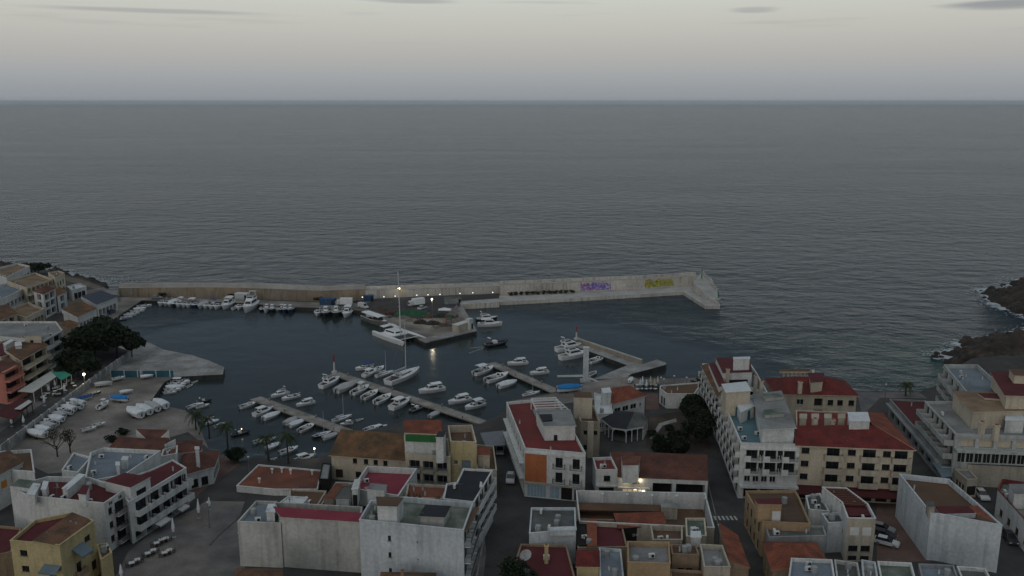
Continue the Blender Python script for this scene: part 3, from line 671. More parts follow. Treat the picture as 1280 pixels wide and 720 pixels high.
for k, (pp, hh, wl, rf, lb) in enumerate([([(984, 735), (1046, 740), (1040, 700), (989, 698)], 5.6, WHITE, R_BLUE, 'white parapet house with blue-grey flat roof at bottom, left of the row'),
    ([(1048, 740), (1078, 740), (1072, 704), (1043, 700)], 5.4, DIRTY, R_GREY, 'weathered house with dark grey roof, second from left in the bottom right row'),
    ([(1080, 738), (1100, 738), (1094, 703), (1077, 700)], 5.6, WHITE2, R_LGREY, 'narrow pale house with light grey roof, third from left in the bottom right row'),
    ([(1105, 745), (1150, 745), (1139, 704), (1097, 702)], 5.5, WHITE, R_GREEN, 'white house with greenish grey roof in the bottom right row below the red paving'),
    ([(1158, 745), (1205, 745), (1192, 707), (1148, 705)], 5.6, GREYW, R_BLUE, 'grey house with bluish roof at bottom below the blank white house'),
    ([(1212, 748), (1250, 748), (1232, 711), (1196, 708)], 5.4, WHITE, R_GREY, 'white walled house with grey roof under the blank house corner at bottom right')]):
    h = H('house', lb, 'house', pp, hh, wl, rf, par=.5); h.clutter(3, 20+k, ('ac', 'vent', 'ant', 'tank')); h.build()
# R10 roofless courtyard wall
h = H('courtyard_building', 'long roofless courtyard with pale posts and beam along the restaurant lane', 'courtyard', [(724, 652), (893, 660), (881.5, 616.5), (720, 613.5)], 4.8, BEIGE, R_BROWN, par=3.2, cap=WHITE)
h.build()
for x in (753, 784, 815, 846): h.block([(x-.8, 616+(x-720)*.025), (x+.8, 616+(x-720)*.025), (x+.8, 617.4+(x-720)*.025), (x-.8, 617.4+(x-720)*.025)], 4.85, WHITE, WHITE, name='post')
h.block([(722, 629), (846, 633), (846, 640), (722, 638)], 3.0, WOODR, R_BROWN, z0=2.85, name='lean_to_roof'); h.block([(826, 629), (846, 630), (847, 635), (827, 634.5)], 3.9, BEIGE, R_LGREY, name='store_room')
# R11 restaurants
h = H('house', 'small white house with red flat roof and one dark window beside the lit restaurant', 'house', [(745, 587.5), (772, 587.5), (764, 571.5), (741, 572.5)], 5.4, WHITE, R_RED, par=.5); L = h.edge(0)[3]; h.op(0, L*.52, 3., 1.3, 1.2, 'win', frame=FRAMED); h.op(0, L*.5, .1, 3, 1.6, 'dark'); h.band(0, 2.1, .3, .8, WHITE, 'canopy_slab'); h.build()
h = H('restaurant', 'lit white-fronted restaurant with illuminated sign under long brown tiled roof', 'restaurant', [(772.5, 596.5), (885, 601), (883, 578), (763, 574)], 4.2, WHITE, T_TERR, style='shed', rise=1.7, over=.08)
L = h.edge(0)[3]; a = L*.36
h.op(0, a*.3, .1, 2., 1.9, 'door', pane=lamp_mat('lit_interior', (1, .7, .35), .25), frame=WOODR); h.op(0, a*.75, .1, 1.6, 1.9, 'door', pane=MATS['lit_interior'], frame=WOODR)
h.op(0, L*.50, .1, L*.22, 3.2, 'dark', depth=3.); h.op(0, L*.81, .1, L*.32, 3.2, 'dark', depth=3.); h.wallm[0] = WHITE
h.band(0, 2.1, .2, .7, WHITE, 'canopy_slab', 0, a); h.build()
h.block([(779, 582.5), (798, 582), (800, 571), (777, 571)], 7.6, WHITE, T_TERR, z0=4, name='dormer_room')
def facade_lamp(h, i, u, z, e=14):
    q = MB(); q.box((0, -.12, 0), (.3, .24, .12), E_WARM); s_ = h.part('wall_lamp', q.mesh('wall_lamp'), h.world(i, u, h.g+z), h.edge(i)[4])
    ld = bpy.data.lights.new('lamp_light', 'POINT'); ld.energy = e; ld.color = (1, .8, .5); ld.shadow_soft_size = .15
    lo = bpy.data.objects.new('lamp_light', ld); COL.objects.link(lo); lo.location = h.world(i, u, h.g+z-.2, .45)
facade_lamp(h, 0, a*.26, 3.9, 22); facade_lamp(h, 0, a*.7, 3.9, 22); facade_lamp(h, 0, a*.55, 1.9, 10)
def sign(h, i, u, z, text, size, m, out=.06, name='sign_lettering'):
    c = bpy.data.curves.new(name, 'FONT'); c.body = text; c.size = size; c.extrude = .02; c.align_x = 'CENTER'
    o = bpy.data.objects.new(name, c); COL.objects.link(o); dg = bpy.context.evaluated_depsgraph_get(); me = bpy.data.meshes.new_from_object(o.evaluated_get(dg)); bpy.data.objects.remove(o)
    me.materials.clear(); me.materials.append(m); me.transform(Matrix.Rotation(math.pi/2, 4, 'X'))
    return h.part(name, me, h.world(i, u, h.g+z, out), h.edge(i)[4])
q = MB(); q.box((0, -.08, .35), (.55, .12, 1.1), E_COOL); h.part('menu_light_box', q.mesh('menu_light_box'), h.world(0, a*.79, h.g+.5), h.edge(0)[4])
SIGN_H, SIGN_A = h, a
# R12 central red-roofed building
h = H('hotel', 'white three-storey building with red flat roof, terracotta wall panel and white penthouse', 'hotel', [(656, 560.5), (732, 567), (695, 497), (633, 503)], 10.2, WHITE, R_RED, par=.55)
L = h.edge(0)[3]; L3 = h.edge(3)[3]
for z in (3.6, 6.7): h.balc(0, z, [L*.57, L*.85], 2.3, .9, 'bars', door=(1.4, 2.1), frame=FRAMED)
q = MB(); q.box((0, -.04, 0), (L*.36, .08, 6.0), ORANGE); h.part('terracotta_panel', q.mesh('terracotta_panel'), h.world(0, L*.185, G+6.4), h.edge(0)[4])
h.band(0, 9.3, .35, .3, WHITE); h.band(0, 3.1, .25, .5, BEIGE, 'shop_cornice')
h.op(0, L*.2, .1, L*.32, 2.6, 'door', pane=LBLUE, mull=5); h.op(0, L*.5, .1, 2, 2.6, 'door', pane=LBLUE); h.op(0, L*.7, .1, 2.2, 2.6, 'dark'); h.op(0, L*.9, .1, 1.8, 2.4, 'dark')
for z in (.4, 3.7, 6.8): h.row(3, z, 8, 1.7, 2.0, kind='door', frame=FRAMEW)
for z in (3.4, 6.6): h.band(3, z, .2, .9, WHITE, 'balcony_slab', 1, L3-1); h.band(3, z+.2, .8, .05, WHITE, 'balcony_front', 1, L3-1)
h.row(1, 6.8, 5, 1.2, 1.4)
h.block([(681, 533), (719, 532.5), (712, 513), (671, 514)], 12.7, WHITE, R_LGREY, name='penthouse', over=.1, door=(0, .36, .7, 1.2, DARKIN))
h.block([(675, 519), (689, 518.5), (690, 526), (679, 526.5)], 12.95, DMETAL, R_BLACK, z0=12.8, name='solar_panel')
PA, PB, PC, PD = [P(*p_, h.g+12.2) for p_ in ((671, 513.5), (712, 512.5), (694, 496.5), (664, 498))]; q = MB()
for k in range(6):
    a_, b_ = PA.lerp(PD, k/5.2), PB.lerp(PC, k/5.2); d = b_-a_; q.box((a_+b_)/2, (d.length, .28, .25), FRAMEW, math.atan2(d.y, d.x))
for e in ((PA, PD), (PB, PC)): d = e[1]-e[0]; q.box((e[0]+e[1])/2-Vector((0, 0, .2)), (d.length, .22, .2), FRAMEW, math.atan2(d.y, d.x))
for p_ in (PA, PB, PC, PD): q.box(p_-Vector((0, 0, 1.45)), (.22, .22, 2.7), FRAMEW)
q.build('pergola', h.root, h.off); q = MB(); q.poly([p_.lerp((PA+PC)/2, .06) for p_ in (PA, PB, PC, PD)], h.zr-.4, R_LGREY); q.build('terrace_floor', h.root, h.off)
h.clutter(3, 7, ('vent', 'ac')); h.build()
# R13 cream tower house
h = H('tower_house', 'slim sandstone tower house with tiny windows and taller cream block behind', 'house', [(726, 527), (750, 528), (742, 507), (718, 507)], 8.2, STONE, R_BROWN, par=.8)
L = h.edge(0)[3]; h.op(0, L*.25, 5.2, .8, 1.0, 'win', frame=FRAMED); h.op(0, L*.78, 5.2, .8, 1.0, 'win', frame=FRAMED); h.op(0, L*.25, 1.6, .8, 1.2, 'win', frame=FRAMED)
q = MB(); q.box((0, -.25, 4.3), (1.3, .5, 8.6), CREAM); h.part('pilaster', q.mesh('pilaster'), h.world(0, L*.52, G-.2), h.edge(0)[4])
h.block([(718, 497.5), (740.5, 498), (738, 491), (717, 491)], 12.2, CREAM, R_BROWN, name='tower_block'); h.build()
# R14 white house with orange roof, R15 pavilion, R16 white shop
h = H('house', 'white waterfront house with orange hipped tile roof and a row of dark windows', 'house', [(766.5, 504.5), (806, 494.5), (787, 482), (751, 487)], 4.9, WHITE, T_ORANGE, style='hip', rise=1.9, over=.3)
L = h.edge(0)[3]
for k in range(3): h.op(0, 1.5+k*2.6, 2.2, 2.0, 1.3, 'win', frame=FRAMEW)
h.op(0, L-1.4, 2.3, .7, 1., 'win'); h.build(); h.block([(752, 486), (762, 485), (764, 491), (754, 492)], 7.2, WHITE, R_WHITE, z0=4, name='chimney_stack')
h = H('house', 'plain white flat-roofed block at the foot of the tower house', 'house', [(745, 518), (766, 517), (763, 498), (743, 491)], 4.4, WHITE, R_WHITE, par=.3); h.row(0, 1, 2, .8, 1.2); h.build()
h = H('shop_building', 'white box building with grey-brown roof terrace beside the dark trees', 'shop', [(833.5, 492.5), (868, 492.5), (878, 478), (826, 482), (824.5, 485.5)], 3.9, WHITE, R_BROWN, par=.2); h.row(4, .2, 2, 1.2, 2.2, kind='dark'); h.build()
# pavilion
eave = [(751, 523), (765, 534.5), (783, 537), (805, 533), (810, 524), (803, 516), (777, 513), (758, 516)]
ez = G+3.3; ev = [P(x, y, ez) for x, y in eave]; c = sum(ev, Vector())/8
pv = thing('pavilion', 'open round pavilion with white arches under black and grey roof', 'pavilion', (c.x, c.y, G)); off = pv.location
ap1 = P(772, 514, ez+1.7); ap2 = P(793, 514.5, ez+1.7)
q = MB(); apx = [ap1, ap1, ap2, ap2, ap2, ap2, ap1, ap1]
for i in range(8):
    j = (i+1) % 8; m_ = R_BLACK if i in (7, 0, 1) else R_GREY
    q.face([ev[i], ev[j], apx[j]] + ([apx[i]] if (apx[i]-apx[j]).length > .1 else []), m_)
    q.face([ev[j], ev[i], ev[i]-Vector((0, 0, .35)), ev[j]-Vector((0, 0, .35))][::-1], FRAMEW)
q.build('roof', pv, off)
for i in range(8):
    p = ev[i]+(c-ev[i])*.04; m = MB(); m.tube((0, 0, -.1), (0, 0, 2.3), .16, .13, FRAMEW, 8); link('column', m.mesh('column'), pv, Vector((p.x, p.y, G))-off)
    b = ev[(i+1) % 8]+(c-ev[(i+1) % 8])*.04; m = MB(); L = (b-p).xy.length; d = (b-p)/(b-p).length; nseg = 3 if L > 4.5 else (2 if L > 3.4 else 1)
    for s_ in range(nseg):
        st = 10; u0, u1 = L*s_/nseg, L*(s_+1)/nseg
        for k in range(st):
            t0, t1 = k/st, (k+1)/st; zf = lambda t: 2.0+1.0*math.sqrt(max(0, 1-(2*t-1)**2)); dd = Vector((d.x, d.y, 0)).normalized()
            A, B = dd*(u0+(u1-u0)*t0), dd*(u0+(u1-u0)*t1)
            m.face([A+Vector((0, 0, zf(t0))), B+Vector((0, 0, zf(t1))), B+Vector((0, 0, 3.)), A+Vector((0, 0, 3.))], FRAMEW)
        if s_: m.box(dd*u0+Vector((0, 0, 1.1)), (.2, .2, 2.3), FRAMEW)
    link('arcade', m.mesh('arcade'), pv, Vector((p.x, p.y, G))-off)
q = MB(); q.prism([p+(c-p)*.12 for p in ev], G+.02, G+.3, R_GREY); q.build('floor_slab', pv, off)
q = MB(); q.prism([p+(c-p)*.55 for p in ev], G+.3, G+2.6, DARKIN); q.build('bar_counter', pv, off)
# R17..R22 bottom centre
h = H('house', 'low house with grey felt roof and white front parapet beside the dark street', 'house', [(661.5, 667), (720, 662), (719, 635), (664, 635)], 6.4, WHITE2, R_GREY, par=.35); L = h.edge(0)[3]
h.block([(687, 660), (719.5, 659), (720, 662.5), (688, 663.5)], 7.0, WHITE2, WHITE2, name='raised_parapet'); h.clutter(4, 9, ('ac', 'vent', 'tank')); h.row(3, 1, 2, 1.1, 1.5, frame=FRAMED); h.build()
h = H('house', 'wide dark red flat roof with satellite dish at the bottom beside the street', 'house', [(634, 735), (722, 735), (708, 682), (651, 680.5)], 4.6, TANW, R_DRED, par=.25); h.row(3, .4, 4, 1.2, 2., kind='dark'); h.build()
h.chimney((683, 682), 7.4, 4.2, .6, YELLOW)
q = MB(); q.tube((0, 0, 0), (0, 0, 1.6), .05, .05, METAL, 6)
for k in range(5):
    r0, r1 = .2*k, .2*(k+1)
    for j in range(14):
        a0, a1 = j*math.tau/14, (j+1)*math.tau/14; f = lambda r, a_: (r*math.cos(a_), -.1-.25*r*r, 1.9+r*math.sin(a_)); q.face([f(r0, a0), f(r1, a0), f(r1, a1), f(r0, a1)], WHITE)
q.tube((0, -.1, 1.0), (0, -.9, 1.85), .02, .02, METAL, 4); p = P(656, 706, h.zr-.25); h.part('satellite_dish', q.mesh('satellite_dish'), p, .3)
q = MB(); q.box((0, 0, .35), (1.0, .7, .7), FRAMEW); h.part('air_conditioner', q.mesh('air_conditioner'), P(683, 699, h.zr-.25))
h = H('house', 'little yellow roof hut with red pyramid tile roof at the bottom', 'house', [(721, 707.5), (748.5, 708), (748, 688), (722, 688)], 5.6, YELLOW, T_RED, style='hip', rise=1., over=.2); h.build()
h = H('house', 'blue painted flat roof terrace right of the yellow hut', 'house', [(750, 735), (781, 735), (776, 687), (749, 685)], 4.6, WHITE2, R_BLUE, par=.35); h.build()
h = H('house', 'low house with dark plum roof and terracotta edge strip behind the yellow hut', 'house', [(722, 685), (784, 684), (776, 650), (720, 649)], 4.2, TANW, R_DRED, par=.2); h.build()
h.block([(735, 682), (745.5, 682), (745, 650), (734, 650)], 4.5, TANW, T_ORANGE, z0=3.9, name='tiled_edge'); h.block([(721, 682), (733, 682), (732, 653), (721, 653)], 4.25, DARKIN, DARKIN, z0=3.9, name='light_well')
h = H('shop_building', 'small shop with faded red tiled canopy and white lettering on its dark front', 'shop', [(774, 660), (832, 655), (828, 644), (768, 646)], 4.4, DARKIN, T_ORANGE, style='shed', rise=.6, over=.2)
h.build(); SHOP_H = h
for k, (pp, hh, wl, rf, lb, par) in enumerate([
    ([(785, 703), (838, 705), (836.5, 678), (784, 677)], 7.6, OCHRE, R_LGREY, 'ochre house with sunken pale terrace at bottom centre', .7),
    ([(840, 693), (874, 694), (870, 682), (838, 681)], 7., TANW, R_BROWN, 'tan house with crumbling brown roof between two sunken terraces', .3),
    ([(880, 709), (913, 709), (903, 682), (875, 680.5)], 7.2, BEIGE, R_LGREY, 'beige house with grey terrace beside the orange curved roof', .7),
    ([(816, 675), (853, 675), (853, 658), (813, 657)], 5.8, BEIGE, R_BROWN, 'brown-roofed house with pale back parapet behind the ochre terrace', .8),
    ([(858, 671), (883, 670), (881, 648), (857, 648)], 5.8, CREAM, R_GREEN, 'cream house with mossy grey roof inside the courtyard corner', .3)]):
    h = H('house', lb, 'house', pp, hh, wl, rf, par=par); h.row(0, 3.5, 2, 1., 1.2, frame=FRAMED); h.clutter(3, 30+k); h.build()
h.block([(864, 665), (875, 665), (876, 672), (864, 672)], 7.2, WHITE, R_WHITE, name='water_tank_room')
h = H('house', 'house with weathered orange tile roof on the street corner by zebra crossing', 'house', [(912, 709), (936, 709), (921, 669), (900, 662)], 5.6, TANW, T_ORANGE, style='shed', ridge=1, rise=1.2, over=.2); h.row(1, .6, 3, 1., 1.6, frame=FRAMED); h.build()
h = H('house', 'tan flat house filling the bottom edge below the terraces', 'house', [(838, 752), (915, 752), (908, 716), (838, 712)], 5.6, TANW, R_BROWN, par=.3); h.clutter(3, 41); h.build()
# ------------------------------------------------------------------ town: centre-left and left
h = H('house', 'big weathered blank white wall house with crimson roof strip at bottom', 'house', [(351, 646), (449, 652.5), (453, 634), (342, 628)], 9.2, DIRTY, R_BROWN, par=.9)
h.build(); tiled_front(h, (351, 646.5), (449, 652.5), (341, 633), (453, 641), 9.3, 9.9, R_MAG, 'tiled_roof'); h.clutter(4, 12)
h = H('house', 'lower white end house with pale blue-grey roof left of the weathered blank wall', 'house', [(296.7, 652.5), (351, 654.5), (346, 627), (320, 626.5)], 8.1, DIRTY, R_BLUE, par=.5)
h.block([(333, 640), (343, 640.5), (343, 631), (336, 631)], 9.6, WHITE, R_WHITE); h.row(3, 3.6, 3, 1., 1.3); h.build()
h = H('house', 'small white roof room with bluish roof behind the crimson strip', 'house', [(345, 632), (376, 633), (385, 622), (360, 620.5)], 8.6, WHITE, R_WHITE, par=.15); h.op(1, 1.2, 6, .8, 1.2, 'win'); h.build()
h = H('house', 'low building with dark brown roof behind the small white roof room', 'house', [(362, 632), (396, 634), (408, 614), (362, 612)], 3.8, BEIGE, R_BROWN, par=.2); h.build()
h = H('house', 'cluttered terrace house with pergolas between brown roof and crimson terrace', 'house', [(398, 636), (447, 640), (452, 604), (420, 603)], 6., BEIGE, R_BROWN, par=.6)
h.block([(420, 624), (436, 625), (444, 612), (431, 610)], 7.6, WHITE, R_GREY); h.block([(405, 624), (416, 625), (428, 606), (420, 605)], 7., STONE, R_TERR, name='terrace_roof'); h.clutter(6, 15); h.build()
h = H('house', 'white house with sunken crimson roof terrace and arched stair room', 'house', [(440, 611), (498, 620), (521, 586), (459, 583)], 8.4, WHITE, R_MAG, par=1.1)
h.block([(440, 612), (447, 612), (450, 600), (444, 600)], 10.2, WHITE, WHITE, door=(0, .5, .8, 1.9, DARKIN)); h.block([(459, 612), (480, 614), (483, 607), (464, 605)], 9.8, WHITE, R_LGREY, name='stair_house'); h.row(0, 4, 3, 1.2, 1.4); h.build()
# C2 grey-green roofed white block
h = H('apartment_building', 'tall white apartment block with grey-green flat roof and blank front wall', 'apartment block', [(449, 650), (579.5, 663), (591.5, 629), (505, 621.5), (463, 626)], 11.4, WHITE2, R_GREEN, par=.8)
L = h.edge(0)[3]; L1 = h.edge(1)[3]
for z in (2.6, 5.4, 8.3): h.op(0, L*.29, z, .5, .9, 'win', frame=FRAMED)
for z in (5.4, 8.4, 2.4): h.op(0, L*.56, z, .2, .3, 'dark')
for z in (2.8, 5.6, 8.4): h.balcrow(1, [z], 3, L1/3-.3, d=1.0, kind='bars', m=METAL, slab=WHITE, door=(2.4, 2.2), frame=FRAMED)
h.block([(472, 633), (496, 634), (504, 623), (471, 622)], 13.8, WHITE, R_BROWN, door=(0, .3, .5, .5, DARKIN)); h.block([(525, 645.5), (555, 647), (562, 634), (533, 632.5)], 12.2, DIRTY, R_BLACK, name='plant_room', over=.1)
h.block([(580, 663), (584, 663), (598, 636), (594, 634)], 10.9, TANW, R_BROWN, z0=10.7, name='balcony_roof')
h.clutter(9, 17); h.build()
for p in ((468, 648), (474, 649), (478, 647), (510, 625), (517, 626), (524, 627), (546, 629)):
    q = MB(); q.tube((0, 0, 0), (0, 0, .4), .22, .3, CLAY, 8); 
    for k in range(26): a_ = random.uniform(0, 6.3); r_ = random.uniform(.1, .5); z_ = random.uniform(.4, 1.2); q.face([(r_*math.cos(a_), r_*math.sin(a_), z_), (r_*math.cos(a_)+.2, r_*math.sin(a_), z_+.1), (r_*math.cos(a_)+.1, r_*math.sin(a_)+.2, z_+.15)], LEAFD)
    h.part('potted_plant', q.mesh('potted_plant'), P(p[0], p[1], h.zr-.8))
h = H('apartment_building', 'white apartment block with black bitumen roof beside the dark street', 'apartment block', [(554, 624), (592.5, 628), (616, 588), (579, 586), (571, 603), (558, 605)], 10.2, WHITE, R_BLACK, par=.25)
L1 = h.edge(1)[3]
for z in (2.8, 5.4, 8.): h.balcrow(1, [z], 4, L1/4-.1, d=.8, kind='solid', door=(2.4, 2.1), frame=FRAMED)
h.block([(600, 609), (602, 609), (602, 604), (600.6, 603)], 11.2, WHITE, WHITE, name='roof_vent_hood'); h.build()
h = H('house', 'terracotta roof terrace tucked behind the grey-green roofed block', 'house', [(507, 622), (553, 624), (560, 607.5), (510, 605)], 9., BEIGE, R_TERR, par=.35); h.clutter(4, 19, ('vent', 'ant')); h.build()
# C5 cream waterfront building
h = H('apartment_building', 'cream waterfront building with green upper wall, orange tile roof and open loggias', 'apartment block', [(507, 567), (563, 571.5), (560, 549), (505, 545)], 8.6, CREAM, R_LGREY, par=.5)
L = h.edge(0)[3]
for z in (5.2, 2.4): h.balcrow(0, [z], 3, L/3-.6, d=.5, kind='bars', m=GREYSH, slab=CREAM, door=(2.2, 2.1), frame=GREYSH, deep=.9, ndoor=1)
h.row(3, 4, 3, 1, 1.3); h.build()
h.block([(506, 541.5), (553, 543.5), (552, 528), (505, 527)], 12.6, WHITE, R_BROWN, name='top_storey'); tiled_front(h, (505, 541), (553, 543), (505, 525), (551, 525), 12.8, 13.6, T_ORANGE)
q = MB(); a, b = P(507, 542.5, h.g+12.6), P(545, 544, h.g+12.6); d = (b-a); q.box((0, -.12, -.75), (d.xy.length, .2, 1.4), GREENW); o = link('green_wall_panel', q.mesh('green_wall_panel'), h.root, (a+b)/2-h.off, math.atan2(d.y, d.x))
h.block([(545, 547), (554, 547), (557, 541), (549, 540)], 13.4, WHITE, R_BLACK, name='water_tank_room')
h = H('house', 'yellow house with sunken roof loggia and grey shutters beside the cream building', 'house', [(563, 552), (595.5, 553), (590, 531.5), (560, 532.5)], 11.4, YELLOW, R_BROWN, par=1.4, cap=CREAM)
L = h.edge(0)[3]
h.balc(0, 5.4, [L*.6], 2.8, .8, 'bars', m=GREYSH, door=(1.8, 2.1), frame=BLUESH, pane=BLUESH); h.balc(0, 2.4, [L*.6], 2.8, .8, 'bars', m=GREYSH, door=(1.8, 2.1), frame=BLUESH, pane=BLUESH); h.op(0, L*.2, 6.6, .8, .9, 'win'); h.row(1, 5.5, 2, .8, 1.2); h.build()
h = H('house', 'low beige house with two roof levels on the corner of the dark street', 'house', [(596, 586), (621, 588), (617, 558), (595, 556)], 6., BEIGE, R_BROWN, par=.6); h.row(1, 1, 3, .9, 1.3, frame=FRAMED); h.block([(597, 569), (612, 570), (611, 560), (597, 559)], 8., CREAM, T_ORANGE); h.build()
# C6 brown-roofed house, terrace restaurant
h = H('house', 'large cream waterfront house with long mottled brown tiled roof', 'house', [(414, 568.5), (507, 575.5)], 5.4, CREAM, T_OLD, style='gable', rise=3.0, over=.4, front=13.5)
L = h.edge(0)[3]
for u in (.32, .47, .6, .73): h.op(0, L*u, 3.9, .9, 1.1, 'win', frame=FRAMED)
h.op(0, L*.1, .4, 1.6, 1.9, 'dark', m=WOODD); h.op(0, L*.36, .8, 1.2, 1.3, 'win', frame=FRAMED); h.row(3, 1.5, 3, 1, 1.3); h.build()
h = H('restaurant', 'flat reddish-brown raised terrace of waterfront restaurant with low white wall', 'restaurant', [(295.5, 607.5), (343, 612), (397, 612), (402, 588), (323, 581)], 1.3, WHITE, R_TERR, par=.18)
h.build()
for p in ((324, 598), (340, 586), (352, 585), (363, 587), (390, 588)): h.block([(p[0]-1, p[1]), (p[0]+1, p[1]), (p[0]+1, p[1]+1), (p[0]-1, p[1]+1)], 2., WHITE, WHITE, name='roof_vent_hood')
h = H('kiosk', 'dark kiosk with sloping grey awning roof at the end of the terrace restaurant', 'kiosk', [(398.5, 599), (411, 599.5), (414, 580), (403, 579)], 3.2, DARKIN, R_LGREY, par=.1); h.row(0, .2, 1, 1.6, 2, kind='dark'); h.build()
# L1 big white complex
h = H('apartment_building', 'white apartment house with long blank side wall and dark red roof terraces', 'apartment block', [(34, 620), (130, 629.5), (156.5, 612), (112, 597), (60, 596), (12.5, 608.5)], 9.3, WHITE, R_DRED, par=.9)
L = h.edge(1)[3]
for z in (.8, 3.4, 6.): h.op(1, L*.24, z+.7, 1., 1.2, 'win', frame=FRAMED); h.balc(1, z, [L*.66], 3.2, 1., 'bars', m=DMETAL, door=(2.4, 2.1), frame=FRAMED)
h.op(1, L*.3, 8.2, 1., .7, 'win'); h.op(1, L*.75, 8.2, 1., .7, 'win')
for q_ in ([(34, 618), (43, 619), (50, 606), (42, 605)], [(52, 612), (57, 612), (60, 603), (55, 602)]): h.block(q_, 10.4, WHITE, R_WHITE, name='terrace_wall')
h.block([(78, 611), (84, 613), (106, 594), (99, 593)], 10.2, WHITE, R_WHITE, name='terrace_wall'); h.block([(98, 618), (107, 619), (111, 608), (104, 607)], 10.6, WHITE, R_DRED)
h.block([(14, 608), (36, 611), (44, 602), (24, 600)], 9.9, WHITE, R_GREEN, name='grey_roof'); h.clutter(10, 22); h.build()
h = H('apartment_building', 'white street block with wine-red roofs and stepped balcony rows facing the square', 'apartment block', [(161, 628), (233, 585), (216, 575), (188, 588), (140, 604)], 8., WHITE, R_DRED, par=.15)
L = h.edge(0)[3]
for z in (2.2, 5.0):
    h.balc(0, z, [L*.22, L*.42, L*.64, L*.82], 4.6, 1.1, 'solid', door=(3.8, 2.2), frame=FRAMED, deep=.6)
    h.balc(0, z, [L*.96], 1.6, 1.5, 'solid', door=(1.1, 2.), frame=FRAMED)
h.row(0, .05, 6, 2.6, 1.8, kind='dark', depth=1.2); h.awning(0, 2.0, L*.3, L*.5, 2.2, .5, AWN_W); h.awning(0, 2.0, L*.7, L*.85, 2., .5, AWN_W)
h.block([(163, 610), (187.5, 597), (156, 592), (131, 602)], 10.2, WHITE, R_DRED, name='top_storey', door=(0, .5, 2.2, 1.2, GLASS)); h.build()
h = H('apartment_building', 'white block with large blue-grey flat roof and white parapets', 'apartment block', [(105, 603), (156, 593.5), (201, 563.5), (130, 560), (113, 566)], 8.6, WHITE, R_BLUE, par=.7)
for q_ in ([(152, 575), (159, 575), (160, 571.5), (154, 571)], [(145, 582), (149, 582), (149, 578), (145, 578)]): h.block(q_, 9.8, WHITE, R_WHITE, name='stair_house')
h.clutter(4, 24, ('vent', 'ac')); h.build()
h = H('house', 'small white block with pale blue roof left of the blue-grey roof', 'house', [(77, 588), (97, 591), (114, 572), (92, 566)], 8.4, WHITE, R_BLUE, par=.3); h.op(1, 4, 5.5, 5., 1.2, 'win'); h.row(0, 5, 2, .9, 1.2); h.build()
# restaurants behind with tile roofs
h = H('restaurant', 'tiled restaurant with white gable end by the boatyard palms', 'restaurant', [(231, 592.5), (266, 583), (273, 564), (229, 566)], 3.8, WHITE, T_TERR, style='hip', rise=1.8, over=.4); h.row(0, .3, 3, 1.4, 1.8, frame=FRAMED); h.row(1, .3, 4, 1.4, 1.8, kind='dark'); h.build(); h.block([(244, 559), (248.5, 559), (248.5, 562), (244, 562)], 8., WHITE, WHITE, z0=3, name='chimney_stack')
h = H('restaurant', 'low red tiled roof range behind the blue-grey roof', 'restaurant', [(132, 566), (201, 567), (214, 556), (150, 551)], 5.2, WHITE, T_TERR, style='shed', rise=.9, over=.3); h.row(2, .5, 4, 1.4, 1.8); h.build()
h = H('restaurant', 'white walled restaurant with painted sign wall facing the square', 'restaurant', [(201, 571), (221, 567), (222, 557), (204, 562)], 6., WHITE, R_TERR, par=.4); h.row(0, .5, 2, 1.4, 1.8, frame=FRAMED); h.build(); SIGN_L = h
h = H('house', 'tile-roofed house with white triangular gable bearing a dark emblem', 'house', [(192, 556), (212, 556.5), (208, 546), (172, 545)], 5., WHITE, T_TERR, style='shed', rise=1.6, over=.2); h.row(1, .5, 2, 1, 1.4); h.build(); GABLE_H = h
h = H('restaurant', 'tile roof restaurant between sign wall and the gable by the boatyard', 'restaurant', [(222, 566), (250, 563), (252, 551), (218, 554)], 4.6, WHITE, T_TERR, style='hip', rise=1.4, over=.3); h.build()
# L2 yellow house, annex, neighbours
h = H('house', 'yellow house with brown sloping roof and red terrace in the bottom left corner', 'house', [(12.5, 676), (74.5, 682), (117.5, 651), (90, 641), (44, 650)], 9.6, YELLOW, R_DRED, par=.5)
L = h.edge(1)[3]; L0 = h.edge(0)[3]
h.op(1, L*.76, 7., 1.4, 1., 'win', frame=FRAMED); h.op(1, L*.84, 4.3, 1., 1.2, 'closed', shut=TANW); h.op(1, L*.88, 1.5, 1.2, 1.6, 'win', frame=FRAMED); h.op(1, L*.5, .4, 1.4, 2.2, 'dark'); h.balc(1, 2.6, [L*.45], 2.2, .9, 'solid', m=TANW, door=(1.2, 2.1), frame=FRAMED)
h.awning(1, 7.6, L*.3, L*.62, 1.8, 1.2, AWN_B); h.awning(0, 6.2, L0*.65, L0*.99, 1.6, .6, AWN_B)
for z in (4.5, 7.2): h.op(0, L0*.25, z, 1.3, 1., 'win', frame=FRAMED)
h.op(0, L0*.8, 3.2, 1.3, 1.2, 'closed', shut=WOODR); h.build(); tiled_front(h, (74.5, 682.5), (118, 651), (40, 676), (90, 640), 9.6, 10.1, T_BROWN); h.clutter(2, 31, ('vent',))
h = H('house', 'small yellow annex with brown roof right of the yellow house', 'house', [(126, 700), (140, 691), (134, 679), (121, 681)], 4.2, YELLOW, R_BROWN, par=.2); h.op(1, 1.5, .8, .9, 1.6, 'win', frame=FRAMED); h.build()
h = H('house', 'white house with brown roof and two orange shutters at left edge', 'house', [(-40, 614), (28, 578), (12, 570), (-70, 596)], 7., WHITE, T_BROWN, style='shed', rise=1.2, over=.2)
L = h.edge(0)[3]
for u in (.62, .82): h.op(0, L*u, 3.9, 1.5, 1.5, 'closed', shut=ORSH)
h.build()
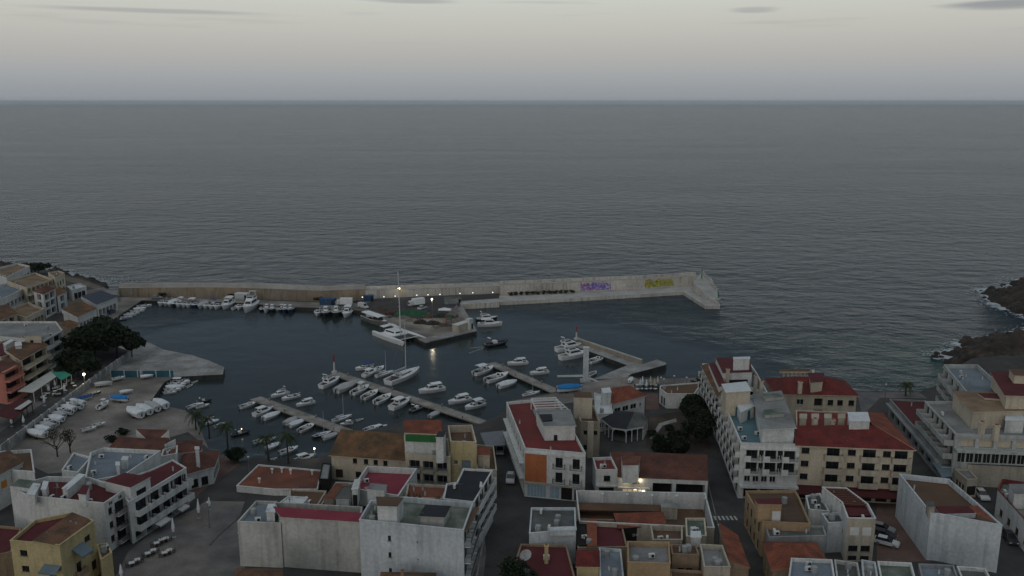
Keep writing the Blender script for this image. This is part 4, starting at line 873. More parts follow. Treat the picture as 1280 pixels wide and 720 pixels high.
h = H('house', 'plain white house behind the orange-shuttered one at left edge', 'house', [(14, 588), (43, 590), (39, 562), (-25, 566)], 6.6, WHITE, R_BROWN, par=.6); h.row(1, 3, 2, 1, 1.2); h.build()
h = H('house', 'low house with maroon roof below the blank white wall at left edge', 'house', [(-30, 700), (14, 690), (27, 660), (-30, 655)], 4.6, TANW, R_DRED, par=.3); h.clutter(2, 33); h.build()
# ------------------------------------------------------------------ left harbour front
def far(name, label, cat, pts, hgt, wall, roof, e, floors, n, kind='dark', w=1.8, hh=1.9, z0=.4, fl=2.9, **k):
    h = H(name, label, cat, pts, hgt, wall, roof, **k)
    for f in range(floors):
        for i in (e if isinstance(e, tuple) else (e,)):
            if kind == 'balc': h.balcrow(i, [z0+f*fl], n, h.edge(i)[3]/n-.3, d=1.2, kind='bars', m=wall, door=(h.edge(i)[3]/n-.9, 2.3), frame=FRAMED, deep=1.2, pane=DARKIN); h.band(i, z0+f*fl-.3, .5, 1.25, wall, 'balcony_front')
            elif kind == 'dark': h.row(i, z0+f*fl, n, w, hh, kind='dark', depth=1.)
            else: h.row(i, z0+f*fl, n, w, hh, frame=FRAMED)
    return h
far('boathouse', 'white boathouse with slate navy roof and arched doors at the harbour corner', 'boathouse', [(121, 380.5), (146, 371), (127, 367), (103, 374)], 5.2-1.6, WHITE, R_NAVY, 0, 1, 6, w=1.8, hh=2.6, z0=-1.3, style='shed', rise=1.2, ridge=0, base=1).build()
far('boathouse', 'white boathouse with rusty brown tiled roof next to the navy-roofed one', 'boathouse', [(97, 396), (120, 385.5), (100, 380), (79, 391)], 3.8, WHITE, T_OLD, 0, 1, 5, w=1.6, hh=2.4, z0=-1.2, style='shed', rise=1.3, base=1).build()
far('house', 'low house with small orange roof above the pine trees', 'house', [(91, 411), (98, 404), (86, 400), (66, 404)], 4.2, STONE, T_OLD, 0, 1, 2, style='hip', rise=1.2).build()
far('house', 'white cube house with glazed front beside the breakwater root', 'house', [(90, 363), (108, 358), (99, 354), (83, 358)], 4.2, WHITE, R_WHITE, 0, 1, 5, 'win', w=1.9, hh=2.4, par=.3).build()
far('apartment_building', 'white arcaded apartment house with pinkish red roof facing the harbour', 'apartment block', [(54, 368), (69, 360.5), (58, 356), (42, 364)], 9., WHITE, T_TERR, (0, 3), 3, 3, w=3.6, hh=2.3, style='hip', rise=1.2).build()
far('house', 'smaller arcaded white house with brown roof beside the pink-roofed apartments', 'house', [(71.5, 370), (83, 364.5), (75, 361), (67, 364.5)], 6.2, WHITE, T_OLD, 0, 2, 2, w=3., hh=2.2, style='shed', rise=.8).build()
far('apartment_building', 'tall beige block with narrow dark windows nearest the sea', 'apartment block', [(69, 347), (80.5, 341), (73, 338.5), (60, 341)], 10., CREAM, R_SAND, (0, 3), 3, 3, 'win', w=1.2, hh=1.6).build()
far('apartment_building', 'wide beige building with sandy brown roof terraces on the left shore', 'apartment block', [(33, 360), (66, 349), (44, 341), (8, 351)], 9., CREAM, R_SAND, 0, 3, 6, 'balc').build()
far('house', 'pale long house with white arches at the top left shoreline', 'house', [(8, 347), (37, 332.5), (22, 329), (-20, 339)], 8., WHITE, R_SAND, 0, 2, 7, w=2.4, hh=2.2).build()
far('house', 'white terrace house with blue-grey roof at far left edge', 'house', [(-4, 377), (31, 360), (14, 353), (-40, 364)], 8., WHITE, R_BLUE, 0, 2, 7, 'balc').clutter(6, 51)
far('house', 'low house with arched ground floor openings below the pink-roofed apartments', 'house', [(33, 397), (55, 386), (35, 378), (5, 389)], 4.6, CREAM, R_SAND, 0, 1, 5, w=1.8, hh=2.4, par=.9)
far('house', 'cream house with two big arches at the left edge above the grey roof', 'house', [(-12, 404), (21, 392), (8, 384), (-40, 394)], 6., CREAM, T_BROWN, 0, 2, 3, w=2.4, hh=2., style='shed', rise=1.)
h = far('apartment_building', 'broad apartment block with pale grey roof and white balcony bands by the pines', 'apartment block', [(54, 426), (78, 413), (70, 402), (-30, 402), (-30, 418)], 9., WHITE, R_LGREY, 0, 3, 2, 'balc', par=.5)
h.block([(31, 421), (51, 420), (51, 411), (33, 412)], 11.4, CREAM, R_LGREY, door=(0, .4, .8, 1.8, DARKIN)); h.clutter(6, 53)
h = far('apartment_building', 'yellow-cream apartment house with long brown tiled roof edge and deep wooden balconies', 'apartment block', [(26, 449.5), (58, 431.5), (44, 425), (10, 441)], 9., CREAM, T_BROWN, 0, 3, 2, 'balc', style='shed', rise=.8, over=.5)
h = far('house', 'house with maroon roof terrace and white roof boxes at left edge', 'house', [(2, 447), (42, 430), (26, 421), (-40, 437)], 8.6, BEIGE, R_DRED, 0, 1, 3, z0=4, par=.5); h.block([(7, 432), (17, 426), (14, 424), (4, 430)], 10.4, WHITE, R_WHITE, name='roof_room'); h.block([(19, 433), (27, 432), (26, 427), (19, 428)], 10.4, WHITE, R_WHITE, name='roof_room')
h = far('apartment_building', 'salmon pink house with cream balconies above the maroon awnings', 'apartment block', [(5, 467), (24, 457), (12, 451), (-30, 462)], 8.4, PINK, T_TERR, 0, 3, 1, 'balc', style='shed', rise=.6, over=.4)
for k, h in enumerate(HOUSES):
    if h.style == 'flat' and not hasattr(h, 'cl') and h.root.name.split('.')[0] in ('house', 'apartment_building', 'shop_building', 'restaurant') and not h.label_.startswith('flat'): h.clutter(2, 200+k)
    h.build()
# boatyard-side restaurants: pergolas, awnings, furniture
def canopy(name, label, cat, px, z, drop, m, legm, group=None, th=.12):
    pts = [P(x, y, G+z) for x, y in px]; c = sum(pts, Vector())/len(pts); r = thing(name, label, cat, (c.x, c.y, G), group=group); off = r.location
    for k in (0, 1): pts[k].z -= drop
    q = MB(); d = Vector((0, 0, th)); q.face(pts, m); q.face([p-d for p in pts][::-1], m)
    for i in range(len(pts)): j = (i+1) % len(pts); q.face([pts[i]-d, pts[j]-d, pts[j], pts[i]], m)
    q.build('canopy', r, off)
    a, b = pts[0], pts[1]; n = max(2, int((b-a).length/4))
    for i in range(n+1):
        p = a+(b-a)*(i/n); p = p+(c-p)*.03; q = MB(); q.box((0, 0, (p.z-G-th)/2-.01), (.12, .12, p.z-G-th), legm); link('post', q.mesh('post'), r, Vector((p.x, p.y, G))-off)
    return r
canopy('pergola', 'long pale restaurant pergola roof along the harbour promenade', 'pergola', [(41, 489), (88, 457.5), (80, 454), (22, 489)], 3.2, .3, AWN_W, FRAMEW)
canopy('awning', 'green restaurant canopy beside the promenade tables', 'canopy', [(76, 473), (89, 466), (78, 463), (64, 464)], 3.3, .5, AWN_G, FRAMEW)
canopy('awning', 'maroon restaurant awning below the salmon pink house', 'awning', [(16, 521), (40, 501), (27, 497), (-12, 518)], 3.2, .6, AWN_R, DMETAL)
canopy('pergola', 'pale strip awning between the maroon awning and the pergola', 'awning', [(26, 511), (40, 501.5), (36, 499.5), (18, 511)], 3.35, .1, AWN_W, DMETAL)
canopy('awning', 'small slate blue canopy beside the hotel podium kiosk', 'canopy', [(1178, 596), (1190, 594), (1187, 577), (1165, 577)], 3.4, .2, AWN_B, DMETAL)
canopy('awning', 'white restaurant canopy at the foot of the cream waterfront building and street', 'canopy', [(607, 557), (632, 556), (630, 538), (600, 541)], 3., .1, METAL, DMETAL)
# ------------------------------------------------------------------ breakwater
def seawall(name, label, base, hgt, wide, para, m, mp_, mc, z=ZQ, posts=None):
    b = [P(x, y, z) for x, y in base]; n = len(b); nr = []
    for i in range(n):
        d = ((b[min(i+1, n-1)]-b[max(i-1, 0)]).xy).normalized(); nr.append(Vector((-d.y, d.x, 0)))
    c = b[n//2]; r = thing(name, label, 'sea wall', (c.x, c.y, z)); off = r.location
    def strip(o0, o1, z0, z1, mside, mtop, nm):
        q = MB()
        A = [p+k*o0 for p, k in zip(b, nr)]; B = [p+k*o1 for p, k in zip(b, nr)]
        v = lambda p, zz: (p.x, p.y, zz)
        for i in range(n-1):
            q.face([v(A[i], z0), v(A[i+1], z0), v(A[i+1], z1), v(A[i], z1)], mside); q.face([v(B[i+1], z0), v(B[i], z0), v(B[i], z1), v(B[i+1], z1)], mside)
            q.face([v(A[i], z1), v(A[i+1], z1), v(B[i+1], z1), v(B[i], z1)], mtop)
        q.face([v(B[0], z0), v(A[0], z0), v(A[0], z1), v(B[0], z1)], mside); q.face([v(A[-1], z0), v(B[-1], z0), v(B[-1], z1), v(A[-1], z1)], mside)
        return q.build(nm, r, off)
    strip(0, wide, -2, z+hgt, m, mc, 'wall'); strip(wide-.7, wide+.05, z+hgt+.003, z+hgt+para, mp_, mp_, 'parapet')
    strip(-.12, .1, z+hgt+.004, z+hgt+.16, mc, mc, 'edge_coping')
    L = 0
    for i in range(n-1):                       # construction joints
        d = (b[i+1]-b[i]); Ls = d.length; d = d/Ls; k = int(Ls/6)
        for j in range(k):
            p = b[i]+d*(Ls*(j+.5)/k)+nr[i]*(wide-.72); q = MB(); q.box((0, 0, para/2), (.3, .16, para-.02), mc); 
            o = link('buttress', cached(('but', para, mc.name), lambda: q.mesh('buttress')), r, Vector((p.x, p.y, z+hgt+.01))-off, math.atan2(d.y, d.x))
    return r, b, nr
seawall('breakwater', 'long curved breakwater wall of ochre render joining the left shore', [(148, 370), (200, 369.3), (250, 369), (305, 369.6), (350, 371.2), (402, 373.4), (457, 371.2)], 3.3, 2.6, 1.5, M_BTAN, M_BCAP, M_BCAP)
seawall('breakwater', 'middle breakwater wall of pale concrete behind the fishing dock', [(457, 371.2), (540, 368.4), (626, 365.8)], 2.7, 4.2, .9, M_BWALL, M_BWALL, M_BCAP)
RW, rb, rn = seawall('breakwater', 'outer breakwater wall of pale concrete with two graffiti murals', [(626, 368.8), (720, 364.8), (800, 361.2), (872, 356.5)], 4.2, 3.0, 1.1, M_BWALL, M_BWALL, M_BCAP)
def mural(name, cols, sc):
    m = bpy.data.materials.new(name); m.use_nodes = True; t = m.node_tree; b = t.nodes['Principled BSDF']; b.inputs['Roughness'].default_value = .85
    g_ = N(t, 'ShaderNodeNewGeometry'); n = N(t, 'ShaderNodeTexNoise', i_Scale=sc, i_Detail=2.5, i_Distortion=1.6); t.links.new(g_.outputs['Position'], n.inputs['Vector'])
    r = N(t, 'ShaderNodeValToRGB'); r.color_ramp.interpolation = 'CONSTANT'; e = r.color_ramp.elements
    while len(e) < len(cols): e.new(.5)
    for k, c_ in enumerate(cols): e[k].position = .3+.4*k/len(cols) if k else 0; e[k].color = (*c_, 1)
    t.links.new(n.outputs[0], r.inputs[0]); t.links.new(r.outputs[0], b.inputs['Base Color']); return m
M_MUR1 = mural('purple_mural_paint', [(.5, .48, .5), (.1, .06, .4), (.55, .5, .5), (.4, .06, .25), (.1, .06, .42), (.14, .22, .55), (.55, .52, .52), (.5, .1, .3), (.08, .05, .3)], .38)
M_MUR2 = mural('yellow_mural_paint', [(.06, .2, .1), (.55, .45, .05), (.05, .05, .04), (.55, .46, .06), (.06, .26, .16), (.5, .42, .05), (.5, .14, .04), (.05, .1, .06), (.5, .45, .1)], .38)
def wall_panel(x0, x1, z0, z1, m, nm, seg):
    a, b = rb[seg], rb[seg+1]; d = (b-a).xy.normalized()
    def hit(px):                                 # where the pixel column meets the wall line
        r_ = ray(px, 358); den = r_.x*d.y-r_.y*d.x; t = (a.x*d.y-a.y*d.x)/den; return Vector((r_.x*t, r_.y*t, 0))
    A, B = hit(x0), hit(x1); n_ = Vector((d.y, -d.x, 0))*.03; q = MB()
    outl = [(0, 0)]+[(k/16, 1) for k in range(17)]+[(1, 0)]
    rr = random.Random(int(x0)); top = [z1-rr.uniform(0, 1.5)*(k % 2 or .25) for k in range(17)]
    for k in range(16):
        p0 = A+(B-A)*(k/16)+n_; p1 = A+(B-A)*((k+1)/16)+n_
        q.face([(p0.x, p0.y, z0), (p1.x, p1.y, z0), (p1.x, p1.y, top[k+1]), (p0.x, p0.y, top[k])], m)
    q.build(nm, RW, RW.location)
wall_panel(726, 763.5, ZQ+.4, ZQ+3.8, M_MUR1, 'mural', 1); wall_panel(806, 842, ZQ+.5, ZQ+3.9, M_MUR2, 'mural', 2); 
for k in range(6): wall_panel(781+k*4, 783+k*4, ZQ+1., ZQ+1.9, M_BCAP, 'wall_tablet', 1)
# pier head
hp = [P(x, y, 2) for x, y in [(866, 361.5), (880, 371), (897, 379.5), (897, 366), (889, 352), (876, 350)]]
ph = thing('pier_head', 'sloping concrete pier head with stepped side at the end of the breakwater', 'pier head', (*(sum(hp, Vector())/6).xy, ZQ)); q = MB()
hz_ = [5.2, 3.2, 2., 2.1, 3.6, 5.4]; cc = sum(hp, Vector())/6
for i in range(6):
    j = (i+1) % 6; a, b = hp[i], hp[j]; q.face([(a.x, a.y, -1), (b.x, b.y, -1), (b.x, b.y, hz_[j]), (a.x, a.y, hz_[i])], M_BWALL); q.face([(a.x, a.y, hz_[i]), (b.x, b.y, hz_[j]), (cc.x, cc.y, 3.7)], M_BCAP)
q.build('sloped_block', ph, ph.location)
for k in range(9):
    t_ = k/9; p = hp[5]*(1-t_)+hp[3]*t_; q = MB(); q.box((0, 0, .25), (1.3, 1.3, 1.1), M_BCAP, .3*k); link('armour_block', q.mesh('armour_block'), ph, Vector((p.x+.5, p.y, hz_[5]*(1-t_)+2.2*t_-.3))-ph.location)
def beacon(px, z, hgt, m, label, seg=8):
    p = P(px[0], px[1], z); r = thing('harbour_beacon', label, 'beacon', p); q = MB()
    q.tube((0, 0, 0), (0, 0, .5), .9, .8, M_BCAP, 12); q.build('plinth', r); q = MB(); q.tube((0, 0, .5), (0, 0, hgt*.62), .27, .2, WHITE if m is RED else m, 10); q.build('shaft', r)
    q = MB(); q.tube((0, 0, hgt*.62), (0, 0, hgt*.9), .2, .18, m, 10); q.tube((0, 0, hgt*.9), (0, 0, hgt*.92), .38, .38, m, 10); q.build('tower_top', r)
    q = MB(); q.tube((0, 0, hgt*.92), (0, 0, hgt), .2, .2, m, 8); q.blob((0, 0, hgt+.1), (.22, .22, .2), m); q.build('lantern', r); return r
RED = mat('red_paint', (.3, .03, .03), .6, .1, 1.); GRN = mat('green_paint', (.02, .17, .07), .6, .1, 1.)
beacon((877, 350), 6.2, 4.6, GRN, 'green beacon on the breakwater end'); beacon((898, 374), 2.6, 2.6, GRN, 'small green post beside the pier head tip')
beacon((418, 466), 1.0, 5.4, RED, 'red and white beacon at the tip of the long wooden jetty'); beacon((720.5, 424), 3.2, 4.0, RED, 'red beacon on the stone pier tip right of the white yachts')
# ------------------------------------------------------------------ jetties and stone pier
WOODJ = mat('jetty_planks', (.33, .305, .27), .9, .3, .4, fine=.25, second=(.24, .22, .195), s2=.3)
def jetty(label, a, b, w, z=1.0):
    A, B = P(*a, z), P(*b, z); d = B-A; L = d.length; r = thing('jetty', label, 'jetty', (A.x, A.y, 0), math.atan2(d.y, d.x))
    q = MB(); q.box((L/2, 0, z-.14), (L, w, .28), WOODJ); q.build('deck', r); q = MB()
    for s_ in (-1, 1): q.box((L/2, s_*(w/2-.05), z+.06), (L, .16, .12), M_QUAY)
    q.build('kerb', r)
    n = int(L/7)
    for k in range(n+1):
        for s_ in (-1, 1): link('pile', cached('pile', lambda: (lambda m: (m.tube((0, 0, -2), (0, 0, .72), .22, .22, M_QDARK, 8), m.mesh('pile'))[1])(MB())), r, (min(L-.4, .4+k*7), s_*(w/2-.35), 0))
    def bol():
        m = MB(); m.box((0, 0, .35), (.22, .22, .7), METAL); m.box((0, 0, .72), (.28, .28, .06), FRAMEW); return m.mesh('service_post')
    for k in range(int(L/10)): link('service_post', cached('servpost', bol), r, (5+k*10, (-1)**k*(w/2-.4), z))
    return r
jetty('short wooden jetty nearest the camera with small motorboats', (319, 497.5), (448, 545), 3.1)
jetty('long wooden jetty in the middle of the marina ending at the cream house', (418, 466.5), (606, 529), 3.1)
jetty('right wooden jetty left of the white crane pillar', (613.5, 453.5), (712, 497), 3.1)
pz = 1.5
slab('pier_pavement', [(736, 480), (741, 474), (784, 456.5), (719.5, 433), (721, 426.5), (803, 455), (821, 449.5), (833, 453.5), (832, 456), (789, 467.5), (772, 480)], pz, M_QUAY, M_QDARK)
a, b = P(720.5, 426.5, pz), P(803, 454.5, pz); d = b-a; pw = thing('pier_wall', 'sandy stone wall along the outer side of the short stone pier', 'sea wall', (a.x, a.y, pz), math.atan2(d.y, d.x)); q = MB()
q.box((d.length/2, -.3, .55), (d.length, .7, 1.3), STONE); q.build('wall', pw); q = MB(); q.box((d.length/2, -.3, 1.27), (d.length+.1, .9, .14), M_BCAP); q.build('coping', pw)
slab('quay_apron', [(640, 501), (690, 492.5), (735, 477.5), (790, 470), (812, 482), (760, 492), (742, 500), (700, 505)], G+.008, M_YARD, M_YARD, z0=G-.3)
# white boat crane pillar
p = P(732, 476.5, G); cr_ = thing('boat_crane', 'tall white boat crane pillar standing on the quay apron', 'crane', p); q = MB(); q.box((0, 0, 4.9), (1.5, 1.2, 9.8), WHITE2); q.box((0, 0, 9.9), (1.75, 1.4, .25), WHITE); q.build('pillar', cr_)
q = MB(); q.box((0, 0, .2), (3, 3, .4), M_BCAP); q.build('base_plate', cr_); q = MB()
for s_ in (-.5, .5): q.tube((-.4, s_, 1.6), (-8, s_+.5, 1.3), .16, .12, FRAMEW, 6); q.tube((.4, s_, 1.2), (3.2, s_-2, .6), .12, .12, FRAMEW, 6)
for k in range(6): q.tube((-1-k*1.2, -.5, 1.5), (-1.6-k*1.2, .7, 1.45), .06, .06, FRAMEW, 4)
q.build('boom', cr_)
# teal fence on the mole, promenade wall
def fence(label, px, z, hgt, m, cat='fence', name='fence', th=.12, posts=True):
    pts = [P(x, y, z) for x, y in px]; r = thing(name, label, cat, (pts[0].x, pts[0].y, z)); off = r.location
    for a, b in zip(pts, pts[1:]):
        d = b-a; q = MB(); q.box((d.length/2, 0, hgt/2), (d.length, th, hgt), m); link('panel', q.mesh('panel'), r, a-off, math.atan2(d.y, d.x))
        if posts:
            for k in range(int(d.length/4)+1): p_ = a+d*min(1, k*4/d.length); m2 = cached(('fp', hgt, th), lambda: (lambda g_: (g_.box((0, 0, hgt/2+.05), (th+.12, th+.12, hgt+.1), WHITE2), g_.mesh('post'))[1])(MB())); link('post', m2, r, p_-off, math.atan2(d.y, d.x))
    return r
TEAL = mat('teal_canvas', (.03, .11, .15), .8, .2, .4)
fence('teal canvas fence across the base of the concrete mole', [(139, 471), (176, 471.5), (178, 471.5), (217, 471)], ZQ, 1.9, TEAL)
fence('pale parapet wall with white posts between promenade and boatyard', [(0, 562), (80, 502), (125, 468.5), (165, 440)], G, .9, M_QUAY, 'wall', 'promenade_wall', .3)
# ------------------------------------------------------------------ boats
GEL = mat('white_gelcoat', (.8, .81, .81), .3, .1, .6, spec=.5)
GEL2 = mat('cream_gelcoat', (.66, .64, .6), .35, .12, .6, spec=.5)
HBLUE = mat('blue_hull_paint', (.03, .06, .14), .35, .15, .6, spec=.5)
HDARK = mat('dark_hull_paint', (.022, .024, .03), .4, .15, .6, spec=.5)
HGREEN = mat('grey_green_hull_paint', (.17, .19, .17), .5, .15, .6)
CANV = mat('white_canvas', (.68, .71, .73), .85, .15, .7); CANG = mat('grey_canvas', (.42, .43, .44), .85, .15, .7); CANB = mat('blue_tarpaulin', (.02, .2, .5), .7, .2, .8); CANN = mat('navy_tarpaulin', (.025, .08, .27), .75, .2, .8)
TEAK = mat('teak_deck', (.17, .11, .065), .8, .15, 1.); WELL = mat('cockpit_grey', (.27, .28, .28), .8, .15, 1.); TINT = mat('tinted_acrylic', (.01, .012, .015), .1, .1, 1., spec=.6)
RUBR = mat('grey_rubber', (.12, .125, .13), .7, .1, 1.); ENG = mat('engine_cowl', (.03, .03, .035), .4, .1, 1.)
def hull_mesh(L, B, H, m, deck, well=None, full=.7, fine=2.2, well_from=-.5, well_to=.12, sheer=.35, name='hull', strip=None):
    q = MB(); n = 12; st = []
    for i in range(n+1):
        t = i/n; x = -L/2+L*t
        b = B/2*(full+(1-full)*min(1, t*3)) if t < .45 else B/2*max(.02, 1-((t-.45)/.55)**fine)
        z = H*(1+sheer*max(0, t-.35)**1.5*1.6); st.append((x+(.05*L*0), b, z, t))
    for (x0, b0, z0, t0), (x1, b1, z1, t1) in zip(st, st[1:]):
        for s_ in (1, -1):
            k0, k1 = .78-.25*t0, .78-.25*t1; xb0, xb1 = x0-.04*L*max(0, t0-.5), x1-.09*L*max(0, t1-.5)
            ring0 = [(xb0, s_*b0*k0*.2, -.35), (xb0, s_*b0*k0, -.02), (x0, s_*b0*.985, z0*.82), (x0, s_*b0, z0)]; ring1 = [(xb1, s_*b1*k1*.2, -.35), (xb1, s_*b1*k1, -.02), (x1, s_*b1*.985, z1*.82), (x1, s_*b1, z1)]
            for j in range(3):
                f = [ring0[j], ring1[j], ring1[j+1], ring0[j+1]]; q.face(f if s_ < 0 else f[::-1], (strip or m) if j == 2 else m)
            mid = (t0+t1)/2-.5
            inwell = well and well_from <= mid < well_to
            if inwell:
                r0, r1 = b0*.78, b1*.78; dz = H*.55
                f = [(x0, s_*b0, z0), (x1, s_*b1, z1), (x1, s_*r1, z1), (x0, s_*r0, z0)]; q.face(f if s_ < 0 else f[::-1], deck)
                f = [(x0, s_*r0, z0), (x1, s_*r1, z1), (x1, s_*r1, z1-dz), (x0, s_*r0, z0-dz)]; q.face(f if s_ < 0 else f[::-1], deck)
                f = [(x0, s_*r0, z0-dz), (x1, s_*r1, z1-dz), (x1, 0, z1-dz), (x0, 0, z0-dz)]; q.face(f if s_ < 0 else f[::-1], well)
            else:
                f = [(x0, s_*b0, z0), (x1, s_*b1, z1), (x1, 0, z1+.06*b1), (x0, 0, z0+.06*b0)]; q.face(f if s_ < 0 else f[::-1], deck)
    x, b, z, _ = st[0]; q.face([(x, -b*.78, -.02), (x, -b, z), (x, b, z), (x, b*.78, -.02), (x, 0, -.3)][::-1], m)
    return q.mesh(name, smooth=False)
def cabin_mesh(x0, x1, w0, w1, z0, z1, m, rake=.35, name='cabin', top=None, glass=None, band=(.45, .85)):
    q = MB(); tw = .82
    lo = [(x0, -w0/2), (x1, -w1/2), (x1, w1/2), (x0, w0/2)]; hi = [(x0+.08, -w0/2*tw), (x1-rake*(z1-z0)*1.6, -w1/2*tw), (x1-rake*(z1-z0)*1.6, w1/2*tw), (x0+.08, w0/2*tw)]
    P_ = lambda i, t: (lo[i][0]+(hi[i][0]-lo[i][0])*t, lo[i][1]+(hi[i][1]-lo[i][1])*t, z0+(z1-z0)*t)
    for i in range(4):
        j = (i+1) % 4
        q.face([P_(i, 0), P_(j, 0), P_(j, 1), P_(i, 1)], m)
    q.face([P_(i, 1) for i in range(4)], top or m); g_ = None
    if glass:
        g_ = MB()
        for i in range(4):
            j = (i+1) % 4; a, b_ = band; A, Bq = Vector(P_(i, a)), Vector(P_(j, a)); C, D = Vector(P_(j, b_)), Vector(P_(i, b_)); nn = (Bq-A).cross(D-A).normalized()*.025; k = .08 if i != 3 else .25
            f = [A.lerp(Bq, k), A.lerp(Bq, 1-k), D.lerp(C, 1-k), D.lerp(C, k)]; g_.face([p+nn for p in f], glass)
        g_ = g_.mesh('windscreen')
    return q.mesh(name), g_
def outboard_mesh(x, z):
    q = MB(); q.box((x-.22, 0, z+.25), (.42, .34, .42), CANG); q.box((x-.35, 0, z-.2), (.22, .2, .7), ENG); return q.mesh('outboard_engine')
def canopy_mesh(x0, x1, w, z0, z1, m, name='canopy'):
    q = MB(); n = 5
    for i in range(n):
        y0, y1 = -w/2+w*i/n, -w/2+w*(i+1)/n; h = lambda y: z1-.16*(2*y/w)**2
        q.face([(x0, y0, h(y0)), (x1, y0, h(y0)), (x1, y1, h(y1)), (x0, y1, h(y1))], m); q.face([(x0, y1, h(y1)-.05), (x1, y1, h(y1)-.05), (x1, y0, h(y0)-.05), (x0, y0, h(y0)-.05)], m)
    for x in (x0+.1, x1-.1):
        for s_ in (-1, 1): q.tube((x, s_*(w/2-.08), z0), (x, s_*(w/2-.08), z1-.17), .03, .03, METAL, 5)
    return q.mesh(name)
def cover_mesh(L, B, z0, z1, m, name='canvas_cover'):
    q = MB(); n = 10; rows = []; rr = random.Random(3)
    for i in range(n+1):
        t = i/n; b = B/2*1.03*(.75+.25*min(1, t*3) if t < .45 else max(.03, 1-((t-.45)/.55)**2.2)); zz = z0+(z1-z0)*math.sin(math.pi*min(1, .18+t*.8))**.7; x = -L/2*1.01+L*1.02*t
        rows.append([(x, -b, z0-.18), (x, -b*.98, z0+.08), (x, -b*.5, z0+(zz-z0)*.8+rr.uniform(-.05, .05)), (x, 0, zz), (x, b*.5, z0+(zz-z0)*.8+rr.uniform(-.05, .05)), (x, b*.98, z0+.08), (x, b, z0-.18)])
    for r0, r1 in zip(rows, rows[1:]):
        for j in range(6): q.face([r0[j], r1[j], r1[j+1], r0[j+1]], m)
    q.face(rows[0][::-1], m); q.face(rows[-1], m); return q.mesh(name)
def rail(L, B, z):
    q = MB(); pts = []
    for k in range(9):
        t = .5+.5*k/8; b = B/2*.92*max(.03, 1-((t-.45)/.55)**2.2); pts.append((-L/2+L*t*.985, b, z+.25*(t-.5)))
    for s_ in (-1, 1):
        for (x0, b0, z0), (x1, b1, z1) in zip(pts, pts[1:]): q.tube((x0, s_*b0, z0+.5), (x1, s_*b1, z1+.55), .022, .022, METAL, 4, False)
        for (x0, b0, z0) in pts[::2]: q.tube((x0, s_*b0, z0-.1), (x0, s_*b0, z0+.52), .018, .018, METAL, 4, False)
    return q.mesh('bow_rail')
def mast_mesh(x, z0, z1, L, H):
    q = MB(); q.tube((x, 0, z0), (x, 0, z1), .1, .06, FRAMEW, 6)
    for k in (.45, .72): q.tube((x, -.9*(1.2-k), z0+(z1-z0)*k), (x, .9*(1.2-k), z0+(z1-z0)*k), .03, .03, METAL, 4)
    for e in ((L/2*.95, 0, H*1.25), (-L/2*.98, 0, H), (x-.2, 1.25, H), (x-.2, -1.25, H)): q.tube((x, 0, z1-.1), e, .014, .014, METAL, 3, False)
    return q.mesh('mast')
PROTO = {}
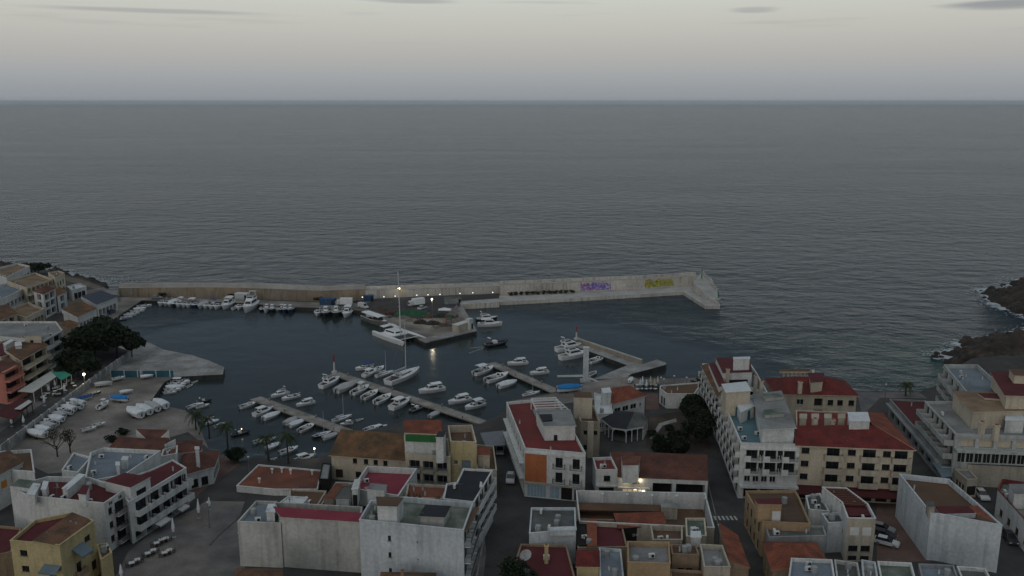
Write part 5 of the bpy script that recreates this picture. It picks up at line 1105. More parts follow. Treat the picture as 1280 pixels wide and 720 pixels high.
def proto(kind):
    if kind in PROTO: return PROTO[kind]
    pr = []                                       # (name, mesh, [sub-parts])
    k, _, col = kind.partition(':'); hm = {'': GEL, 'blue': HBLUE, 'dark': HDARK, 'cream': GEL2, 'green': HGREEN}.get(col.split('+')[0], GEL); cv = {'g': CANG, 'b': CANB, 'n': CANN}.get(col.split('+')[-1], CANV)
    if k == 'cruiser':
        pr.append(('hull', hull_mesh(8, 3.1, 1.05, hm, GEL, TEAK, well_to=-.2), [('bow_rail', rail(8, 3.1, 1.15))]))
        c, g_ = cabin_mesh(-1.8, 2.0, 2.1, 1.5, .95, 2.15, GEL, .55, glass=TINT); pr.append(('cabin', c, [('windscreen', g_)])); pr.append(('hardtop', canopy_mesh(-2.9, .3, 2.1, 1.0, 2.55, GEL, 'hardtop'), []))
        q = MB(); q.box((-3.5, 0, 1.0), (.5, 1.8, .45), GEL2); pr.append(('aft_seat', q.mesh('aft_seat'), []))
    elif k == 'fly':
        pr.append(('hull', hull_mesh(10, 3.4, 1.35, hm, GEL, TEAK, well_to=-.25, strip=GEL), [('bow_rail', rail(10, 3.4, 1.5))]))
        c, g_ = cabin_mesh(-2.4, 2.6, 2.8, 1.9, 1.25, 2.6, GEL, .6, glass=TINT); pr.append(('cabin', c, [('windscreen', g_)])); c, g_ = cabin_mesh(-2.8, .4, 2.5, 2.0, 2.62, 3.3, GEL, .5, 'flybridge', WELL, TINT, (.5, .95)); pr.append(('flybridge', c, [('windscreen', g_)]))
        q = MB(); q.tube((-2.2, -.9, 3.2), (-2.7, -.7, 4.3), .06, .05, GEL, 5); q.tube((-2.2, .9, 3.2), (-2.7, .7, 4.3), .06, .05, GEL, 5); q.box((-2.75, 0, 4.32), (.4, 1.7, .1), GEL); pr.append(('radar_arch', q.mesh('radar_arch'), []))
    elif k in ('open', 'bimini', 'console'):
        pr.append(('hull', hull_mesh(6, 2.6, .8, hm, GEL, WELL, well_to=.15), []))
        c, g_ = cabin_mesh(.2, 1.3, 1.6, 1.1, .8, 1.25, GEL, .9, 'foredeck_cuddy', None, TINT, (.2, .95)); pr.append(('foredeck_cuddy', c, [('windscreen', g_)]))
        q = MB(); q.box((-1.9, 0, .62), (.5, 1.5, .4), HDARK); q.box((-.3, .4, .7), (.5, .5, .5), GEL2); q.box((-.3, -.4, .7), (.5, .5, .5), GEL2); pr.append(('seat', q.mesh('seat'), []))
        pr.append(('outboard_engine', outboard_mesh(-3.0, .8), []))
        if k == 'bimini': pr.append(('canopy', canopy_mesh(-2.2, .3, 1.9, .8, 2.1, cv), []))
        if k == 'console':
            q = MB(); q.box((-.2, 0, 1.0), (.8, .8, 1.2), GEL); pr.append(('console', q.mesh('console'), [])); pr.append(('t_top', canopy_mesh(-1., .7, 1.5, .8, 2.4, cv, 't_top'), []))
    elif k == 'covered':
        pr.append(('hull', hull_mesh(6.2, 2.6, .8, hm, GEL), [])); pr.append(('canvas_cover', cover_mesh(6.2, 2.6, .85, 1.5, cv), [])); pr.append(('outboard_engine', outboard_mesh(-3.05, .75), []))
    elif k == 'dinghy':
        pr.append(('hull', hull_mesh(4, 1.9, .5, hm, GEL2, WELL, well_to=.3), [])); q = MB(); q.box((-.8, 0, .42), (.3, 1.3, .06), TEAK); q.box((.4, 0, .42), (.3, 1.2, .06), TEAK); pr.append(('thwart', q.mesh('thwart'), [])); pr.append(('outboard_engine', outboard_mesh(-1.95, .5), []))
    elif k == 'fishing':
        pr.append(('hull', hull_mesh(9, 3.1, 1.3, hm, WELL, TEAK, well_to=-.05, sheer=.7, strip=GEL), []))
        c, g_ = cabin_mesh(.4, 1.9, 1.5, 1.2, 1.2, 2.9, GEL, .15, 'wheelhouse', None, TINT, (.55, .85)); pr.append(('wheelhouse', c, [('windscreen', g_)]))
        q = MB(); q.tube((-.2, 0, 1.2), (-.2, 0, 5.2), .07, .05, METAL, 5); q.tube((-.2, 0, 4.2), (-3., 0, 3.1), .04, .04, METAL, 4); pr.append(('derrick', q.mesh('derrick'), []))
        q = MB(); q.tube((-2.6, -.7, 1.3), (-2.6, .7, 1.3), .45, .45, HGREEN, 10); pr.append(('net_drum', q.mesh('net_drum'), []))
    elif k == 'sail':
        pr.append(('hull', hull_mesh(10, 3.1, 1.05, hm, GEL, TEAK, well_to=-.25, full=.75), [('bow_rail', rail(10, 3.1, 1.15))]))
        c, g_ = cabin_mesh(-2.0, 2.2, 1.9, 1.3, 1.02, 1.55, GEL, .9, glass=TINT, band=(.3, .75)); pr.append(('cabin', c, [('windscreen', g_)]))
        pr.append(('mast', mast_mesh(.6, 1., 11.5, 10, 1.05), [])); q = MB(); q.tube((.5, 0, 2.1), (-3.6, 0, 2.2), .07, .07, FRAMEW, 6); q.tube((.4, 0, 2.28), (-3.4, 0, 2.34), .22, .14, cv, 8); pr.append(('boom', q.mesh('boom'), []))
        pr.append(('sprayhood', canopy_mesh(-3., -1.7, 2.0, 1.1, 1.95, CANG, 'sprayhood'), []))
    elif k == 'rib':
        q = MB(); n = 10
        for s_ in (-1, 1):
            pts = [(-3.4, s_*1.0, .55), (0.5, s_*1.1, .6), (2.2, s_*.85, .75), (3.2, s_*.35, .9), (3.5, 0, .95)]
            for a, b in zip(pts, pts[1:]): q.tube(a, b, .32, .32, hm if col else RUBR, 10)
        tb = q.mesh('inflatable_tube'); pr.append(('hull', hull_mesh(6.6, 1.9, .5, HDARK, WELL, WELL, well_to=.4), [('inflatable_tube', tb)]))
        q = MB(); q.box((-.4, 0, .95), (1.3, .9, 1.1), GEL); q.box((.3, 0, 1.65), (.06, .8, .5), TINT); q.box((-1.5, 0, .8), (.7, .8, .6), ENG); pr.append(('console', q.mesh('console'), [])); pr.append(('outboard_engine', outboard_mesh(-3.3, .6), []))
        q = MB()
        for s_ in (-1, 1): q.tube((-2.5, s_*.7, .6), (-2.2, s_*.6, 2.4), .04, .04, METAL, 5)
        q.box((-2.15, 0, 2.4), (.6, 1.3, .08), GEL); pr.append(('radar_arch', q.mesh('radar_arch'), []))
    PROTO[kind] = pr; return pr
BASEL = {'cruiser': 8, 'fly': 10, 'open': 6, 'bimini': 6, 'console': 6, 'covered': 6.2, 'dinghy': 4, 'fishing': 9, 'sail': 10, 'rib': 6.8}
def boat(kind, stern, bow, label, group=None, z=0., cat='boat', name=None, cradle=False, lim=(.55, 1.5)):
    a, b = P(*stern, z), P(*bow, z); d = b-a; k = kind.split(':')[0]; sc = min(lim[1], max(lim[0], d.length/BASEL[k])); c = (a+b)/2
    nm = name or {'cruiser': 'cabin_cruiser', 'fly': 'motor_yacht', 'open': 'motorboat', 'bimini': 'motorboat', 'console': 'motorboat', 'covered': 'covered_boat', 'dinghy': 'dinghy', 'fishing': 'fishing_boat', 'sail': 'sailing_boat', 'rib': 'inflatable_boat'}[k]
    r = thing(nm, label, cat, (c.x, c.y, z+(.55 if cradle else 0)), math.atan2(d.y, d.x), group, sc)
    for n, me, subs in proto(kind):
        o = link(n, me, r)
        for n2, m2 in subs: link(n2, m2, o)
    if cradle: link('trailer', cached('trailer', trailer_mesh), r)
    return r
def trailer_mesh():
    q = MB(); q.box((-.2, 0, -.35), (4.6, .12, .12), METAL)
    for x in (-1.4, 1.2): q.box((x, 0, -.3), (.12, 1.7, .1), METAL)
    for s_ in (-1, 1): q.tube((-1.2, s_*.85, -.45), (-1.2, s_*1.02, -.45), .28, .28, DMETAL, 10); q.box((1.3, s_*.6, -.5), (.1, .1, .5), METAL)
    return q.mesh('trailer')
ORD = ['leftmost', 'second', 'third', 'fourth', 'fifth', 'sixth', 'seventh', 'eighth', 'ninth', 'tenth', 'eleventh', 'twelfth', 'thirteenth', 'fourteenth', 'fifteenth', 'sixteenth', 'seventeenth', 'eighteenth', 'nineteenth', 'twentieth']
def nth(i): return 'leftmost' if i == 0 else ORD[i]+' from left'
g1 = 'boats moored at the short near jetty'; S_ = 'short near jetty'
for a in [('open', (300, 511), (321.5, 505), f'small white open boat leftmost at the {S_}'), ('cruiser', (317.5, 521), (342, 512), f'white cabin cruiser on the near side of the {S_}, beside a covered boat'),
          ('covered:+w', (329.5, 525.5), (351, 517.5), f'white canvas-covered boat right of the cruiser on the {S_} near side'), ('covered:cream+g', (356, 531.5), (374, 523.5), f'grey-covered boat, first of the tight pair on the {S_} near side'),
          ('covered:+w', (362, 534.5), (381.5, 527), f'white-covered boat, right one of the tight pair on the {S_} near side'), ('open:cream', (374, 541), (394, 532), f'pale open boat below the tight pair on the {S_} near side'),
          ('sail:dark+n', (392, 548), (415, 541.5), f'dark sailing boat with blue sail cover nearest the brown-roofed house on the {S_}'), ('covered:+g', (404, 550), (424, 543.5), f'white hulled grey-covered boat beside the brown-roofed house'),
          ('fly', (361, 492), (338.5, 498), f'white flybridge motor yacht on the far side at the {S_} tip'), ('open', (374, 495.5), (352, 501.5), f'white open boat with dark cockpit beside the flybridge yacht'),
          ('cruiser', (393, 503.5), (370, 509), f'lone white cabin cruiser in the middle of the {S_} far side'), ('sail:+w', (416, 528), (440, 521), f'white sailing boat with bare mast near the root of the {S_} far side'),
          ('bimini:+w', (441, 529.5), (425, 532), 'white boat with small canopy in front of the bare-masted sailing boat'), ('dinghy', (446, 526.5), (454, 524.5), 'tiny white dinghy right of the bare-masted sailing boat')]: boat(*a, group=g1)
g2 = 'boats moored at the long middle jetty'; S_ = 'long middle jetty'
for a in [('fly', (401, 486), (425, 475.5), f'broad white motor yacht leftmost below the red beacon'), ('covered:cream+g', (420.5, 491.5), (445, 481.5), f'cream boat with grey cover right of the yacht below the red beacon'), ('console', (440.5, 494), (461.5, 485), f'white boat with centre console and small top on the {S_} near side'),
          ('open:cream', (454, 500), (472.5, 491), f'slim pale open boat right of the console boat on the {S_}'), ('open', (469.5, 505.5), (489, 496), f'slim white open boat beside the cruiser on the {S_} near side'), ('cruiser', (489, 513), (513.5, 501.5), f'white cruiser with hardtop over its stern on the {S_} near side'),
          ('rib', (513, 515.5), (531, 508.5), f'dark inflatable boat right of the hardtop cruiser on the {S_}'), ('covered:cream+g', (537, 522.5), (551.5, 516), 'beige covered boat half hidden behind the orange-roofed waterfront house'),
          ('bimini:+n', (466, 459.5), (444, 463.5), f'white boat with canopy, leftmost on the far side of the {S_}'), ('cruiser', (454.5, 472), (471, 464.5), f'white cruiser, second on the far side of the {S_}'), ('open', (465, 467), (480, 460.5), f'white open boat between canopy boat and the big sailing yacht'),
          ('sail:+w', (470, 472), (492, 466), f'smaller white sailing boat left of the big sailing yacht'), ('sail:+g', (485, 481.5), (524.5, 465.5), f'big white sailing yacht on the far side of the {S_}'),
          ('cruiser', (555.5, 487), (523, 492.5), f'white cruiser alone beyond the {S_}, right of the sailing yacht'), ('cruiser', (588, 500), (560, 506), f'cruiser, left one of the last pair on the {S_} far side'), ('bimini:+w', (605, 506), (581, 513), f'wide-canopied boat, right one of the last pair on the {S_} far side')]: boat(*a, group=g2)
g3 = 'boats moored at the right jetty'
for a in [('bimini:+w', (593, 469.5), (617, 462), 'white boat with blue-white canopy leftmost at the right jetty'), ('open', (608, 478.5), (635.5, 470.5), 'white open boat in the middle of the right jetty near side'), ('covered:+w', (623, 485.5), (646, 479), 'white covered boat lowest on the near side of the right jetty'),
          ('cruiser', (659.5, 454.5), (634, 457), 'white cruiser on the far side of the right jetty tip'), ('cruiser', (685.5, 466), (662, 469), 'white cruiser alone between right jetty and the stone pier'), ('sail:+w', (654, 496), (675, 491.5), 'white sailing boat half hidden behind the red flat-roofed building'),
          ('fly', (695.5, 440), (729, 434), 'upper of two large white motor yachts at the stone pier'), ('fly', (700, 450), (735.5, 444), 'lower of two large white motor yachts at the stone pier'), ('open', (737, 454.5), (756, 449), 'white open boat against the stone pier wall'),
          ('dinghy', (736, 470.5), (745.5, 466), 'small white dinghy behind the white crane pillar')]: boat(*a, group=g3)
boat('rib:dark', (606.5, 434), (633.5, 429.5), 'dark patrol boat with white wake motoring across the harbour', lim=(.5, 1.8))
boat('cruiser', (597, 408), (628, 407), 'white motorboat lying outside the fishing dock corner'); boat('fly:dark', (595, 401.5), (622, 399.5), 'dark-hulled yacht with white tower behind the white motorboat at the dock')
g4 = 'small boats stern-to along the breakwater quay'
xs = [204, 210.5, 216, 221, 226, 233, 238.5, 246, 253.5, 260, 267, 273.5]
for i, x in enumerate(xs):
    y = 378.6+i*.38; k = ['open', 'open:cream', 'covered:+w', 'open:dark', 'console', 'open', 'bimini:+w', 'open:blue', 'covered:+g', 'open', 'console:+n', 'open'][i]
    boat(k, (x+4.5, y-1.4), (x-5, y+4.6), f'small boat, {nth(i)} in the row moored at the ochre breakwater quay', g4)
boat('cruiser', (290, 379.5), (279, 388), 'larger white cruiser at the right end of the small boat row on the breakwater quay', g4)
boat('dinghy', (294, 385), (290.5, 388.5), 'little white boat beside the big cruiser of the breakwater row', g4); boat('open', (302, 382.5), (298, 388), 'white open boat left of the white fly yacht on the breakwater quay', g4)
boat('fly', (319.5, 381), (306, 392), 'white motor yacht between small boats and the fishing boats')
for i, (k, x, l_, d_) in enumerate([('open:dark', 328, 9, 'dark open boat'), ('fishing', 334, 10, 'white fishing boat with wheelhouse'), ('fishing:dark', 341, 11, 'dark fishing boat with wheelhouse'), ('open', 347.5, 8, 'white open boat'), ('console:blue', 352, 9, 'blue boat with small top'), ('fishing:blue', 357, 12, 'blue fishing boat with wheelhouse'), ('fishing:blue', 363.5, 12, 'outer blue fishing boat with wheelhouse')]):
    boat(k, (x+2.5, 384.6), (x-2.5, 384.6+l_*.75), f'{d_}, {nth(i)} in the breakwater boat cluster', 'mixed boat cluster at the breakwater quay', lim=(.5, 1.0))
for i, (k, s_, b_, l) in enumerate([('open', (401, 388), (395, 397.5), 'white boat leftmost of the four at the dark dock corner'), ('fishing:dark', (411, 388), (405, 400), 'dark fishing boat second of the four at the dock corner'), ('fishing:dark', (425, 387.5), (417, 400), 'dark boat with pale roof third of the four at the dock corner'), ('cruiser', (438, 388), (430, 399.5), 'white cruiser rightmost of the four at the dock corner')]): boat(k, s_, b_, l, 'boats at the dock corner', lim=(.5, 1.3))
for i, (s_, b_) in enumerate([((171, 384.5), (190, 383)), ((167, 388), (183, 386.5)), ((163, 390.5), (181, 389.5)), ((159, 393), (175, 392)), ((155, 395.5), (171, 394.5)), ((151, 398), (166, 397)), ((145, 401), (159, 400))]):
    boat(['open', 'covered:+w', 'open', 'open', 'covered:+g', 'open', 'rib'][i], s_, b_, f'white boat moored at the boathouse quay, {["farthest", "second", "third", "fourth", "fifth", "sixth", "nearest"][i]}{" along the row" if i in (0, 6) else " from the far end"}', 'boats at the boathouse quay')
for i, (s_, b_) in enumerate([((204.5, 492.5), (221, 491)), ((206, 489.2), (227, 488)), ((208, 486), (231, 485)), ((211, 482.8), (233, 482.2)), ((214, 479.8), (238, 479.4)), ((221, 477), (237, 476.2))]):
    boat(['open', 'open', 'covered:+w', 'open', 'bimini:+w', 'open'][i], s_, b_, f'white boat in the tight cluster under the mole, {["nearest", "second nearest", "third nearest", "fourth nearest", "fifth nearest", "farthest"][i]} to the camera', 'boat cluster under the mole')
boat('dinghy', (233.5, 485), (241, 481.5), 'bright white dinghy on the outer side of the boat cluster under the mole'); boat('dinghy', (241, 479), (246.5, 477.2), 'little tender at the right end of the boat cluster under the mole')
for i, (k, s_, b_, l) in enumerate([('open', (234, 511.5), (250, 506), 'white boat left of two by the beach palms'), ('bimini:+w', (245, 510.5), (262, 507), 'white boat with canopy right of two by the beach palms'), ('rib:dark', (251, 503), (260, 501.5), 'dark tender behind the two boats by the beach palms'), ('open', (249, 528), (268, 523.5), 'white open boat in the trio beside the palms, left'), ('covered:+w', (256, 531), (274, 526.5), 'white covered boat in the trio beside the palms, middle'), ('open', (268, 535), (282, 530), 'pale boat in the trio beside the palms, right'),
        ('open', (317, 555), (335, 549), 'white boat uppermost behind the terrace restaurant palms'), ('covered:+w', (333, 562.5), (351, 555.5), 'covered white boat second behind the terrace restaurant palms'), ('open', (350, 568.5), (373, 561), 'white open boat third behind the terrace restaurant'), ('cruiser', (368, 579), (395, 571), 'white cruiser closest to the terrace restaurant'), ('open', (330, 553), (345, 548.5), 'little white boat between the palms and the short jetty'),
        ('open', (455, 540), (472, 534), 'white boat behind the brown-roofed house, left of three'), ('cruiser', (466, 541), (484, 534), 'white cruiser behind the brown-roofed house, middle of three'), ('open', (483, 543), (496, 538), 'boat behind the brown-roofed house, right of three'), ('dinghy', (336, 577), (346, 573.5), 'dinghy hauled to the wall above the brown terrace roof')]): boat(k, s_, b_, l)
r = boat('rib:dark', (290, 545.5), (312, 540.5), 'dark narrow boat carrying a lit lamp near the palms'); q = MB(); q.tube((.4, 0, 1.3), (.4, 0, 2.0), .03, .03, METAL, 5); q.blob((.4, 0, 2.1), (.18, .18, .18), E_WARM); q.build('deck_lamp', r)
# boats on the hard
yg = 'boats stored on the boatyard'
for i, (s_, b_) in enumerate([((177, 524), (160, 515.5)), ((188, 520), (171.5, 512)), ((198, 516), (182, 508.5)), ((208, 512.5), (192.5, 505))]): boat(['covered:+w', 'covered:+w', 'covered:+g', 'covered:+w'][i], s_, b_, ['large white-wrapped boat leftmost of four on the beach apron', 'second white-wrapped boat on the beach apron beside the leftmost', 'grey-covered boat third of four on the beach apron', 'white-wrapped boat rightmost of four on the beach apron'][i], yg, ZQ, cradle=True)
row = [((57, 549), (34, 544)), ((62, 543), (44, 538)), ((68, 537.5), (50, 533.5)), ((72, 534), (55, 529.5)), ((79, 529), (60, 525)), ((81, 524.5), (64, 520.5)), ((90, 520), (71, 516)), ((94, 516), (76, 512)), ((102, 513), (83, 509)), ((106, 508.5), (88, 505.5))]
for i, (s_, b_) in enumerate(row): boat(['covered:cream+w', 'covered:+w', 'covered:+g', 'open', 'covered:+w', 'covered:+g', 'open', 'covered:+w', 'console', 'covered:+w'][i], s_, b_, f'laid-up boat under the promenade wall, {["nearest the camera", "second from the near end", "third from the near end", "fourth from the near end", "fifth from the near end", "sixth from the near end", "seventh from the near end", "third from the far end", "second from the far end", "at the far end"][i]} of the row', yg, ZQ, cradle=True)
for k, s_, b_, l in [('covered:+n', (96, 503.5), (117, 498.5), 'boat under a dark blue tarpaulin by the promenade wall'), ('covered:+b', (160, 503), (137, 501), 'boat under a bright blue tarpaulin in the boatyard'), ('console', (123, 514), (136, 506), 'white console boat alone between the blue tarpaulins'), ('open', (103, 541.5), (121, 538), 'lower of two small white boats standing in the open yard'), ('open', (115, 536), (133, 532.5), 'upper of two small white boats standing in the open yard'),
          ('covered:+g', (119, 484.5), (141, 482), 'pale grey covered boat beside the promenade wall posts'), ('open:dark', (111, 496.5), (127, 493), 'dark boat with white console above the navy tarpaulin'), ('covered:+w', (150, 494), (167, 491.5), 'long white hull beyond the bright blue tarpaulin'), ('open', (140, 477.5), (157, 474.5), 'white boat in front of the teal fence, left'), ('covered:cream+w', (176, 474.5), (192, 472.5), 'white hull in front of the teal fence, right')]: boat(k, s_, b_, l, yg, ZQ, cradle=True)
boat('covered:+b', (697, 491), (728, 488.5), 'large boat under bright blue tarpaulin beside the white crane pillar', z=G, cradle=True, lim=(.5, 1.6))
boat('covered:+w', (847-60, 489-9), (792-2, 473+3), 'small white covered boat beside folded parasols on quay', z=G, cradle=True)
# catamaran
a, b, c = P(466.5, 418.5), P(505.5, 433.5), P(531.5, 427.5); d = b-a; L = d.length; fw = d/L; side = Vector((-fw.y, fw.x, 0)); off_ = (c-b); wd = abs(off_.dot(side)); sg = 1 if off_.dot(side) > 0 else -1
cen = (a+b)/2+side*sg*wd/2; ct = thing('catamaran', 'large white sailing catamaran with tall mast moored at the dock', 'catamaran', cen, math.atan2(fw.y, fw.x))
for s_ in (-1, 1): link('float_hull', cached('cathull', lambda: hull_mesh(L, 1.7, 1.5, GEL, GEL, full=.55, fine=1.8, sheer=.2, name='float_hull')), ct, (0, s_*wd/2, 0))
q = MB(); q.box((-L*.14, 0, 1.35), (L*.36, wd-1.2, .3), GEL); q.build('bridge_deck', ct); cm_, g_ = cabin_mesh(-L*.28, L*.04, wd*.6, wd*.42, 1.5, 2.6, GEL, .7, glass=TINT); o = link('cabin', cm_, ct); link('windscreen', g_, o)
q = MB(); q.tube((L*.3, -wd/2, 1.4), (L*.3, wd/2, 1.4), .18, .18, FRAMEW, 8); q.build('cross_beam', ct); q = MB(); q.box((L*.17, 0, 1.25), (L*.25, wd-1.6, .03), ENG); q.build('trampoline', ct)
q = MB(); q.tube((L*.05, 0, 1.4), (L*.05-.6, 0, 23.5), .2, .13, FRAMEW, 8); q.build('mast', ct); q = MB()
for e in ((L*.3, 0, 1.5), (-L*.2, wd/2, 1.6), (-L*.2, -wd/2, 1.6)): q.tube((L*.05-.55, 0, 21.5), e, .025, .025, METAL, 4)
q.build('rigging', ct); q = MB(); q.tube((L*.04, 0, 3.6), (-L*.34, 0, 3.8), .13, .13, FRAMEW, 6); q.tube((L*.03, 0, 3.95), (-L*.32, 0, 4.1), .35, .25, CANV, 8); q.build('boom', ct)
canv = canopy_mesh(-L*.42, -L*.28, wd*.6, 1.5, 3.4, GEL, 'hardtop'); link('hardtop', canv, ct)
# excursion boat
a, b = P(454.5, 399), P(484, 409.5); d = b-a; L = d.length; ex = thing('excursion_boat', 'grey-green passenger boat with long white roof at the dock side', 'boat', (a+b)/2, math.atan2(d.y, d.x))
link('hull', hull_mesh(L, 4, 1.7, HGREEN, GEL, TEAK, well_to=.3, sheer=.5), ex); link('roof', canopy_mesh(-L*.42, L*.3, 3.5, 1.5, 3.5, GEL, 'roof'), ex); cm_, g_ = cabin_mesh(L*.05, L*.25, 2.8, 2.2, 1.6, 3.3, WOODR, .2, 'wheelhouse', GEL, TINT); o = link('wheelhouse', cm_, ex); link('windscreen', g_, o)
q = MB()
for s_ in (-1, 1):
    for k in range(3): q.box((-L*.3+k*L*.1, s_*.9, 1.1), (.4, 1.2, .5), WOODR)
q.build('bench', ex)
# wake of the patrol boat
WK = MB(); p0, p1 = P(606, 434), P(586, 438.5)
for s_ in (-1, 1):
    for k in range(7):
        A, B = p0.lerp(p1, k/7), p0.lerp(p1, (k+.75)/7); n_ = Vector((0, 1, 0))*s_*(.7+k*.35); w_ = Vector((0, .22, 0)); WK.face([A+n_-w_+Vector((0, 0, .03)), B+n_-w_+Vector((0, 0, .03)), B+n_+w_+Vector((0, 0, .03)), A+n_+w_+Vector((0, 0, .03))], M_FOAM)
struct(WK.build('wake_foam'), 'stuff')
# ------------------------------------------------------------------ trees and plants
from mathutils import noise as mnoise
def leaf_crown(q, c, r, n, size, m, rnd, shell=.35, clumps=14):
    cl = []
    for k in range(clumps):
        while True:
            v = Vector((rnd.uniform(-1, 1), rnd.uniform(-1, 1), rnd.uniform(-1, 1)))
            if v.length < 1: break
        v = v*(.55+.45*rnd.random()); cl.append((Vector((c[0]+v.x*r[0]*.8, c[1]+v.y*r[1]*.8, c[2]+v.z*r[2]*.75)), rnd.uniform(.28, .5)))
    for k in range(n):
        cc, f = cl[k % clumps]
        v = Vector((rnd.gauss(0, 1), rnd.gauss(0, 1), rnd.gauss(0, 1))).normalized()*(rnd.random()**.4)
        p = cc+Vector((v.x*r[0]*f, v.y*r[1]*f, v.z*r[2]*f*1.1)); a = Vector((rnd.gauss(0, 1), rnd.gauss(0, 1), rnd.gauss(0, .6))).normalized()*size*rnd.uniform(.6, 1.4)
        b = a.cross(Vector((rnd.gauss(0, 1), rnd.gauss(0, 1), rnd.gauss(0, 1))).normalized())
        q.face([p-a*.5-b*.3, p+a*.5-b*.3, p+a*.6+b*.35, p-a*.4+b*.3], m)
def tree(name, label, base, z, hgt, r, rz, n, size, m, seed, trunk=.25, cat='tree', group=None, limbs=5, clumps=14):
    rnd = random.Random(seed); p = P(*base, z) if not isinstance(base, Vector) else base; t = thing(name, label, cat, p, group=group)
    q = MB(); top = hgt-rz*1.1; bend = Vector((rnd.uniform(-.4, .4), rnd.uniform(-.4, .4), 0)); q.tube((0, 0, -.3), bend*.5+Vector((0, 0, top*.5)), trunk, trunk*.8, BARK, 7, False); q.tube(bend*.5+Vector((0, 0, top*.5)), bend+Vector((0, 0, top)), trunk*.8, trunk*.6, BARK, 7, False)
    for k in range(limbs): a = k*6.28/limbs+rnd.random(); q.tube(bend+Vector((0, 0, top*rnd.uniform(.7, 1))), Vector((r*.6*math.cos(a), r*.6*math.sin(a), hgt-rz*rnd.uniform(.4, 1))), trunk*.45, trunk*.15, BARK, 5, False)
    q.build('trunk', t); q = MB(); leaf_crown(q, (bend.x, bend.y, hgt-rz), (r, r, rz), n, size, m, rnd, clumps=clumps); q.build('crown', t); return t
tree('pine_tree', 'largest dark pine with broad crown between harbour quay and restaurants', (120, 449), G, 11, 10.5, 4.2, 7500, 1.0, LEAFD, 1, .4, clumps=30)
tree('pine_tree', 'dark pine right of the largest pine, leaning toward the mole', (146, 446), G, 9.5, 8, 3.6, 4500, 1.0, LEAFD, 2, .3, clumps=16)
tree('pine_tree', 'dark pine behind the largest pine near the blue boat tarpaulin', (128, 434), G, 9.5, 7.5, 3.2, 3600, 1., LEAFD, 3, .3, clumps=16)
tree('pine_tree', 'lower dark pine nearest the green canopy on the promenade', (99, 471), G, 8.5, 7, 4.0, 4200, .9, LEAFD, 4, .3, clumps=16)
tree('pine_tree', 'small pine at the right tip of the pine group beside the mole', (165, 445), G, 7.5, 4.6, 2.8, 1800, .9, LEAFD, 5, .22)
tree('pine_tree', 'dark bushy tree behind the pale arched house at the shoreline', (48, 343), G, 6, 6, 2.4, 900, .9, LEAFD, 6, .25)
for k, (b, h, r, l) in enumerate([((866, 528), 7.5, 4.6, 'round dark tree beside the white shop terrace'), ((876, 553), 7.5, 4.4, 'dark tree near the hotel side street, above the restaurant roof'), ((846, 568), 5.5, 3.4, 'low dark tree behind the long tiled restaurant roof'), ((884, 536), 7, 3.6, 'dark tree closest to the white hotel balconies'), ((828, 562), 4, 2.4, 'small dark tree right of the pavilion')]): tree('broadleaf_tree', l, b, G, h, r, 3.2, 5200, .6, LEAFD, 10+k, .22, clumps=18)
tree('broadleaf_tree', 'dark tree poking over the bottom edge in front of the maroon roof', (652, 752), G, 7.5, 4, 2.5, 1800, .5, LEAFD, 16, .2)
def bare(label, base, z, hgt, seed, m=LEAFB):
    rnd = random.Random(seed); t = thing('bare_tree', label, 'tree', P(*base, z)); q = MB()
    def br(a, d, L, r, lv):
        b = a+d*L; q.tube(a, b, r, r*.65, BARK, 5 if lv < 2 else 3, False)
        if lv < 4:
            for k in range(3 if lv else 5): br(a.lerp(b, rnd.uniform(.6, 1)), (d+Vector((rnd.gauss(0, .5), rnd.gauss(0, .5), rnd.gauss(.05, .3)))).normalized(), L*.68, r*.55, lv+1)
    br(Vector((0, 0, -.2)), Vector((0, 0, 1)), hgt*.33, .2, 0); q.build('trunk', t)
    q = MB(); leaf_crown(q, (0, 0, hgt*.68), (hgt*.42, hgt*.42, hgt*.32), 260, .3, m, rnd); q.build('crown', t)
bare('brownish almost leafless tree standing in the boatyard', (72, 571), ZQ, 8.5, 21); bare('thin leafless tree beside the small pale blue roofed block', (88, 566), ZQ, 6.5, 22)
def palm(label, base, z, hgt, seed, L=2.6, group='palms along the waterfront', dead=False):
    rnd = random.Random(seed); t = thing('palm_tree', label, 'palm', P(*base, z), group=group); lean = Vector((rnd.uniform(-.5, .5), rnd.uniform(-.3, .3), 0)); q = MB(); n = 6
    for k in range(n): a, b = lean*(k/n)**2+Vector((0, 0, hgt*k/n-.1)), lean*((k+1)/n)**2+Vector((0, 0, hgt*(k+1)/n-.1)); q.tube(a, b, .24-.02*k, .22-.02*k, BARK, 8, False)
    q.build('trunk', t); q = MB(); top = lean+Vector((0, 0, hgt))
    for k in range(26):
        a = rnd.uniform(0, 6.283); el = rnd.uniform(-.5, 1.1); Lk = L*rnd.uniform(.8, 1.1); d = Vector((math.cos(a), math.sin(a), 0)); pts = []
        for j in range(7):
            s_ = j/6; pts.append(top+d*(Lk*s_*math.cos(el*.7))+Vector((0, 0, Lk*(math.sin(el)*s_-.75*s_*s_))))
        sd = Vector((-d.y, d.x, 0))
        for j in range(6):
            for s_ in (-1, 1):
                for m_ in (0, .5):
                    a0 = pts[j].lerp(pts[j+1], m_); w_ = .55*(1-abs(j/6-.35)); q.face([a0, a0+(pts[j+1]-pts[j])*.45, a0+(pts[j+1]-pts[j])*.8+sd*s_*w_-Vector((0, 0, .18+.2*w_))], LEAF if k % 5 else LEAFB)
    q.build('crown', t)
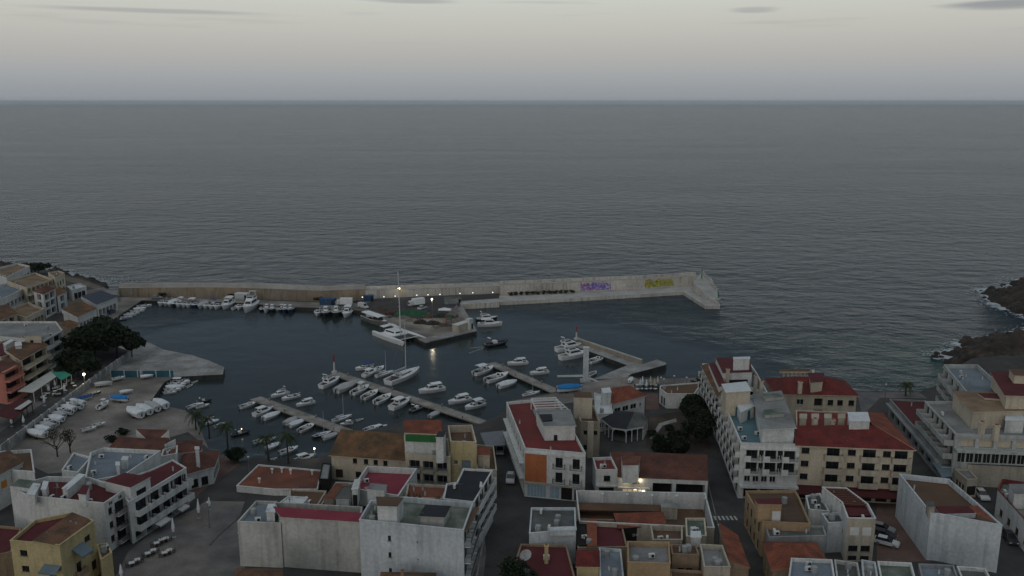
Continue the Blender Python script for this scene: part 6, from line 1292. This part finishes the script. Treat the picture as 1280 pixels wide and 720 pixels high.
for k, (b, h, l) in enumerate([((245, 537), 4.2, 'palm leftmost by the beach apron'), ((262, 548), 5., 'palm second from left, behind the tiled restaurant'), ((285, 563), 6.2, 'tall palm beside the dark round bush on the quay'), ((336, 576), 5.6, 'palm left of two above the brown terrace roof'), ((360.5, 580), 6.8, 'taller palm right of two above the brown terrace roof')]): palm(l, b, ZQ if k < 2 else G, h, 40+k)
palm('solitary palm on the seafront between hotels', (1132, 495), G, 3.6, 47, 2.3, None)
def bush(label, base, z, r, h, m, seed, n=420, size=.35, name='bush', group=None):
    rnd = random.Random(seed); t = thing(name, label, 'bush', P(*base, z), group=group); q = MB(); leaf_crown(q, (0, 0, h*.5), (r, r*.8, h*.55), n, size, m, rnd, clumps=10); q.build('foliage', t)
    q = MB(); [q.tube((0, 0, 0), (math.cos(k*2.1)*r*.4, math.sin(k*2.1)*r*.4, h*.6), .05, .02, BARK, 4, False) for k in range(4)]; q.build('stem', t)
bush('large dark round bush beside the tall palm on the quay', (295, 577), G, 2.9, 3.9, LEAFD, 60, 1500, .4); bush('long dark hedge bush in front of the tiled restaurant', (152, 543), ZQ, 2.6, 1.9, LEAFD, 61, 700); bush('dark bush left of the hedge near the blue roof', (139, 552), ZQ, 2.2, 1.6, LEAFD, 62, 500)
for k, x in enumerate(range(638, 722, 7)): bush(f'brown-green shrub at the foot of the outer breakwater, {nth(k)} of twelve', (x, 369.5-(x-638)*.042), ZQ, 1.5, 1.7, LEAFB, 70+k, 200, .4, 'shrub', 'shrubs along the outer breakwater')
for k, (x, y) in enumerate([(203, 371), (289, 372.5), (317, 374.5), (398, 376)]): bush(f'brown bush against the ochre breakwater wall, {["leftmost", "left of the white shed", "right of the white shed", "near the white truck"][k]}', (x, y), ZQ, 2.4, 1.8, LEAFB, 90+k, 300, .45)
for k, (x, y) in enumerate([(816, 545), (838, 538), (845, 545), (824, 552), (858, 548)]): bush(f'garden bush between pavilion and dark trees, {["leftmost", "second from left", "right of the path", "nearest the restaurant roof", "rightmost"][k]}', (x, y), G, 1.8, 1.6, LEAFD, 95+k, 350)
for k, (x, y) in enumerate([(874, 478), (872, 482), (866, 480)]): bush(f'pale tufted shrub on the seafront, {["farthest", "nearest the hotel", "beside the terrace"][k]}', (x, y), G, 1.1, 1.2, LEAFB, 101+k, 160)
# ------------------------------------------------------------------ rocks, headlands and surf
def inside(p, poly):
    c = False; j = len(poly)-1
    for i in range(len(poly)):
        a, b = poly[i], poly[j]
        if (a.y > p.y) != (b.y > p.y) and p.x < (b.x-a.x)*(p.y-a.y)/(b.y-a.y)+a.x: c = not c
        j = i
    return c
def edged(p, poly):
    best = 1e9
    for i in range(len(poly)):
        a, b = poly[i], poly[(i+1) % len(poly)]; d = b-a; t = max(0, min(1, (p-a).dot(d)/max(1e-6, d.length_squared))); best = min(best, (p-a-d*t).length)
    return best
def headland(name, px, hmax, step, seed):
    poly = [P(x, y, 0) for x, y in px]; x0, x1 = min(p.x for p in poly)-4, max(p.x for p in poly)+4; y0, y1 = min(p.y for p in poly)-4, max(p.y for p in poly)+4; nx, ny = int((x1-x0)/step), int((y1-y0)/step); V = []
    for j in range(ny+1):
        for i in range(nx+1):
            p = Vector((x0+i*step, y0+j*step, 0)); nz = mnoise.fractal(Vector((p.x*.14, p.y*.14, seed)), .6, 2.1, 6); n2 = mnoise.noise(Vector((p.x*.45, p.y*.45, seed+5)))
            d = edged(p, poly)*(1 if inside(p, poly) else -1)+nz*3.2+n2*.9
            z = -1.2+min(2.2, max(0, d*.9+1))+ (max(0, min(hmax, d*.32))*(.75+.5*nz)+.95*n2 if d > 0 else 0); V.append((p.x, p.y, z))
    q = MB()
    for j in range(ny):
        for i in range(nx):
            f = [V[j*(nx+1)+i], V[j*(nx+1)+i+1], V[(j+1)*(nx+1)+i+1], V[(j+1)*(nx+1)+i]]
            if max(v[2] for v in f) > -1.1: q.face(f, M_EARTH if min(v[2] for v in f) > 2.4 else M_ROCK)
    struct(q.build(name)); return poly
hA = headland('headland', [(1229, 364), (1236, 360.5), (1252, 366), (1264, 357), (1282, 349), (1340, 340), (1480, 350), (1480, 420), (1330, 402), (1286, 399), (1264, 388), (1242, 378)], 5, 1.1, 1)
hB = headland('headland', [(1181, 448), (1194, 438), (1216, 434), (1196, 428), (1216, 424.5), (1242, 421), (1266, 419), (1288, 410), (1350, 402), (1500, 410), (1500, 470), (1250, 462), (1190, 458)], 4, 1.1, 2)
hC = headland('rocky_shore', [(60, 342), (74, 338.5), (88, 345), (97, 347), (108, 350.5), (124, 354), (133, 358), (130, 364), (105, 358), (80, 350)], 2.4, 1.0, 3)
hD = headland('rocky_shore', [(-60, 326), (-20, 327), (10, 331), (40, 334), (60, 338), (55, 346), (0, 340), (-60, 334)], 2.2, 1.0, 4)
foam = MB(); rnd = random.Random(5)
def surf(poly, sel, n, spread, tail=0):
    for k in range(n*4):
        i = rnd.choice(sel); a, b = poly[i], poly[(i+1) % len(poly)]; p = a.lerp(b, rnd.random()); d = (b-a).normalized(); o = Vector((-d.y, d.x, 0))
        if inside(p+o*.5, poly): o = -o
        e = min(spread, rnd.expovariate(1/(spread*.35))); c = p+o*(e-1.0)+Vector((rnd.gauss(0, 1.6), rnd.gauss(0, .8), 0)); w_ = rnd.uniform(.2, .95)*(1-e/spread*.5)*(1.7 if e < 1.6 else 1); h_ = w_*rnd.uniform(.3, .7); m_ = 7
        foam.face([(c.x+w_*math.cos(6.283*t/m_)*rnd.uniform(.6, 1.2), c.y+h_*math.sin(6.283*t/m_)*rnd.uniform(.6, 1.2), .05+k*.00002) for t in range(m_)], M_FOAM)
surf(hA, [0, 11, 10], 260, 6); surf(hA, [2, 3], 130, 8); surf(hA, [1, 9, 8], 60, 5); surf(hB, [0, 11], 240, 6); surf(hB, [1, 2], 90, 5); surf(hB, [6, 7], 60, 6); surf(hB, [3, 4, 5], 40, 3)
surf(hC, [1, 2, 3, 4], 420, 7); surf(hC, [4, 5], 60, 14); surf(hD, [0, 1, 2, 3], 200, 9)
struct(foam.build('surf_foam'), 'stuff')
for k in range(34):
    t_ = rnd.random(); px = rnd.choice([(hA, 0), (hA, 11), (hA, 2), (hB, 0), (hB, 1), (hB, 11), (hC, 1), (hC, 2), (hC, 3)]); a, b = px[0][px[1]], px[0][(px[1]+1) % len(px[0])]; p = a.lerp(b, t_)+Vector((rnd.gauss(0, 2.2), rnd.gauss(0, 2.2), 0)); q = MB(); s_ = rnd.uniform(.5, 1.3); q.blob((0, 0, .1), (s_*1.3, s_, s_*.7), M_ROCK, 8, 5, .3, rnd)
    w_ = {0: 'upper right headland', 1: 'lower right headland', 2: 'left rocky shore'}[0 if px[0] is hA else 1 if px[0] is hB else 2]
    tag(link('boulder', q.mesh('boulder'), None, p), f'dark wet boulder in the surf off the {w_}', 'rock', f'boulders off the {w_}')
# ------------------------------------------------------------------ vehicles
def car_proto(col, van=False):
    m = mat('car_paint_'+col, {'white': (.6, .61, .62), 'dark': (.03, .033, .038), 'grey': (.25, .26, .27), 'blue': (.03, .06, .16)}[col], .3, .05, 1., spec=.5)
    def f():
        prof = [(-2.1, .35), (-2.1, .85), (-1.95, 1.0), (.7, 1.0), (1.9, .82), (2.1, .6), (2.1, .35)] if not van else [(-2.4, .35), (-2.4, 1.1), (1.2, 1.15), (2.2, .95), (2.4, .6), (2.4, .35)]
        cab = [(-1.9, .98), (-1.5, 1.45), (.1, 1.47), (.95, .98)] if not van else [(-2.38, 1.08), (-2.3, 2.05), (.9, 2.05), (1.6, 1.1)]
        def ext(pr, w, mm, nm, tw=1.):
            q = MB(); zs = [z for x, z in pr]; lo, hi = min(zs), max(zs); wy = lambda z: w*(1-(1-tw)*(z-lo)/(hi-lo+1e-6))
            for (x0, z0), (x1, z1) in zip(pr, pr[1:]+pr[:1]): q.face([(x0, -wy(z0), z0), (x0, wy(z0), z0), (x1, wy(z1), z1), (x1, -wy(z1), z1)], mm)
            q.face([(x, -wy(z), z) for x, z in pr][::-1], mm); q.face([(x, wy(z), z) for x, z in pr], mm); return q.mesh(nm)
        b = ext(prof, .86, m, 'body'); g_ = ext(cab, .8, TINT, 'windows', .82) if not van else ext(cab, .84, m, 'cargo_box', .92)
        q = MB(); x0, x1 = (-1.45, .05) if not van else (-2.2, .8); zt = 1.475 if not van else 2.06; q.box(((x0+x1)/2, 0, zt), (x1-x0, 1.25 if not van else 1.4, .04), m); rf = q.mesh('roof_panel')
        q = MB(); q.tube((0, -.1, 0), (0, .1, 0), .32, .32, RUBR, 12); q.tube((0, -.11, 0), (0, .11, 0), .18, .18, METAL, 8); wh = q.mesh('wheel')
        q = MB(); q.box((0, 0, 0), (.06, .35, .14), FRAMEW); hl = q.mesh('headlight'); ws = None
        if van: q = MB(); q.face([(1.62, -.68, 1.16), (1.62, .68, 1.16), (.98, .64, 1.95), (.98, -.64, 1.95)], TINT); ws = q.mesh('windscreen')
        return b, g_, rf, wh, hl, ws
    return cached(('car', col, van), f)
def car(label, px, dpx, col='white', van=False, z=G, group=None):
    a, b = P(*px, z), P(px[0]+dpx[0], px[1]+dpx[1], z); d = b-a; r = thing('parked_van' if van else 'parked_car', label, 'van' if van else 'car', a, math.atan2(d.y, d.x), group); b_, g_, rf, wh, hl, ws = car_proto(col, van)
    link('body', b_, r); link('windows' if not van else 'cargo_box', g_, r); link('roof_panel', rf, r)
    for x in (-1.35, 1.35):
        for y in (-.8, .8): link('wheel', wh, r, (x, y, .32))
    e = 2.1 if not van else 2.4
    for y in (-.6, .6): link('headlight', hl, r, (e, y, .62))
    if ws: link('windscreen', ws, r)
car('white car parked in the dark street beside the red-roofed building', (638, 601), (-1, 10), 'white'); car('dark car parked behind the white car in the narrow street', (625, 566), (-1, 9), 'grey')
car('dark car parked in the red paved lane beside the narrow white house', (1105, 672), (8, 2), 'dark'); car('white car parked in the red paved lane nearest the camera', (1108, 681), (8, 2), 'white'); car('grey car at the far end of the red paved lane row', (1103, 664), (8, 2), 'grey')
car('white van on the dock left of the excursion boat', (454, 385), (6, 1.5), 'white', True, ZQ); car('white car beside the truck on the fishing dock', (528, 386.5), (6, -2), 'white', False, ZQ); car('dark blue car in front of the boathouse doors', (139, 391.5), (6, -3), 'blue', False, ZQ)
car('white car on the right edge road near the pink railing', (1227, 622), (8, 9), 'white'); car('grey car further down the right edge road', (1262, 676), (6, 8), 'dark'); car('white car near the left end of breakwater quay', (196, 373.5), (7, .1), 'grey', False, ZQ)
def truck(label, px, dpx, m, z=ZQ):
    a, b = P(*px, z), P(px[0]+dpx[0], px[1]+dpx[1], z); d = b-a; r = thing('box_truck', label, 'truck', a, math.atan2(d.y, d.x))
    q = MB(); q.box((-1., 0, 1.9), (4.8, 2.2, 2.3), m); q.box((-1, 0, .65), (4.9, 1.9, .2), DMETAL); q.build('cargo_box', r); q = MB(); q.box((2.3, 0, 1.2), (1.5, 2., 1.4), FRAMEW); q.box((2.15, 0, 2.05), (1.2, 1.9, .4), FRAMEW); q.build('cab', r); q = MB(); q.box((3.07, 0, 1.5), (.04, 1.7, .6), TINT); q.build('windscreen', r)
    for x in (-2.3, 2.1):
        for y in (-.95, .95): q = MB(); q.tube((0, -.14, 0), (0, .14, 0), .45, .45, RUBR, 10); link('wheel', cached('twheel', lambda: q.mesh('wheel')), r, (x, y, .45))
truck('white box truck parked on the dock near green nets', (520, 382.5), (-8, 1), GEL); truck('white box truck beside the blue container near the moored boats', (430, 382), (-8, 0), GEL)
def cont(name, label, cat, px, dpx, dim, m, z=ZQ, roofm=None):
    a, b = P(*px, z), P(px[0]+dpx[0], px[1]+dpx[1], z); d = b-a; r = thing(name, label, cat, a, math.atan2(d.y, d.x)); L, w, h = dim; q = MB(); q.box((0, 0, h/2), (L, w, h), m, 0, roofm or m)
    for k in range(int(L/.6)):
        for s_ in (-1, 1): q.box((-L/2+.3+k*.6, s_*(w/2+.03), h/2), (.3, .06, h-.2), m)
    q.build('body', r); q = MB(); q.box((0, 0, h+.06), (L+.15, w+.15, .12), roofm or m); q.build('roof', r); q = MB(); q.box((L/2-.7, -w/2-.09, 1.0), (.9, .08, 1.9), DARKIN); q.build('door', r); return r
cont('shipping_container', 'blue container against the breakwater left of the white truck', 'container', (410, 380.5), (8, .2), (6, 2.4, 2.4), mat('container_blue', (.03, .08, .17), .6, .2, 1.)); cont('shipping_container', 'small blue container by the middle breakwater wall', 'container', (461, 376), (8, -.3), (4, 2.2, 2.2), MATS['container_blue'])
cont('kiosk', 'long cream kiosk with pale roof at the front corner of the fishing dock', 'kiosk', (577, 412.5), (9, -3), (7, 2.6, 2.5), BEIGE, ZQ, FRAMEW); cont('shed', 'white glazed shed against the ochre breakwater wall', 'shed', (303, 373.8), (8, .3), (5.4, 2.6, 2.4), WHITE, ZQ, R_WHITE); cont('hut', 'white hut with slim pole at the right edge of the fishing dock', 'hut', (587, 411), (6, -2), (2.2, 1.6, 3.6), WHITE); cont('shed', 'low grey shed roof near the dock ramp under the middle breakwater', 'shed', (566, 379), (9, -.4), (6.5, 3, 2.3), GREYW, ZQ, R_GREY)
# fishing gear on the dock
NETP = mat('pale_fishing_net', (.2, .19, .17), .95, .4, .8)
def mound(name, label, px, r, h, m, seed, cat='fishing net', z=ZQ):
    rnd = random.Random(seed); t = thing(name, label, cat, P(*px, z)); q = MB(); n, R_ = 16, 6; rows = []
    for j in range(R_+1):
        f = j/R_; rows.append([(r[0]*f*math.cos(i*6.283/n)*(1+.25*mnoise.noise(Vector((i*.9, j*.7, seed)))), r[1]*f*math.sin(i*6.283/n)*(1+.25*mnoise.noise(Vector((i*.9+7, j*.7, seed)))), max(.01, h*(1-f*f)*(1+.6*mnoise.noise(Vector((i*.8, j, seed+3)))))) if j else (0, 0, h) for i in range(n)])
    for j in range(R_):
        for i in range(n): q.face([rows[j][i], rows[j+1][i], rows[j+1][(i+1) % n], rows[j][(i+1) % n]], m)
    q.build('heap', t)
    q = MB()
    for k in range(9): a = rnd.uniform(0, 6.28); q.blob((r[0]*.6*math.cos(a), r[1]*.6*math.sin(a), h*.8), (.16, .16, .16), CLAY if k % 3 == 0 else NETP, 6, 4)
    q.build('floats', t)
NETG = mat('green_fishing_net', (.02, .11, .05), .95, .4, .8); NETD = mat('dark_fishing_net', (.03, .035, .03), .95, .4, .8); NETP = mat('pale_fishing_net', (.2, .19, .17), .95, .4, .8); NETB = mat('brown_fishing_net', (.1, .065, .045), .95, .4, .8)
for k, (px, r, h, m, l) in enumerate([((514, 391.5), (7.5, 4.5), .8, NETG, 'wide green net spread out in the middle of the dock'), ((505, 398), (3, 1.6), 1., NETP, 'pale heap of nets in front of the green net'), ((515, 401.5), (2.6, 1.5), 1.1, NETP, 'pale heap of nets left of the dark heap'), ((526, 404), (2.8, 1.6), 1.3, NETD, 'dark heap of nets below the lamp post'), ((541, 405), (3.4, 1.8), 1.2, NETD, 'dark net heap right of the lamp post'), ((492, 391), (2.6, 1.4), 1.1, NETB, 'brown net heap left of the green net'), ((478, 388), (2.4, 1.2), 1., NETB, 'brown net heap near the excursion boat'), ((551, 396), (4, 2), 1.2, NETD, 'dark blue-grey net heap near the red frame'), ((566, 389), (3, 2), 1.2, NETP, 'grey net heap on the right of the dock'), ((556, 407), (3, 1.6), .8, NETB, 'brown net heap near the cream kiosk'), ((546, 410), (2.4, 1.4), .9, NETP, 'pale net heap at the front edge of the dock'), ((562, 397), (2.6, 1.5), 1., NETG, 'dark green net heap behind the red frame'), ((487, 393), (2., 1.2), .9, NETD, 'dark net heap by the catamaran stern'), ((534, 397), (2.4, 1.4), 1., NETB, 'brown net heap behind the lamp post'), ((573, 401), (2.2, 1.3), 1.1, NETP, 'pale net heap by the white hut')]): mound('fishing_net_heap', l, px, r, h, m, 100+k)
p = P(561, 403, ZQ); t = thing('net_hauler', 'red metal net hauling frame on the dock', 'net hauler', p); q = MB()
for x in (-.9, .9): q.box((x, 0, 1.3), (.25, .25, 2.6), RED)
q.box((0, 0, 2.6), (2.2, .25, .25), RED); q.build('frame', t); q = MB(); q.tube((-.8, 0, 1.4), (.8, 0, 1.4), .35, .35, RUBR, 10); q.build('drum', t)
p = P(556, 394, ZQ); t = thing('gazebo_tent', 'white tent roof beside the red hauling frame', 'tent', p); q = MB()
for i in range(4): a, b = [(2.4*sx, 1.6*sy, 2.2) for sx, sy in ((-1, -1), (1, -1), (1, 1), (-1, 1))][i], [(2.4*sx, 1.6*sy, 2.2) for sx, sy in ((-1, -1), (1, -1), (1, 1), (-1, 1))][(i+1) % 4]; q.face([a, b, (0, 0, 3)], CANV)
q.build('canopy', t)
for sx, sy in ((-1, -1), (1, -1), (1, 1), (-1, 1)): q = MB(); q.tube((2.3*sx, 1.5*sy, 0), (2.3*sx, 1.5*sy, 2.2), .04, .04, METAL, 5); q.build('leg', t)
CR = [mat('crate_'+n_, c_, .8, .2, 2.) for n_, c_ in (('blue', (.03, .08, .2)), ('grey', (.2, .2, .2)), ('red', (.2, .04, .03)))]
for k, (x, y, l) in enumerate([(498, 385.5, 'crate stack left of the box truck on the dock'), (536, 392, 'crate stack between the box truck and tent'), (571, 397, 'crate stack at the right rim of the dock'), (487, 397, 'crate stack by the excursion boat stern'), (573, 384, 'crate stack beside the grey shed')]):
    t = thing('crate_stack', l, 'crates', P(x, y, ZQ)); 
    for j in range(3): q = MB(); q.box((0, 0, .25), (1.1, .75, .48), CR[(j+k) % 3]); q.box((0, 0, .49), (.95, .6, .02), DARKIN); link('crate', q.mesh('crate'), t, ((j % 2)*.1, 0, j*.5))
# ------------------------------------------------------------------ lamps
def lamp(label, px, z, hgt, e=0, group=None, arm=.0, col=None, lit=True, glob=.22):
    p = P(*px, z); r = thing('street_lamp', label, 'lamp', p, group=group); q = MB(); q.tube((0, 0, 0), (0, 0, hgt), .09, .06, METAL, 7); q.tube((0, 0, 0), (0, 0, .6), .14, .12, METAL, 8)
    if arm: q.tube((0, 0, hgt), (arm, -.1, hgt+.1), .05, .05, METAL, 6)
    q.build('pole', r); q = MB(); q.blob((arm, -.1 if arm else 0, hgt+.12), (glob, glob, glob*.9), (col or E_COOL) if lit else FRAMEW, 10, 6); q.build('lamp_globe', r)
    if e:
        ld = bpy.data.lights.new('lamp_light', 'POINT'); ld.energy = e; ld.color = (1, .85, .6); ld.shadow_soft_size = .3; lo = bpy.data.objects.new('lamp_light', ld); COL.objects.link(lo); lo.location = p+Vector((arm, -.6, hgt-.35))
HOT = mat('bright_floodlight_glow', (.9, .85, .7), .5, .02, 1., emit=((1, .86, .6), 3.5)); WARM2 = mat('warm_lantern_glow', (.9, .8, .6), .5, .02, 1., emit=((1, .82, .45), 6)); DIM = mat('small_quay_light_glow', (.8, .8, .75), .5, .02, 1., emit=((1, .95, .85), 2.2))
lamp('tall lit floodlight post in the middle of the fishing dock', (540.5, 401.5), ZQ, 8.2, 260, col=HOT, glob=.36); lamp('lit warm lamp behind the catamaran mast at the breakwater', (499, 371), ZQ, 3.4, 60, col=WARM2, glob=.45); lamp('lit warm lamp on the left promenade beside the lower pine', (106.5, 483), G, 3.4, 160, col=WARM2, glob=.36)
for k, (x, y) in enumerate([(453, 374.5), (480, 374), (494, 373.2), (521, 372), (535, 371.5), (550, 371), (575, 369.8), (591, 369), (616, 368.4)]): lamp('small white quay light in the row below the middle breakwater wall', (x, y), ZQ, .9, 0, 'quay lights under the breakwater', col=DIM, glob=.2)
lamp('small lit lamp on the quay left of the cream house', (393.5, 573), G, 2.2, 30, col=WARM2, glob=.2); lamp('white lamp on the hotel side street by the dark trees', (893.5, 528), G, 5.2, 30, glob=.25)
for k, (x, y) in enumerate([(826, 482), (829.5, 484), (842.5, 480), (858, 482)]): lamp(f'white globe lamp on the seafront terrace, {nth(k)} of four', (x, y), G, 2.2, 0, 'globe lamps on the seafront terrace', lit=False, glob=.28)
lamp('unlit street lamp on the seafront left of the solitary palm', (1106, 499), G, 4, 0, lit=False, glob=.25); lamp('slim unlit lamp post at the corner of the square', (312, 597), G, 4.5, 0, lit=False)
for k, (x, y) in enumerate([(301, 700), (262, 660), (880, 655), (897, 690)]): lamp(f'unlit street lamp {["beside the lower white end house", "on the square by the folded parasols", "near the zebra crossing", "down the side street below the zebra crossing"][k]}', (x, y), G, 5, 0, lit=False)
# ------------------------------------------------------------------ terrace furniture
def parasol(label, px, z, hgt, group, m=CANV):
    r = thing('folded_parasol', label, 'parasol', P(*px, z), group=group); q = MB(); q.tube((0, 0, 0), (0, 0, hgt*1.03), .05, .04, METAL, 6); q.box((0, 0, .06), (.7, .7, .12), GREYW); q.build('pole', r); q = MB(); q.tube((0, 0, hgt*.3), (0, 0, hgt*.5), .2, .33, m, 9); q.tube((0, 0, hgt*.5), (0, 0, hgt), .33, .06, m, 9); q.build('folded_canopy', r)
for px, h_, l in [((249, 648), 4., 'tall folded white parasol on the square, farthest'), ((217.5, 672), 3.9, 'tall folded white parasol in the middle of the square'), ((152.5, 726), 3., 'folded white parasol at the bottom edge of the square'), ((262, 637), 2.6, 'short folded parasol behind the farthest tall one')]: parasol(l, px, G, h_, 'folded parasols on the square')
for k, px in enumerate([(58, 487), (61, 492), (69, 486), (56, 507), (81, 491), (15, 533), (30, 532)]): parasol(f'folded white parasol on the harbour promenade terrace, {["by the pergola end", "second by the pergola", "under the green canopy", "in front of the maroon awning", "nearest the promenade wall", "leftmost of the low pair", "right of the low pair"][k]}', px, G, 2.7, 'folded parasols on the promenade')
for k, px in enumerate([(800, 486), (803, 483), (808, 487), (813, 483), (818, 486), (822, 483)]): parasol(f'pale folded parasol on the quay restaurant terrace, {nth(k)} of six', px, G, 3., 'folded parasols at the quay restaurant', CANV if k < 3 else CREAM)
def table_mesh():
    q = MB(); q.box((0, 0, .74), (.9, .9, .05), FRAMEW); q.tube((0, 0, 0), (0, 0, .72), .05, .05, DMETAL, 5); q.box((0, 0, .02), (.5, .5, .04), DMETAL); return q.mesh('cafe_table')
def chair_mesh():
    q = MB(); q.box((0, 0, .45), (.45, .45, .05), WOODD); q.box((-.2, 0, .75), (.05, .45, .5), WOODD)
    for x in (-.18, .18):
        for y in (-.18, .18): q.box((x, y, .21), (.05, .05, .43), WOODD)
    return q.mesh('chair')
def tableset(px, z, rz, lt, lc, gt, gc):
    p = P(*px, z); tag(link('cafe_table', cached('tab', table_mesh), None, p, rz), lt, 'table', gt)
    for s_ in (1, -1): d = Vector((math.cos(rz), math.sin(rz), 0)); tag(link('cafe_chair', cached('chr', chair_mesh), None, p-d*s_*.75, rz+(0 if s_ > 0 else math.pi)), lc, 'chair', gc)
rnd = random.Random(9)
for k in range(30):
    u, v = rnd.random(), rnd.random(); x = 48+u*40+v*6; y = 499-u*22+v*8; tableset((x, y), G, .6+rnd.uniform(-.1, .1), 'white cafe table in the crowded promenade terrace below the pergola', 'dark cafe chair in the crowded promenade terrace below the pergola', 'tables on the promenade terrace', 'chairs on the promenade terrace')
for k in range(10): tableset((797+(k % 5)*5.5, 489-(k//5)*5+rnd.uniform(-.6, .6)), G, .3, 'white table on the quay restaurant terrace under folded parasols', 'dark chair on the quay restaurant terrace under folded parasols', 'tables at the quay restaurant', 'chairs at the quay restaurant')
for k, (x, y) in enumerate([(196, 683), (202, 679), (208, 677), (185, 696), (192, 692), (206, 695), (212, 692), (165, 708), (172, 704)]): tableset((x, y), G, .5, 'cafe table on the square in front of the white street block', 'dark cafe chair on the square in front of the white street block', 'tables on the square', 'chairs on the square')
# plants on balconies and roofs
bottom = [([(284, 742), (354, 748), (351, 712), (298, 711)], 4.8, TANW, T_BROWN, 'hip', 'house with mottled brown tiled hip roof peeking over the bottom edge at left of centre'), ([(475, 748), (545, 750), (543, 717), (478, 716)], 4.6, TANW, T_BROWN, 'hip', 'brown roofed house at the bottom edge below the white apartment block')]
for pp, hh, wl, rf, st, lb in bottom: h = House('house', lb, 'house', pp, hh, wl, rf, style=st, rise=1.6, over=.3); h.build()
h.chimney((503, 714), 7.2, 4.5, .5)
# writing on the buildings
sign(SIGN_H, 0, SIGN_A*.56, 2.95, 'KAPS', .62, DMETAL, .03)
DKB = mat('dark_blue_lettering', (.03, .05, .1), .7, .1, 1.)
def raised_wall(h, px, z0, z1, name):
    """a free-standing white gable standing on a house: outline pixels along its foot and its top heights"""
    A, B = P(*px[0], h.g+z0), P(*px[1], h.g+z0); d = (B-A).xy.to_3d(); L = d.length; q = MB(); f = [(0, 0, 0), (L, 0, 0), (L, 0, z1[1]), (0, 0, z1[0])]; k = [(x, .25, z) for x, y, z in f]
    q.face(f, WHITE); q.face(k[::-1], WHITE)
    for i in range(4): j = (i+1) % 4; q.face([f[j], f[i], k[i], k[j]], WHITE)
    o = link(name, q.mesh(name), h.root, A-h.off, math.atan2(d.y, d.x)); return o, L
def wall_text(o, x, z, text, size, m, name):
    c = bpy.data.curves.new(name, 'FONT'); c.body = text; c.size = size; c.extrude = .02; c.align_x = 'CENTER'; t_ = bpy.data.objects.new(name, c); COL.objects.link(t_); dg = bpy.context.evaluated_depsgraph_get(); me = bpy.data.meshes.new_from_object(t_.evaluated_get(dg)); bpy.data.objects.remove(t_)
    me.materials.clear(); me.materials.append(m); me.transform(Matrix.Rotation(math.pi/2, 4, 'X')); link(name, me, o, (x, -.03, z))
o, L = raised_wall(GABLE_H, ((194, 553), (212, 553.6)), 4.6, (.1, 2.9), 'gable_wall'); wall_text(o, L*.58, .2, 'AB', 1.5, DKB, 'wall_emblem')
o, L = raised_wall(SIGN_L, ((207, 570), (221, 567.5)), 4., (2.5, 3.3), 'sign_wall'); wall_text(o, L*.55, 1.5, 'KAVA', .85, GREYSH, 'wall_lettering')
SHOPW = mat('white_sign_lettering', (.6, .6, .6), .7, .1, 1.); sign(SHOP_H, 0, SHOP_H.edge(0)[3]*.42, 2.6, 'SNACK', .7, SHOPW, .06)
hz = bpy.data.materials.new('haze_air'); hz.use_nodes = True; t = hz.node_tree; t.nodes.clear()
ho = N(t, 'ShaderNodeOutputMaterial'); hv = N(t, 'ShaderNodeVolumePrincipled'); hv.inputs['Color'].default_value = (.88, .96, 1, 1)
hv.inputs['Density'].default_value = 3.8e-5; hv.inputs['Anisotropy'].default_value = .7; t.links.new(hv.outputs[0], ho.inputs['Volume'])
q = MB(); q.box((0, 14500, 44), (62000, 31000, 100), hz); struct(q.build('haze'), 'stuff')
